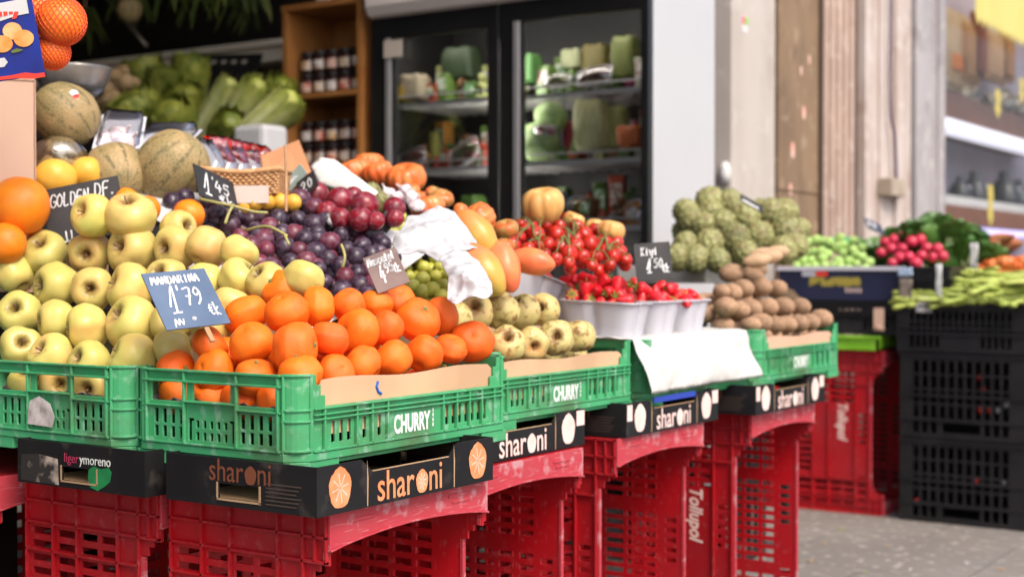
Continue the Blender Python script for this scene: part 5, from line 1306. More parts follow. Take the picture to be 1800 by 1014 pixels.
# white paper flaps of the tray beyond the apples
def patchpt(x, y, S):
    if callable(S): return march(x, y, S)[0]
    return at(x, y, S + (460-y)*.0016)
def paper_patch(name, P, S, mat, label, cat, amp=.012, sc=22, n=40, thick=.0012, lift=.0, group=None, edge=0.5, seed=0, full=False):
    """crumpled sheet: fan grid over the measured outline, laid on the heap under it"""
    c = Vector((sum(p[0] for p in P)/len(P), sum(p[1] for p in P)/len(P)))
    m = len(P); N = n; ring = []
    for k in range(N):
        t = k/N*m; i = int(t); f = t-i; a, b = Vector(P[i % m]), Vector(P[(i+1) % m]); ring.append(a+(b-a)*f)
    rows = 26; N = n = 130; ring = []
    for k in range(N):
        t = k/N*m; i = int(t); f = t-i; a, b = Vector(P[i % m]), Vector(P[(i+1) % m]); ring.append(a+(b-a)*f)
    vs = []; fs = []
    for r in range(1, rows+1):
        for k in range(N):
            q = c + (ring[k]-c)*(r/rows)
            p = patchpt(q.x, q.y, S)
            h = amp*(.5-1.5*abs(mnoise.noise(Vector((p.x*sc, p.y*sc, p.z*sc+seed))))) - amp*.22*abs(mnoise.noise(Vector((p.x*sc*4.5, p.y*sc*4.5, p.z*sc*4.5+seed)))) + amp*.2 - amp*.35*abs(mnoise.noise(Vector((p.x*sc*2.3, p.y*sc*2.3, p.z*sc*2.3+seed)))) + amp*.9*(1-(r/rows)**2)*edge
            p = p - _F*(h+lift) + _U*h*.6
            vs.append(p)
    p = patchpt(c.x, c.y, S); vs.append(p - _F*(lift+amp*.6))
    ci = len(vs)-1
    for k in range(N): fs.append((ci, k, (k+1) % N))
    for r in range(rows-1):
        for k in range(N):
            k2 = (k+1) % N; fs.append((r*N+k, (r+1)*N+k, (r+1)*N+k2, r*N+k2))
    mb = MB(); mb.add(vs, fs); o = mb.build(name, mat, None, smooth=True)
    s = o.modifiers.new('thick', 'SOLIDIFY'); s.thickness = thick; s.offset = 0
    tag(o, label, cat, group); return o
paper_patch('paper_sheet', [(228,338),(330,338),(415,352),(410,380),(330,385),(300,405),(270,385),(245,380)], lambda x, y: S_grape(x, y)-.012, m_wpap, 'white paper sheet behind the yellow apples, under the grape stems', 'paper', amp=.006)
m_mesh = M('white_wrap', (.56,.56,.58), (.42,.42,.44), nscale=9, rough=.5, bump=.5, bscale=26)
paper_patch('paper_wrap', [(703,412),(718,382),(748,374),(775,368),(800,378),(815,400),(838,428),(842,442),(800,452),(770,462),(735,448),(700,452),(690,430)], 2.70, m_mesh, 'crumpled white paper between the grapes and the mangoes', 'paper', amp=.022, sc=11, n=64, seed=3, lift=.01)
paper_patch('paper_wrap', [(772,462),(790,448),(820,443),(842,455),(852,478),(864,500),(866,522),(850,532),(820,528),(800,536),(786,524),(790,492)], 2.60, m_mesh, 'white paper lobe hanging down beside the green grapes', 'paper', amp=.030, sc=12, n=48, seed=9, lift=.01)
mb = MB(); mb.lathe(crom([(0,-.012),(.014,-.006),(.019,.004),(.010,.014),(0,.016)], 3), 12, fn=lambda r, z, t: (r*(1+.15*math.sin(3*t)), z)); o = mb.build('paper_scrap', m_wpap, None, True, loc=march(590, 388, lambda x, y: S_grape(x, y)+.015)[0], rot=(.4, .3, 0)); tag(o, 'white paper scrap among the purple grapes', 'paper')

# ---------------------------------------------------------------- plums and ribbed tomatoes
def single(key, x, y, D, r, label, cat, group, ax=None, **k):
    return fruit(key, at(x, y, D), r, label, cat, group, ax, **k)
pl = [(556,341,20,'beside the wooden stick'),(598,353,22,'second from the left'),(621,346,16,'small one tucked behind'),(641,362,23,'centre'),(634,386,20,'lowest, above the yellow-green grapes'),(598,384,17,'half hidden by purple grapes'),(693,366,18,'at the right'),(694,384,15,'under the rightmost'),(575,372,17,'in shadow between others'),(660,388,15,'beside the black sign corner')]
for x, y, r, s_ in pl:
    D = 2.98 + (372-y)*.004; single('plum', x, y, D, r*D/FPX*1.12, 'glossy dark red plum, ' + s_, 'plum', 'red plums behind the grapes', name='red_plum')
for i, (x, y, rx, D, s_) in enumerate([(622,304,29,3.75,'leftmost of the three large orange ones'),(663,305,26,3.7,'in the middle of the large orange ones'),(714,315,33,3.6,'rightmost and largest of the orange ones'),(648,290,26,3.85,'behind the two left ones'),(531,308,18,3.6,'half hidden beside the cardboard flap')]):
    fruit('ribbed_tomato', at(x, y, D), rx*D/FPX*1.04, 'big ribbed orange tomato, ' + s_, 'tomato', 'large ribbed tomatoes', camdir(.1,0,1,.2), 'ribbed_tomato', sc=(1,1,1.12))
for i, (x, y, rx, D, s_) in enumerate([(752,366,30,3.25,'smooth one by the white paper'),(738,352,22,3.45,'small one behind'),(720,338,18,3.45,'below the largest orange tomato')]):
    fruit('ribbed_tomato', at(x, y, D), rx*D/FPX, 'orange ribbed tomato, ' + s_, 'tomato', 'smaller orange tomatoes', camdir(.3,0,1,.3), 'ribbed_tomato')
for (x, y, rx, D, s_) in [(778,349,20,3.3,'at the edge of the fridge doors'),(762,340,14,3.4,'behind the smooth orange one'),(890,402,22,3.0,'beside the orange mango'),(888,432,18,2.95,'below the other green-backed one')]:
    fruit('tomato2', at(x, y, D), rx*D/FPX, 'greenish-brown ribbed tomato ' + s_, 'tomato', 'greenback tomatoes', camdir(.4,.1,.8,.2), 'greenback_tomato')
fruit('ribbed_tomato', at(843,385,3.05), .036, 'smooth orange tomato leaning above the orange mango', 'tomato', None, camdir(-.6,.5,.4,.1), 'ribbed_tomato', sc=(.9,.9,1.35))
fruit('ribbed_tomato', at(812,372,3.2), .020, 'small orange tomato behind the white paper', 'tomato', None, None, 'ribbed_tomato')
for (x, y, D, s_) in [(653,338,3.3,'between plums and ribbed tomatoes'),(590,328,3.35,'partly hidden behind the plums'),(668,354,3.2,'small, right of the centre plum')]:
    fruit('cherimoya', at(x, y, D), .024, 'pale green knobbly fruit ' + s_, 'custard apple', 'pale green fruits behind the plums', name='custard_apple')
m_gar = M('garlic_skin', (.74,.66,.64), (.60,.42,.50), nscale=3, rough=.5)
GARL = []
for sd in (1, 2):
    mb = MB(); mb.lathe(crom([(0,-.6),(.5,-.58),(.95,-.2),(.9,.25),(.45,.7),(.15,1.0),(.1,1.5),(0,1.55)], 4), 30, fn=lambda r, z, t: (r*(1+.07*math.cos(6*t+sd)), z)); GARL.append(mb.mesh('garlic_head', m_gar, True))
for i, (x, y, D) in enumerate([(682,342,3.3),(697,350,3.25),(722,348,3.25),(712,336,3.4),(733,362,3.2)]):
    o = link('garlic_bulb', GARL[i % 2], None, at(x, y, D), (random.uniform(-1,1), random.uniform(-1,1), random.uniform(0,6)), (.019,)*3); tag(o, 'pinkish white garlic bulb, %s from the left under the ribbed tomatoes' % ORD[i], 'garlic', 'garlic bulbs')

# ---------------------------------------------------------------- mangoes, squash
def mango(key, x, y, D, L, tilt, label, group='mangoes'):
    a = R(tilt); ax = _R*math.cos(a) - _U*math.sin(a) - _F*.25
    o = fruit(key, at(x, y, D), L/1.6, label, 'mango', group, -ax, 'mango', spin=0, sc=(.95, .95, 1)); return o
mango('mango', 838, 413, 2.82, .060, 50, 'orange-yellow mango leaning beside the white paper')
mango('mango', 850, 476, 2.72, .062, 52, 'yellow-green mango with orange tip, lowest of the mangoes')
mango('mangor', 886, 470, 2.80, .056, 70, 'salmon red mango standing behind the yellow-green one')
mango('mangor', 872, 450, 2.88, .040, 60, 'pinkish mango tip peeping between two mangoes')
mango('mangor', 938, 460, 2.85, .047, 12, 'salmon mango lying in a white dish behind the strawberries')
fruit('ribbed_squash', at(954,362,3.35), .048, 'large yellow ribbed squash topping the cherry tomatoes', 'squash', None, camdir(.25,-.1,1,.05), 'ribbed_squash', sc=(1,1,1.3))
for i, (x, y, D, r) in enumerate([(1008,388,3.42,.025),(1074,406,3.35,.031),(1046,400,3.42,.024)]):
    fruit('ribbed_squash', at(x, y, D), r, 'peach yellow ribbed squash, ' + ['behind the tomato stalks','rightmost, beside the kiwi sign','half hidden between two others'][i], 'squash', 'small squashes behind the cherry tomatoes', camdir(.2,.1,1,.2), 'ribbed_squash', sc=(1,1,1.2))
# white dish under the salmon mango
def dish(name, pts, D, label, cat, h=.05, mat=None, group=None):
    pass

# ---------------------------------------------------------------- cherry tomatoes on the vine
CT = [(925,406,12),(942,413,14),(977,413,14),(997,417,11),(960,396,10),(983,398,11),(999,384,11),(1014,398,12),(1028,412,13),(1039,430,15),(1061,427,12),(1080,427,14),(1046,403,11),(928,437,11),(901,430,14),(1000,447,14),(977,456,11),(1025,452,12),(1079,451,12),(1100,456,10),(1064,444,13),(957,447,10),(912,417,11),(943,432,11),(962,430,12),(985,433,12),(1013,432,12),(1047,452,12),(1065,410,12),(905,446,10),(935,396,10),(1090,442,11),(1012,418,10),(950,460,10),(1000,462,10),(1040,466,10),(1072,466,10),(915,393,9)]
def S_ct(x, y): return .975 - .42*(x+1.66) + .18*(y-2.7)
for bi, (lo, hi, lab) in enumerate([(0, 965, 'vine of red cherry tomatoes at the left, near the mangoes'), (965, 1035, 'vine of red cherry tomatoes below the yellow squash'), (1035, 1200, 'vine of red cherry tomatoes next to the kiwi sign')]):
    mem = [c for c in CT if lo <= c[0] < hi]; cx_ = sum(c[0] for c in mem)/len(mem); cy_ = sum(c[1] for c in mem)/len(mem)
    cp, _ = march(cx_, cy_, S_ct); root = empty('tomato_vine', cp-Vector((0, 0, .03))); tag(root, lab, 'tomatoes', 'vines of cherry tomatoes')
    pts = []
    for (x, y, r) in mem:
        p, D = march(x, y, S_ct); p += _F*random.uniform(-.008, .008); pts.append(p)
        o = link('tomato', random.choice(FM['cherry_tomato']), root, p-root.location, axis_rot(camdir(.5,0,.5,.5)), (r*D/FPX*1.20,)*3)
    for l2 in range(len(mem)*2//3):
        p = random.choice(pts) + _F*.028 + Vector((random.uniform(-.015,.015), random.uniform(-.015,.015), -.012))
        link('tomato', FM['cherry_tomato'][0], root, p-root.location, (random.random()*6, 1, 0), (.0155,)*3)
    mb = MB(); pts.sort(key=lambda p: p.dot(_R)); c = sum(pts, Vector())/len(pts)
    spine = crom([p*.6+c*.4 + _U*.020 - _F*.004 for p in pts[::2]], 4)
    mb.tube([p-root.location for p in spine], .0024, 6)
    for p in pts:
        s_ = min(spine, key=lambda q: (Vector(q)-p).length); e = p + _U*.010 - _F*.008
        mb.tube(crom([Vector(s_)-root.location, (Vector(s_)+e)/2+_U*.008-root.location, e-root.location], 3), .0014, 5)
        for k in range(5):
            a = k*1.257+random.random(); d = (_R*math.cos(a)+_U*math.sin(a)*.7-_F*.3).normalized()
            mb.tube([e-root.location, e+d*.007-root.location, e+d*.013-_U*.003-root.location], [.0012, .0010, .0002], 4)
    mb.build('stalk', m_vine, root, True)

# ---------------------------------------------------------------- strawberry punnets
def punnet(x, y, z, lx, ly, h, label, rot=(0, 0, 0)):
    """white scalloped punnet; x, y = centre of the base"""
    root = empty('punnet', (x, y, z), rot=rot); tag(root, label, 'punnet', 'white plastic strawberry punnets')
    def outline(k, e=0):
        pts = []; n = 96
        for i in range(n):
            t = 2*math.pi*i/n; c, s_ = math.cos(t), math.sin(t)
            q = (abs(c)**5+abs(s_)**5)**(-1/5)
            u, v = c*q, s_*q
            # two bulges per side
            b = 1.0 - .13*(1-min(1, abs(u if abs(v) > abs(u) else v)*4)**1.0) * (1 if True else 0)
            pts.append(((lx/2*k+e)*u*b, (ly/2*k+e)*v*b))
        return pts
    mb = MB(); lv = [(.80, 0), (.84, h*.3), (.90, h*.65), (.97, h*.97)]
    vs = []; fs = []; n = 96
    for k, zz in lv: vs += [(a, b, zz) for a, b in outline(k)]
    vs += [(a, b, h) for a, b in outline(1.0, .003)]; vs += [(a, b, h-.004) for a, b in outline(1.0, .004)]
    for r in range(5):
        for i in range(n): fs.append((r*n+i, r*n+(i+1) % n, (r+1)*n+(i+1) % n, (r+1)*n+i))
    fs.append(tuple(range(n))[::-1]); mb.add(vs, fs)
    o = mb.build('tub', m_wfoam, root, smooth=True, angle=50); s = o.modifiers.new('thick', 'SOLIDIFY'); s.thickness = .0012; s.offset = -1
    return root
def berries(root, lx, ly, h, n, label, seed, hump=.016, rad=.0165):
    hump += .022
    rnd = random.Random(seed); out = []; n += 9; M4 = Matrix.LocRotScale(root.location, root.rotation_euler, (1, 1, 1))
    for lay in range(3):
        cnt = 0
        for _ in range(900):
            u, v = rnd.uniform(-1, 1), rnd.uniform(-1, 1)
            sh = (.028, .022, .018)[lay]; p = Vector((u*(lx/2-sh), v*(ly/2-sh), h-.018+lay*.015*(1-.6*max(abs(u), abs(v))**2) + (hump if lay else 0)*(1-max(abs(u), abs(v))**2)*.7))
            if all((p-q).length > rad*1.50 for q in out): out.append(p); cnt += 1
            if cnt >= n: break
    for p in out:
        o = link('strawberry', rnd.choice(FM['strawberry']), None, M4 @ p, axis_rot((rnd.gauss(0,1), rnd.gauss(0,1), rnd.gauss(-.2,.6)), rnd.random()*6), (rad*rnd.uniform(.85,1.12),)*3)
        tag(o, label, 'strawberry', label.replace('strawberry', 'strawberries')); link('leaf_cap', ME_BERRYCAP, o)
PZ = GZ+.152
sheet_z = PZ
PA = punnet(-1.785, 2.715, PZ+.062, .125, .205, .082, 'tilted white strawberry punnet behind the russet-spotted apples', (R(-13), R(4), 0)); berries(PA, .115, .19, .080, 11, 'red strawberry in the tilted punnet behind the spotted apples', 1)
PB = punnet(-1.590, 2.768, PZ, .195, .118, .082, 'white strawberry punnet nearest the camera, above the white cloth', (0, R(2), 0)); berries(PB, .19, .115, .082, 13, 'red strawberry heaped in the nearest white punnet', 2, hump=.022)
PCc = punnet(-1.590, 2.912, PZ, .195, .128, .080, 'white strawberry punnet in the middle of the street-side three'); berries(PCc, .19, .13, .080, 11, 'red strawberry in the middle street-side punnet', 3, hump=.012)
PD = punnet(-1.590, 3.066, PZ, .195, .128, .080, 'white strawberry punnet beside the kiwis'); berries(PD, .19, .135, .080, 9, 'red strawberry in the punnet beside the kiwis', 4, hump=.004)
PE = punnet(-1.800, 3.020, PZ+.025, .20, .13, .080, 'white punnet with leafy strawberries behind the front ones', (0, R(10), 0)); berries(PE, .19, .125, .080, 10, 'strawberry in the back punnet below the cherry tomatoes', 5)
PF = punnet(-1.975, 2.905, PZ+.062, .19, .15, .05, 'shallow white dish holding the salmon mango', (0, R(12), 0))
# support board under the raised back punnets
mb = MB(); mb.box(-2.09, -1.70, 2.77, 3.26, PZ-.012, PZ-.002); o = mb.build('packing_board', m_wood, None); tag(o, 'thin board across the crate under the back punnets', 'board')

# white cloth hanging over the street side
def q(u, v):
    Y = 2.700+.575*u + .010*v
    s_ = v*.262
    if s_ < .13: X, Z = -1.625+s_, PZ+.004 - s_*.02
    else:
        f = s_-.13; X = -1.492+.040*math.sin(min(f/.14, 1)*1.5)+.006; Z = PZ+.001-f*.90
    n = mnoise.noise(Vector((Y*9, v*3, 1)))
    X += .014*n*min(1, v*2) + .004*mnoise.noise(Vector((Y*34, v*9, 2))); Z += .003*mnoise.noise(Vector((Y*20, v*8, 4)))
    if v >= .999: Z += .009*(round(u*96) % 2)
    X += .004*math.sin(u*6+1)*v
    return (X, Y, Z)
cl = sheet('cloth', q, 96, 34, M('white_cloth', (.54,.53,.505), (.49,.48,.455), nscale=5, rough=.85, bump=.3, bscale=26), .0012); tag(cl, 'white zigzag-edged cloth hanging over the strawberry crate', 'cloth')

mb = MB(); mb.box(0, .003, 0, .20, .006, .018); o = mb.build('blue_film', M('blue_film', (.02,.05,.36), rough=.4), None, loc=(-1.452, 2.74, .650)); tag(o, 'blue film edge peeping out under the white cloth', 'film')
# ---------------------------------------------------------------- kiwis
def S_kiwi(x, y):
    if x > -1.492: return -1
    return min(.800+.62*(-1.492-x), 1.0)
KR = [('bottom', [(1321,571,14),(1336,568,18),(1364,571,15),(1383,570,15),(1404,568,16),(1424,566,15),(1444,560,17)]),
      ('second', [(1276,540,20),(1299,545,17),(1321,543,19),(1349,541,19),(1377,539,20),(1407,540,22)]),
      ('third', [(1269,513,14),(1287,515,17),(1306,508,20),(1338,505,19),(1366,508,21)]),
      ('top', [(1286,480,24),(1329,469,25),(1325,486,17)])]
for rn, row in KR:
    for i, (x, y, r) in enumerate(row):
        p, D = march(x, y, S_kiwi); rad = min(max(r*D/FPX*1.0, .0205), .027)
        ax = camdir(0,1,.05,.1) if rn == 'top' and x < 1300 else (camdir(0,.8,-.5,.1) if rn == 'top' else Vector((1, random.uniform(-.7,.1), random.uniform(-.1,.2))))
        fruit('kiwi', p+_F*.008, rad, 'brown kiwi, %s from the left in the %s row of the kiwi heap' % (ORD[i], rn), 'kiwi', 'kiwis heaped in the far green crate', ax, 'kiwi')
for i in range(4):
    for j in range(8):
        fruit('kiwi', (-1.53-.055*i, 3.37+.060*j, GZ+.125+.030*i), .025, 'brown kiwi buried under the rows of the kiwi heap', 'kiwi', 'kiwis under the heap', (1, 0, .1), 'kiwi')

# ---------------------------------------------------------------- signs
chalk_sign((73,335),(203,307),(98,436),2.78,-30, m_slate, [('GOLDEN', .08,.66,.22,.086,.0028,.12,.0),('DF.', .66,.70,.24,.105,.0030,.1,.0),('(', .36,.18,.42,.12,.0034,0,0),('_', .18,.04,.10,.20,.003,0,0),('U', .22,.04,.18,.10,.003,0,0)], 'black chalkboard reading GOLDEN DF. behind the yellow apples')
chalk_sign((248,481),(344,470),(310,578),2.26,-70, m_slateb, [('MANDARINA',.08,.78,.13,.084,.0030,.1,0),('1',.20,.26,.48,.20,.0032,.1,0),("'",.40,.40,.32,.12,.0030,0,0),('79',.46,.38,.30,.15,.0032,.1,0),('$k',.76,.16,.22,.09,.0026,0,0),('.',.44,.12,.30,.2,.006,0,0),('@',.16,.03,.15,.18,.0022,0,0)], "blue-grey chalk sign reading Mandarina 1'79, stuck above the mandarins", stick=(.62, .03))
chalk_sign((637,454),(692,433),(668,516),2.50,-40, m_slatet, [('Muscatel',.06,.72,.20,.105,.0030,.1,0),('4',.26,.20,.44,.16,.0032,.1,0),("'",.40,.45,.3,.1,.003,0,0),('95',.46,.42,.26,.14,.0032,.1,0),('$k',.70,.34,.24,.11,.0026,0,0)], "taupe chalk sign reading Muscatel 4'95 in front of the green grapes")
chalk_sign((1113,429),(1177,424),(1119,496),3.12,-12, m_slate, [('Kiwi',.18,.68,.20,.12,.0034,.05,0),('1',.30,.22,.36,.16,.0034,.1,0),("'",.46,.40,.26,.1,.003,0,0),('50',.50,.34,.24,.13,.0034,.1,0),('$k',.72,.20,.22,.11,.003,0,0)], 'black chalkboard reading Kiwi between the cherry tomatoes and the kiwis')
chalk_sign((340,287),(388,312),(356,344),2.80,-20, m_slate, [('1',.15,.15,.7,.22,.0040,.1,0),("'",.4,.5,.3,.1,.003,0,0),('45',.45,.40,.34,.2,.0040,.1,0),('$k',.5,.08,.26,.2,.0032,0,0)], 'small tilted chalkboard leaning on the melon, above the grapes')
chalk_sign((497,320),(528,288),(512,338),3.15,-18, M('grey_green_sign', (.24,.30,.26), (.34,.40,.36), nscale=12, rough=.5), [('_',.1,.5,.2,.5,.006,0,0),('_',.1,.4,.2,.6,.004,0,0)], 'small grey-green sign beside the wooden stick')
chalk_sign((520,322),(552,300),(532,350),3.10,-18, m_slate, [('2',.15,.2,.55,.3,.0040,.1,0),('0',.5,.25,.5,.3,.0040,.1,0)], 'small black sign with a 20 between wooden stick and white sheet')
chalk_sign((680,369),(698,388),(662,392),2.95,-14, m_slate, [], 'plain black sign corner poking up behind the yellow-green grapes')
mb = MB(); a_, b_ = at(502,256,2.9), at(503,372,2.82); mb.tube([a_, (a_+b_)/2+Vector((.0008,0,0)), b_], [.0028,.0032,.0032], 6)
o = mb.build('wooden_skewer', m_stick, None); tag(o, 'thin wooden stick standing upright among the purple grapes', 'stick')
# ================================================================ upper left of the stall
# tall carton and big oranges
_a = YAW+R(21); cp = at(61, 335, 2.86); _c = cp - Vector((math.cos(_a), math.sin(_a), 0))*.16 + Vector((-math.sin(_a), math.cos(_a), 0))*.11
o = empty('tall_carton', (_c.x, _c.y, .902), _a); tag(o, 'tall pinkish beige carton at the left edge under the netted oranges', 'carton')
hh = at(62, 142, 2.86).z - .902
mb = MB(); mb.box(-.16, .16, -.11, .11, 0, hh); mb.build('box', m_carton, o, bevel=.002)
mb = MB(); mb.box(-.161, .161, -.1125, -.1105, hh-.001, hh+.004); mb.box(.1605, .163, -.112, -.09, 0, hh); mb.build('raw_edge', M('carton_edge', (.40,.22,.15), (.52,.34,.26), nscale=40, rough=.8), o)
for i, (x, y, r, D, lb) in enumerate([(35,362,52,2.74,'largest orange, beside the GOLDEN sign'),(10,428,36,2.70,'orange below the largest one at the left edge'),(66,418,18,2.80,'orange peeping between the apples and the sign'),(222,352,22,2.80,'orange half hidden behind the topmost apples'),(258,368,24,2.86,'orange behind the top right apple'),(332,378,28,2.8,'orange-red fruit behind the apples, below the white paper'),(-20,370,40,2.82,'orange cut by the left edge')]):
    fruit('orange', at(x, y, D), r*D/FPX*1.0, lb, 'orange', 'oranges behind the yellow apples')
for i, (x, y, r, D) in enumerate([(97,314,34,2.92),(153,306,30,2.97),(60,330,24,2.98)]):
    fruit('lemon', at(x, y, D), r*D/FPX, 'yellow lemon-like fruit, %s, above the GOLDEN sign' % ['left one', 'right one', 'half hidden by the carton'][i], 'lemon', 'yellow fruits above the sign', sc=(1,1,1.12))
mel = [(116,203,56,3.05,'topmost netted melon, with small stickers, left edge of the heap'),(105,288,44,2.98,'wrapped netted melon below the topmost one'),(203,306,56,3.02,'netted melon between the lemons and the largest melon'),(300,296,64,3.05,'largest netted melon, beside the tomato trays')]
for i, (x, y, r, D, lb) in enumerate(mel):
    o = fruit('melon', at(x, y, D), r*D/FPX*.98, lb, 'melon', 'netted melons', [(-.5,-.3,.5),(.3,-.2,.8),(-.8,.3,.4),(.6,.2,.6)][i], 'netted_melon', sc=(1,1,1.05))
    if i in (0, 1):
        M3 = o.rotation_euler.to_matrix().inverted(); rr = r*D/FPX*.98
        for (u, v, w_, mt) in ([(.45,.62,.16,m_wpap),(.52,.50,.12,m_straw),(-.35,.80,.14,m_lemon)] if i == 0 else [(.1,.55,.30,m_wpap),(-.3,.45,.26,m_straw),(.35,.35,.22,m_wpap)]):
            d = (_R*u + _U*v - _F*math.sqrt(max(.05, 1-u*u-v*v))).normalized(); dl = (M3 @ d).normalized()
            mb = MB(); n = 14; q = dl.to_track_quat('Z', 'Y').to_matrix()
            ring = [(q @ Vector((w_*math.cos(2*math.pi*k/n), w_*.7*math.sin(2*math.pi*k/n), 1.0))).normalized()*1.03 for k in range(n)]
            mb.add([dl*1.045]+ring, [(0, 1+k, 1+(k+1) % n) for k in range(n)]); mb.build('sticker', mt, o, True)
# film hood over the wrapped melon
mb = MB(); mb.lathe(crom([(1.03,.15),(1.03,.5),(.80,.85),(.45,1.05),(0,1.12)], 4), 30, fn=lambda r, z, t: (r*(1+.04*math.sin(7*t+z*5)), z+.03*math.sin(5*t)))
o = mb.build('cling_film', m_film, None, True, loc=at(105,288,2.98)); o.scale = (.052,)*3; tag(o, 'clear film crumpled over the melon below the topmost', 'film')
mb = MB(); mb.lathe(crom([(.05,0),(.07,.02),(.085,.06),(.088,.062)], 3), 30); o = mb.build('steel_bowl', m_steel, None, True, loc=at(128,168,3.25)); tag(o, 'steel bowl rim showing behind the topmost melon', 'bowl')
o.modifiers.new('t', 'SOLIDIFY').thickness = .002

mb = MB(); mb.panel((0,0,0),(1,0,0),(0,0,1),(0,-1,0),(-.17,.17),(0,.085),[(-.05,.05,.045,.065)],.006); mb.panel((.17,0,0),(0,1,0),(0,0,1),(1,0,0),(.0065,.20),(0,.085),[],.006); mb.box(-.17,.163,.0065,.20,0,.006); mb.box(-.17,-.164,.0065,.20,.0065,.085)
o = mb.build('orange_crate', m_wood, None, loc=(-2.46,1.76,.902)); tag(o, 'pale low wooden crate under the big oranges at the left edge', 'crate')
for i in range(3):
    for j in range(2): fruit('orange', (-2.56+.09*i, 1.815+.08*j, .955), .042, 'orange in the bottom of the low wooden crate', 'orange', 'oranges in the low wooden crate')
green_crate(-2.136, 1.545, GZ, 'green crate wholly at the left beyond the yellow apples', text=False)
# net of oranges hanging over the carton with its printed label
netc = [(108,38,44),(92,92,32),(70,20,42),(40,70,40),(30,15,42)]
for i, (x, y, r) in enumerate(netc):
    D = 2.50 + (.0, .015, .05, .06, .09)[i]
    fruit('orange', at(x, y, D), r*D/FPX*.96, 'netted orange: ' + ['the big one at the right of the bag', 'the lowest one', 'the one under the label edge', 'behind the blue label', 'upper left behind the label'][i], 'orange', 'oranges inside the red net')
NB = empty('orange_net_bag', at(60, 40, 2.55)); tag(NB, 'red net bag of oranges with a blue printed label, hanging at top left', 'net bag')
m_netm = M('red_net', (.85,.10,.03), rough=.4)
for i, (x, y, r) in enumerate(netc[:3]):
    D = 2.50 + (.0, .015, .05)[i]; rr = r*D/FPX*.985
    mb = MB(); n, m_ = 26, 20; c = at(x, y, D)-NB.location
    for s_ in (1, -1):
        for k in range(n):
            pts = []
            for j in range(m_+1):
                t = j/m_; th = t*math.pi; a = 2*math.pi*k/n + s_*t*2.2
                pts.append((c.x+rr*math.sin(th)*math.cos(a), c.y+rr*math.sin(th)*math.sin(a), c.z+rr*math.cos(th)))
            mb.tube(pts, .0009, 4, caps=False)
    mb.build('net', m_netm, NB, True)
m_blab = M('blue_label_film', (.006,.03,.30), (.01,.015,.16), nscale=9, rough=.25, coat=.4)
tlp, trp, brp, blp = at(-40,-12,2.44), at(54,-14,2.44), at(80,132,2.455), at(-40,150,2.455)
lab = empty('label_frame', blp-NB.location); lab.parent = NB
W_ = (trp-tlp).length; 
mb = MB(); mb.add([blp-NB.location, brp-NB.location, trp-NB.location, tlp-NB.location] , [(0,1,2,3)]); bpy.data.objects.remove(lab)
pl_ = mb.build('printed_label', m_blab, NB); s_ = pl_.modifiers.new('t', 'SOLIDIFY'); s_.thickness = .0012
def onlab(px, py, up=.0015): return at(px, py, 2.440+.015*(py+13)/150 - .0025) - NB.location
def labpoly(P, mat, name, up=0):
    mb = MB(); f_ = [onlab(x, y)-_F*(.0006+up) for x, y in P]; b2 = [q+_F*.0004 for q in f_]; n = len(P)
    mb.add(f_+b2, [tuple(range(n)), tuple(range(n, 2*n))[::-1]] + [(i, (i+1) % n, n+(i+1) % n, n+i) for i in range(n)]); return mb.build(name, mat, NB)
labpoly([(-30,14),(0,6),(22,2),(46,-4),(51,24),(30,28),(0,38),(-30,46)], m_wpap, 'white_band')
m_redp = M('red_print', (.75,.05,.03), rough=.4)
t1, (a1, b1) = text_mesh('my', .036, m_redp, sx=.95, bold=.0022, shear=.15)
link('lettering', t1, NB, onlab(-3,29)-_F*.0012, frame(_R*1+_U*.22, _U))
def disc(cx_, cy_, rx, ry, rot=0, n=22): return [(cx_+rx*math.cos(2*math.pi*k/n+.1)*math.cos(rot)-ry*math.sin(2*math.pi*k/n+.1)*math.sin(rot), cy_+rx*math.cos(2*math.pi*k/n+.1)*math.sin(rot)+ry*math.sin(2*math.pi*k/n+.1)*math.cos(rot)) for k in range(n)]
m_op1 = M('printed_fruit_orange', (.85,.25,.04), (.80,.42,.15), nscale=40, rough=.4)
labpoly(disc(22,55,17,15), M('printed_peel_pale', (.82,.48,.22), (.80,.36,.12), nscale=60, rough=.4), 'printed_fruit', .0003)
labpoly(disc(42,68,18,15), m_op1, 'printed_fruit', .0006); labpoly(disc(4,78,19,15), m_op1, 'printed_fruit', .0009)
labpoly([(20,90),(30,86),(42,88),(34,92),(22,94)], m_vine, 'printed_leaf', .0012)
labpoly([(-5,104),(8,102),(14,110),(8,118),(-5,120)], m_wpap, 'white_flash', .0004)
labpoly([(-5,136),(20,133),(45,128),(62,130),(78,128),(80,135),(60,139),(30,138),(-5,142)], m_redp, 'red_hem', .0004)

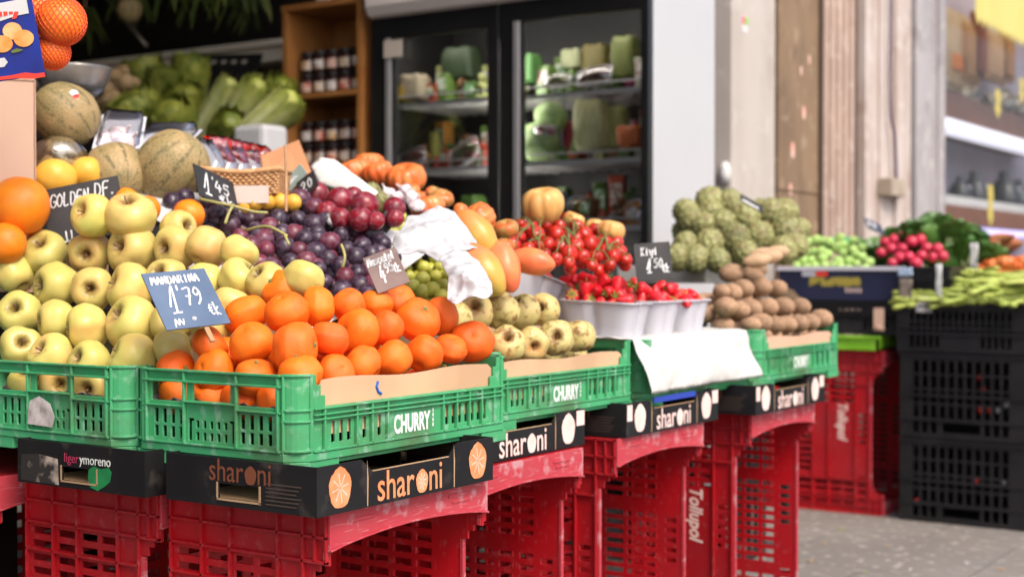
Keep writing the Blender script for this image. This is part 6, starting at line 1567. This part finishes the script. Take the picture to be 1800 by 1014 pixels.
# clear packs, tomato trays, basket, cardboard flap
def clam(pts3, label, col, h=.03, name='clear_pack', cat='clear pack', group='clear plastic packs', n_in=5, key=None, rad=.02):
    """clear box on a parallelogram base p0,p1,p3 with contents"""
    p0, p1, p3 = pts3; u, v = p1-p0, p3-p0; nrm = u.cross(v).normalized()
    if nrm.dot(_F) > 0: nrm = -nrm
    root = empty(name, p0); tag(root, label, cat, group)
    mb = MB(); N = 10; vs = []
    for j in range(N+1):
        for i in range(N+1):
            a, b = i/N, j/N; e = max(abs(a-.5), abs(b-.5))*2; hh_ = h*(1-max(0, (e-.7)/.3)**2)
            vs.append(u*a+v*b+nrm*(hh_+.003*mnoise.noise(Vector((a*5, b*5, p0.x*7)))))
    mb.add(vs, [(j*(N+1)+i, j*(N+1)+i+1, (j+1)*(N+1)+i+1, (j+1)*(N+1)+i) for j in range(N) for i in range(N)])
    mb.build('lid', m_film, root, True)
    mb = MB(); e1, e2 = u.normalized()*.004, v.normalized()*.004
    q = [Vector((0,0,0))-e1-e2, u+e1-e2, u+v+e1+e2, v-e1+e2]
    mb.add([a for a in q]+[a+nrm*.003 for a in q], [(0,1,2,3),(4,5,6,7),(0,1,5,4),(1,2,6,5),(2,3,7,6),(3,0,4,7)]); mb.build('base', m_wfoam if key is None else m_film, root)
    if key:
        for i in range(n_in):
            for j in range(2):
                link('content', random.choice(FM[key]), root, u*((i+.5)/n_in)+v*((j+.5)/2)+nrm*(rad*.9), (random.random()*6, random.random()*3, 0), (rad,)*3)
    return root
def box3(a, b, c, D0, D1, D2): return (at(a[0], a[1], D0), at(b[0], b[1], D1), at(c[0], c[1], D2))
pkA = clam(box3((165,262),(245,262),(178,208),3.02,3.08,3.15), 'clear pack with white contents left of the largest melon', None, .03)
pkB = clam(box3((225,262),(325,258),(258,234),3.10,3.18,3.25), 'clear pack lying above the melons, right one', None, .03)
pkC = clam(box3((178,240),(250,245),(182,205),3.3,3.35,3.4), 'clear pack standing behind the other clear ones', None, .03)
for i, (x, y) in enumerate([(195,248),(210,240),(222,252)]):
    o = link('onion', GARL[i % 2] if 'GARL' in globals() else FM['plum'][0], None, at(x, y, 3.08), (0,1,0), (.026,)*3); tag(o, 'white onion in the clear pack, %s from the left' % ORD[i], 'onion', 'white onions in the clear pack')
for k in range(5):
    x0 = 372+22*k; dx = 0
    clam(box3((x0,302+2*k),(x0+22,306+2*k),(x0-30+6*k,248+9*(k > 0)+6*max(0,k-1)),3.12+.05*k,3.16+.05*k,3.2+.05*k), 'clear tray of small red tomatoes, %s from the left in the leaning row' % ORD[k], None, .022, 'tomato_tray', 'tomato tray', 'leaning trays of tomatoes', 1, None)
for k in range(4):
    p0, p1, p3 = box3((352+30*k,296),(400+30*k,300),(352+22*k,250+8*k),3.22+.06*k,3.25+.06*k,3.27+.06*k)
    root = clam((p0, p1, p3), 'shallow clear tray of red tomatoes, %s behind the leaning row' % ORD[k], None, .040, 'tomato_tray', 'tomato tray', 'shallow trays of red tomatoes', 3, 'cherry_tomato', .019)
# wicker basket
bx = at(435, 352, 3.02); BK = empty('wicker_basket', bx, YAW); tag(BK, 'wicker basket with a pale card in front of it', 'basket')
wB, hB, dB = .140, .050, .14
mb = MB()
for r in range(8):
    z = .004+hB*r/8
    for side in range(4):
        n = 24
        pts = []
        for k in range(n+1):
            t = k/n; ph = (k+r) % 2*2-1
            e = 1+.10*z/hB
            if side == 0: p = ((-.5+t)*wB*e, -dB/2*e+.003*ph, z+.010*(abs(t-.5)*2)**2)
            elif side == 1: p = (wB/2*e+.003*ph, (-.5+t)*dB*e, z+.010*(abs(t-.5)*2)**2)
            elif side == 2: p = ((.5-t)*wB*e, dB/2*e+.003*ph, z+.010*(abs(t-.5)*2)**2)
            else: p = (-wB/2*e+.003*ph, (.5-t)*dB*e, z+.010*(abs(t-.5)*2)**2)
            pts.append(p)
        mb.tube(pts, .0035, 5)
mb.build('weave', m_wicker, BK, True)
mb = MB()
for side in (-1, 1):
    mb.tube(crom([(-wB*.56, side*dB*.56, hB+.012), (0, side*dB*.56, hB+.004), (wB*.56, side*dB*.56, hB+.012)], 4), .006, 8); mb.tube([(side*wB*.56, -dB*.56, hB+.012), (side*wB*.56, dB*.56, hB+.012)], .006, 8)
mb.build('rim', m_wicker, BK, True)
mb = MB(); mb.box(-.045, .06, -dB*.60-.004, -dB*.60-.001, -.010, .026); o = mb.build('pale_card', M('pale_pink_card', (.66,.52,.46), rough=.7), None, loc=bx, rot=(0,0,YAW)); tag(o, 'blank pale card leaning on the wicker basket', 'card')
for i, (x, y, D) in enumerate([(448,352,2.95),(470,350,2.96),(492,350,2.97),(515,352,2.98),(430,358,2.95)]):
    fruit('lemon', at(x, y+4, D), .018, 'small orange-yellow fruit in front of the basket, %s' % ORD[i], 'citrus', 'small yellow fruits before the basket')
# cardboard flap
P = [at(455,275,3.35), at(525,246,3.38), at(548,305,3.30), at(470,312,3.28)]
mb = MB(); mb.add(P+[p+_F*.005 for p in P], [(0,1,2,3),(7,6,5,4),(0,1,5,4),(1,2,6,5),(2,3,7,6),(3,0,4,7)]); o = mb.build('cardboard_flap', M('orange_kraft', (.48,.22,.10), (.42,.19,.09), nscale=6, rough=.8)); tag(o, 'orange-brown cardboard flap standing behind the basket', 'cardboard')
# white speckled roll / sheet
P = [at(545,292,3.35), at(562,276,3.38), at(588,280,3.38), at(665,338,3.15), at(650,350,3.10), at(560,322,3.28)]
c = sum(P, Vector())/6
mb = MB(); N = 36; ring = []
for k in range(N):
    t = k/N*6; i = int(t); ring.append(P[i]+(P[(i+1) % 6]-P[i])*(t-i))
rows = 8; vs = []
for r in range(1, rows+1):
    for k in range(N):
        q_ = c+(ring[k]-c)*(r/rows); vs.append(q_-_F*(.016*(1-(r/rows)**2)+.005*mnoise.noise(q_*30)))
vs.append(c-_F*.018); fs = [(r*N+k, (r+1)*N+k, (r+1)*N+(k+1) % N, r*N+(k+1) % N) for r in range(rows-1) for k in range(N)]+[(len(vs)-1, k, (k+1) % N) for k in range(N)]
mb.add(vs, fs); o = mb.build('speckled_sheet', M('speckled_white_plastic', (.80,.79,.74), (.45,.42,.36), nscale=38, rough=.5, ramp=(.56,.68), bump=.4), None, True); o.modifiers.new('t','SOLIDIFY').thickness = .0015
tag(o, 'white speckled plastic sheet beside the large orange tomatoes', 'plastic sheet')

# ================================================================ custard apple pyramid behind the kiwis
CR = [('bottom', [(1190,453,24),(1222,455,25),(1262,458,22),(1205,430,22)]), ('second', [(1205,425,24),(1247,429,26),(1293,421,27),(1311,447,24),(1378,440,25),(1400,432,22)]),
      ('third', [(1214,388,24),(1236,396,23),(1270,393,26),(1335,416,27),(1384,410,30),(1405,404,20)]), ('fourth', [(1310,385,27),(1355,376,27),(1248,355,27)]), ('top', [(1243,352,28),(1283,357,25)])]
def S_ch(x, y): return 1.02+.55*(y-4.08)
seen = []
for rn, row in CR:
    for i, (x, y, r) in enumerate(row):
        if any(abs(x-a) < 9 and abs(y-b) < 9 for a, b in seen): continue
        seen.append((x, y)); D = 4.32 + (455-y)*.0030; rad = r*D/FPX*1.06
        p = at(x, y, D)
        fruit('cherimoya', p, rad, 'green knobbly custard apple, %s from the left in the %s row of the pyramid' % (ORD[i], rn), 'custard apple', 'pyramid of custard apples', camdir(.2,.1,.6,.5), 'custard_apple', sc=(1,1,1))
for i in range(5):
    for j in range(3):
        fruit('cherimoya', at(1205+44*i, 440-34*j, 4.58), .044, 'custard apple hidden in the heart of the pyramid', 'custard apple', 'inner custard apples', None, 'custard_apple')
chalk_sign((1302,340),(1345,362),(1300,352),4.3,-9, m_slate, [('_',.1,.2,.5,.8,.006,0,0)], 'thin dark sign stuck on top of the custard apples')
p0 = at(1180, 470, 4.25); mb = MB()
mb.box(-2.28, -1.96, 4.05, 4.45, .90, .955); o = mb.build('low_tray', M('grey_white_tray', (.42,.40,.38), rough=.6), None, bevel=.004); tag(o, 'pale tray edge under the custard apple pyramid', 'tray')
mb = MB()
for z in (0, .28, .56): 
    mb.panel((0,4.03,0), (1,0,0), (0,0,1), (0,-1,0), (-2.25,-1.90), (z+.005,z+.27), [(-2.20+.05*k, -2.17+.05*k, z+.03, z+.24) for k in range(6)], .01); mb.panel((-1.90,0,0), (0,1,0), (0,0,1), (1,0,0), (4.03,4.38), (z+.005,z+.27), [(4.07+.05*k, 4.10+.05*k, z+.03, z+.24) for k in range(6)], .01); mb.box(-2.25,-1.91,4.045,4.38,z,z+.005)
o = mb.build('stacked_black_crate', m_black, None); tag(o, 'black crates stacked under the custard apples behind the kiwis', 'crate')
for i, (x, y, D) in enumerate([(1340,447,4.1),(1362,444,4.1),(1330,458,4.0),(1350,452,4.02)]):
    fruit('mango', at(x, y, D), .020, 'pale tan root lying before the custard apples, %s' % ORD[i], 'root', 'tan roots before the custard apples', _R+_U*.1, 'sweet_potato')
    bpy.data.objects[-1]
m_sp = M('tan_root', (.50,.33,.20), (.42,.27,.15), nscale=5, rough=.7)
for o in [q for q in bpy.data.objects if q.name.startswith('sweet_potato')]:
    o.data = o.data.copy(); o.data.materials[0] = m_sp; o.scale = (o.scale[0]*1.0, o.scale[1], o.scale[2]*1.3)

# ================================================================ second stall further along
YB = 5.27
def grid_crate(x0, x1, y0, y1, z0, z1, mat, label, cells=(10, 4), name='black_crate', group='black plastic crates of the far stall', handle=True, rail=.012):
    o = empty(name, ((x0+x1)/2, (y0+y1)/2, z0)); tag(o, label, 'crate', group)
    w_, d_, h = (x1-x0), (y1-y0), z1-z0; mb = MB()
    for (oo, u, n, L) in (((0,-d_/2,0),(1,0,0),(0,-1,0),w_),((w_/2,0,0),(0,1,0),(1,0,0),d_),((0,d_/2,0),(-1,0,0),(0,1,0),w_),((-w_/2,0,0),(0,-1,0),(-1,0,0),d_)):
        H = []; nx, nz = cells; m_ = .05
        for i in range(nx):
            for j in range(nz):
                a = -L/2+m_+(L-2*m_)*i/nx; b = a+(L-2*m_)/nx-.010; c = .075+(h-.095)*j/nz; d = c+(h-.095)/nz-.008
                if i == 0 or i % 4: pass
                H.append((a, b, c, d))
        for i in range(nx):
            a = -L/2+m_+(L-2*m_)*i/nx
            if abs(a+(L-2*m_)/nx/2) > L*.17: H.append((a, a+(L-2*m_)/nx-.010, .018, .062))
        if handle: H.append((-L*.15, L*.15, .022, .058))
        mb.panel(oo, u, (0,0,1), n, (-L/2, L/2) if abs(u[0]) else (-L/2+.006, L/2-.006), (0, h), H, .006)
        for z in (h-.008, .068, h*.5):
            mb.add(*[(lambda c: ([c+Vector(u)*s1*L/2*.998+Vector(n)*s2*.006+Vector((0,0,s3*.005)) for s1, s2, s3 in ((-1,0.05,-1),(1,.05,-1),(1,1,-1),(-1,1,-1),(-1,.05,1),(1,.05,1),(1,1,1),(-1,1,1))]))(Vector(oo)+Vector((0,0,z)))][0:1], [(0,3,2,1),(4,5,6,7),(0,1,5,4),(1,2,6,5),(2,3,7,6),(3,0,4,7)])
    mb.build('wall', mat, o)
    mb = MB(); mb.box(-w_/2+.0062, w_/2-.0062, -d_/2+.0062, d_/2-.0062, .002, .008); mb.build('floor', mat, o)
    return o
m_blk2 = M('worn_black_plastic', (.009,.0085,.010), (.016,.015,.017), nscale=8, rough=.4, spec=.5)
bx0, bx1 = -1.745, -1.285
grid_crate(bx0, bx1, YB, YB+.40, .002, .312, m_blk2, 'black grid crate on the ground, bottom right of the photo', (11, 4))
grid_crate(bx0, bx1, YB, YB+.40, .316, .632, m_blk2, 'black grid crate stacked second from the ground under the green beans', (11, 4))
grid_crate(bx0-.01, bx1+.01, YB-.01, YB+.42, .636, .815, m_blk2, 'black crate heaped with flat green beans', (16, 2), handle=False)
grid_crate(bx1+.01, bx1+.47, YB, YB+.40, .002, .312, m_blk2, 'black crate on the ground cut by the right edge', (11, 4)); grid_crate(bx1+.01, bx1+.47, YB, YB+.40, .316, .632, m_blk2, 'upper black crate cut by the right edge', (11, 4))
grid_crate(bx0, bx1, YB+.42, YB+.82, .002, .312, m_blk2, 'added black crate on the ground, darkening the gaps of the front grid', (11, 4)); grid_crate(bx0, bx1, YB+.42, YB+.82, .316, .632, m_blk2, 'upper added black crate, darkening the gaps of the front grid', (11, 4))  # row added so the gaps of the front grid look dark
mb = MB(); mb.box(-2.2, -.7, YB+.86, YB+.90, 0, .95); o = mb.build('added_dark_board', m_dark); tag(o, 'added dark board darkening the view through the far stall crates', 'board')  # added behind the crates to keep lit pavement out of their gaps
# things seen inside the upper black crate
for i, (px, py, c) in enumerate([(1722,668,0),(1728,690,0),(1724,727,0),(1740,727,0),(1756,726,1),(1771,718,1),(1715,850,0),(1610,885,0),(1765,852,1)]):
    p = onY(px, py, YB+.06); mb = MB(); mb.lathe([(0,0),(.010,.002),(.013,.012),(.009,.022),(0,.024)], 10); o = mb.build('bottle_cap', (m_cherry, m_white)[c], None, True, loc=p); tag(o, '%s cap seen through the grid of the black crates, number %s' % (('red','white')[c], ORD[i]) if False else '%s bottle cap glimpsed through the grid of the black crates' % ('red','white')[c], 'bottle cap', '%s caps in the black crates' % ('red','white')[c])
# far red upright crate (side with lettering faces the camera)
rc = red_crate(-1.835, YB+.03, 'dark red upright crate standing beside the black crates of the far stall'); rc.scale = (1.08, 1, 1.07)
r2 = red_crate(-2.17, YB+.03, 'dark red upright crate behind the front row, mostly hidden by the kiwi stack', text=False); r2.scale = (1.0, 1, 1.07)
# green lettuce tray on top of it
zt_ = RHt*1.07+.003
o = empty('lettuce_box', (-1.96, YB+.20, zt_)); tag(o, 'flat bright green plastic tray on the far red crate', 'tray')
mb = MB(); mb.panel((0,-.20,0),(1,0,0),(0,0,1),(0,-1,0),(-.24,.13),(0,.055),[],.01); mb.box(-.24,.13,-.199,.2,0,.006); mb.panel((.13,0,0),(0,1,0),(0,0,1),(1,0,0),(-.20,.20),(0,.055),[],.01); mb.box(-.245,.14,-.212,-.2005,.045,.055); mb.build('tub', M('lime_plastic', (.18,.46,.02), (.26,.55,.04), nscale=20, rough=.4), o)
o = grid_crate(-2.20, -1.745, YB+.02, YB+.42, zt_+.058, zt_+.058+.13, m_blk2, 'low black crate between the lime tray and the printed blue carton', (14, 2), handle=False)
mb = MB(); mb.box(-.02,.02,-.003,0,-.045,.04); mb.lathe([(0,0),(.012,0),(.012,.008),(0,.010)],10,c=(0,-.008,-.035)); o = mb.build('hanging_label', m_carton, None, loc=onY(1545,560,YB-.02)); tag(o, 'pale label hanging below the blue carton', 'label')
# blue carton with brussels sprouts
ztp = onY(1475, 470, YB).z; zlo = zt_+.19
CX0, CX1 = onY(1368,470,YB).x, onY(1590,470,YB).x
o = empty('printed_carton', ((CX0+CX1)/2, YB, zlo)); tag(o, 'dark blue and black printed carton filled with sprouts', 'carton')
w_ = CX1-CX0; h_ = ztp-zlo
mb = MB(); mb.prism([(-w_/2+.10,0),(w_/2-.06,0),(w_/2,h_-.02),(w_/2,h_),(-w_/2,h_),(-w_/2,h_-.03)], 1, 0, .008); mb.box(-w_/2,-w_/2+.008,.0081,.34,h_*.3,h_); mb.box(w_/2-.008,w_/2,.0081,.34,0,h_); mb.box(-w_/2+.1,w_/2-.01,.0081,.34,0,.01); mb.build('shell', M('navy_black_carton', (.010,.012,.035), (.015,.018,.05), nscale=6, rough=.4), o)
mb = MB(); mb.box(-w_/2-.004, w_/2+.004, -.006, -.0003, h_-.012, h_+.004); mb.build('white_rim', m_wfoam, o)
mb = MB(); mb.box(-w_/2+.10, -w_/2+.155, -.0012, -.0003, h_-.034, h_-.014); mb.build('white_patch', m_wfoam, o)
mb = MB(); mb.box(-w_/2+.156, -w_/2+.205, -.0012, -.0003, h_-.034, h_-.014); mb.build('red_patch', m_redp, o)
mb = MB(); mb.box(-w_/2+.13, w_/2-.17, -.0012, -.0003, h_*.42, h_*.70); mb.build('picture_patch', M('yellow_black_print', (.30,.24,.04), (.012,.012,.02), nscale=38, rough=.5, ramp=(.5,.56)), o)
s1, (a1, b1) = text_mesh('tess', .034, m_pkpr, sx=1.3); link('lettering', s1, o, (.02, -.0012, .03), (math.pi/2, 0, 0))
m_spr = M('sprout_leaf', (.22,.42,.06), (.46,.60,.22), nscale=2.2, rough=.45, var=.15)
FM['sprout'] = [fruit_mesh('sprout', P_ROUND, m_spr, seg=18, sub=2, lobes=5, amp=.05, wob=.1, seed=i) for i in (1, 2)]
rnd = random.Random(8); PS = [(1400,470),(1395,450),(1410,425),(1440,418),(1500,418),(1522,430),(1530,462),(1520,476)]
for (x, y) in poisson(PS, 12.5, rnd):
    D = onY(x, y, YB+.10+(465-y)*.006).length; p = onY(x, y, YB+.06+(470-y)*.0045)
    fruit('sprout', p + _F*rnd.uniform(-.01,.015), .0205*rnd.uniform(.85,1.15), 'bright green brussels sprout in the blue printed carton', 'brussels sprout', 'brussels sprouts', None, 'brussels_sprout')
mb = MB(); N = 12
P2 = [onY(x, y, YB+.32) for x, y in ((1445,440),(1500,445),(1512,425),(1490,417),(1450,418))]
c_ = sum(P2, Vector())/5; mb.add([c_-_F*.06]+P2, [(0,1+k,1+(k+1)%5) for k in range(5)]); o = mb.build('green_net', M('teal_net', (.01,.32,.17), rough=.5), None); o.modifiers.new('t','SOLIDIFY').thickness=.002; tag(o, 'teal green net lying over the back sprouts', 'net')
# radishes crate
zr = onY(1640, 466, YB+.08).z
grid_crate(-1.76, -1.22, YB+.44, YB+.84, zr-.20, zr-.02, m_blk2, 'black crate under the radishes and green leaves', (14, 3), handle=False)
grid_crate(onY(1595,500,YB+.02).x, onY(1668,500,YB+.02).x, YB+.03, YB+.40, .83, zr-.005, m_blk2, 'small black crate between the sprouts and the beans', (6, 2), handle=False)
m_rad = M('radish_skin', (.55,.03,.07), (.44,.02,.055), nscale=2, rough=.3, var=.12)
FM['radish'] = [fruit_mesh('radish', P_ROUND, m_rad, seg=18, sub=2, wob=.06, seed=i) for i in (1, 2)]
PR = [(1545,450),(1552,425),(1590,414),(1640,425),(1658,450),(1655,462),(1560,464)]
for (x, y) in poisson(PR, 15.5, rnd):
    fruit('radish', onY(x, y, YB+.12+(465-y)*.0045), .0225*rnd.uniform(.85,1.1), 'pinkish red radish in the crate before the green leaves', 'radish', 'radishes of the far stall', None, 'radish')
# chard bunches
m_chard = M('chard_leaf', (.045,.13,.022), (.10,.20,.04), nscale=7, rough=.4, var=.25, bump=.5, bscale=30); m_chst = M('chard_stalk', (.44,.50,.20), rough=.5)
for i, (px, py, n_, up, lb) in enumerate([(1530,440,9,.5,'low green leaves at the left, beside the sprouts'),(1575,425,9,.7,'green leaves behind the radishes'),(1625,410,12,1.0,'tall chard leaves rising in the middle'),(1665,410,12,1.0,'tall dark chard next to the window shelf'),(1700,440,10,.7,'dark leaves at the right end with a pale stalk'),(1650,400,10,1.1,'topmost upright chard leaves')]):
    base = onY(px, py+30, YB+.42); root = empty('chard_bunch', base); tag(root, lb, 'leaf vegetable', 'bunches of green leaves in the far stall')
    rn2 = random.Random(i+20); mb = MB()
    for k in range(n_*2):
        a = rn2.uniform(-1.5, 1.5); d = (_R*math.sin(a)*.9 - _F*rn2.uniform(-.2,.6) + Vector((0,0,up*rn2.uniform(.5,1.1))))
        L = rn2.uniform(.10,.20); nseg, nw = 10, 6; d.normalize(); sd = d.cross(_F).normalized(); upv = sd.cross(d)
        vs = []
        for ii in range(nseg+1):
            t = ii/nseg; wd = .060*math.sin(math.pi*min(.97, t*.86+.10))**.6*rn2.uniform(.82,1.18)
            for j in range(nw+1):
                s_ = j/nw*2-1
                vs.append(d*L*t + sd*s_*wd*.9 + upv*(.016*math.sin(ii*2.1+j*3+k)*abs(s_) + .025*s_*s_) - Vector((0,0,.28*L*t*t)))
        mb.add(vs, [(ii*(nw+1)+j, ii*(nw+1)+j+1, (ii+1)*(nw+1)+j+1, (ii+1)*(nw+1)+j) for ii in range(nseg) for j in range(nw)])
    mb.build('leaves', m_chard, root, True)
    mb = MB()
    for k in range(4): mb.tube([(rn2.uniform(-.03,.03), -.02, -.03), (rn2.uniform(-.05,.05), -.03, rn2.uniform(.05,.10))], [.007,.004], 6)
    mb.build('stalk', m_chst, root, True)
chalk_sign((1518,382),(1560,392),(1525,402),5.6,-10, M('navy_chalkboard', (.03,.035,.06), rough=.5), [('@',.1,.3,.5,.2,.006,0,0),('@',.4,.3,.5,.2,.006,0,0)], 'small slanted dark sign among the far green leaves')
# beans
m_bean = M('flat_bean', (.27,.35,.05), (.40,.44,.11), nscale=6, rough=.45, var=.18)
rnd = random.Random(33); bxm = (bx0+bx1)/2
BEAN = []
for sd in range(4):
    mb = MB(); pts = crom([(-.10,0,0),(-.05,.012*(sd-1.5),.004),(.02,.010*(1.5-sd),.008),(.10,0,0)], 6); mb.tube(pts, [.002]+[.011+.002*math.sin(k*1.3) for k in range(len(pts)-2)]+[.002], 8, flat=.6); BEAN.append(mb.mesh('bean', m_bean, True))
for i in range(150):
    layer = i/150; x = bx0+.06+rnd.random()*(bx1-bx0-.06)+.02; y = YB+.03+rnd.random()*.34
    z = .80 + .13*layer*(1-((y-YB-.2)/.22)**2*.5)
    if i % 6 == 0: y = YB-.0+.02*rnd.random(); z = .815+.02*rnd.random()
    o = link('green_bean', rnd.choice(BEAN), None, (x, y, z), (rnd.uniform(-.15,.15), rnd.uniform(-.2,.2), rnd.gauss(0,.5)), (rnd.uniform(1.0,1.45),)*3); tag(o, 'long flat green bean in the black crate at the right', 'green bean', 'flat green beans in the black crate')
# carrots and tomatoes behind the beans
m_car = M('carrot_skin', (.52,.22,.10), (.46,.18,.08), nscale=4, rough=.6)
for i, (px, py) in enumerate([(1722,428),(1735,436),(1748,430),(1740,446),(1716,440),(1756,442)]):
    mb = MB(); mb.lathe(crom([(0,0),(.020,.004),(.024,.03),(.018,.09),(.006,.13),(0,.135)], 3), 12); o = mb.build('sweet_potato', m_car, None, True, loc=onY(px, py, YB+.55), rot=(.4, 1.3, rnd.uniform(-.4,.4))); tag(o, 'dull orange root, %s of those behind the far tomatoes' % ORD[i], 'root', 'orange roots of the far stall')
for i, (px, py, r) in enumerate([(1745,465,16),(1768,462,18),(1790,467,18),(1730,472,14),(1756,478,16),(1780,482,16),(1800,460,16),(1737,482,13),(1798,482,14)]):
    D = 5.9; fruit('ribbed_tomato', onY(px, py, YB+.40), r*D/FPX, 'bright orange-red tomato, %s of those behind the beans' % ORD[i], 'tomato', 'tomatoes of the far stall', (0,0,1), 'red_tomato')
grid_crate(-1.22, -.70, YB+.43, YB+.84, .62, .92, m_blk2, 'black crate under the far orange-red tomatoes', (14, 3), handle=False)
# litter on the pavement
for i, (px, py) in enumerate([(1424,985),(1700,990),(1640,905),(1560,960),(1700,935),(1480,930),(1760,1000),(1600,1000),(1520,1005),(1450,955)]):
    p = onZ(px, py, .003); mb = MB(); rn = random.Random(i); n = 7; s_ = rn.uniform(.008,.018)
    mb.prism([(s_*rn.uniform(.5,1)*math.cos(2*math.pi*k/n), s_*.6*rn.uniform(.5,1)*math.sin(2*math.pi*k/n)) for k in range(n)], 2, 0, .002)
    o = mb.build('litter_scrap', [m_kraft, m_wpap, m_leafg][i % 3], None, loc=p, rot=(0, 0, rn.random()*6)); tag(o, '%s scrap on the pavement, %s' % (['brown','white','greenish'][i % 3], ['nearest the red crates','towards the right edge','close to the black crates','mid pavement','before the black crates','by the far red crate','in the right corner','near the lower edge','lowest of all','left of the paving joint'][i]), 'litter', 'litter scraps on the pavement')
# price slips and paper bits on the black crates
for i, (px, py, w_, h_, lb) in enumerate([(1591,478,.055,.030,'blue-white slip clipped to the black crate'),(1592,510,.050,.085,'brownish label hanging under the blue-white slip'),(1650,495,.022,.13,'long crumpled white strip hanging between the crates'),(1624,535,.060,.060,'crumpled white paper knot beside the beans'),(1712,450,.030,.10,'white paper slip standing beside the chard')]):
    p = onY(px, py, YB-.015 if i < 4 else YB+.3); mb = MB(); N = 6
    vs = [((a/N-.5)*w_, -.012*mnoise.noise(Vector((a*.9, b*.9, i*3))), (b/N-.5)*h_) for b in range(N+1) for a in range(N+1)]
    mb.add(vs, [(b*(N+1)+a, b*(N+1)+a+1, (b+1)*(N+1)+a+1, (b+1)*(N+1)+a) for b in range(N) for a in range(N)])
    o = mb.build('paper_slip', [M('pale_blue_card', (.40,.50,.66), rough=.6), M('brown_grey_card', (.20,.16,.13), rough=.6), m_wpap, m_wpap, m_wpap][i], None, True, loc=p); o.modifiers.new('t', 'SOLIDIFY').thickness = .0015; tag(o, lb, 'paper slip')
print('objects', len(bpy.data.objects))
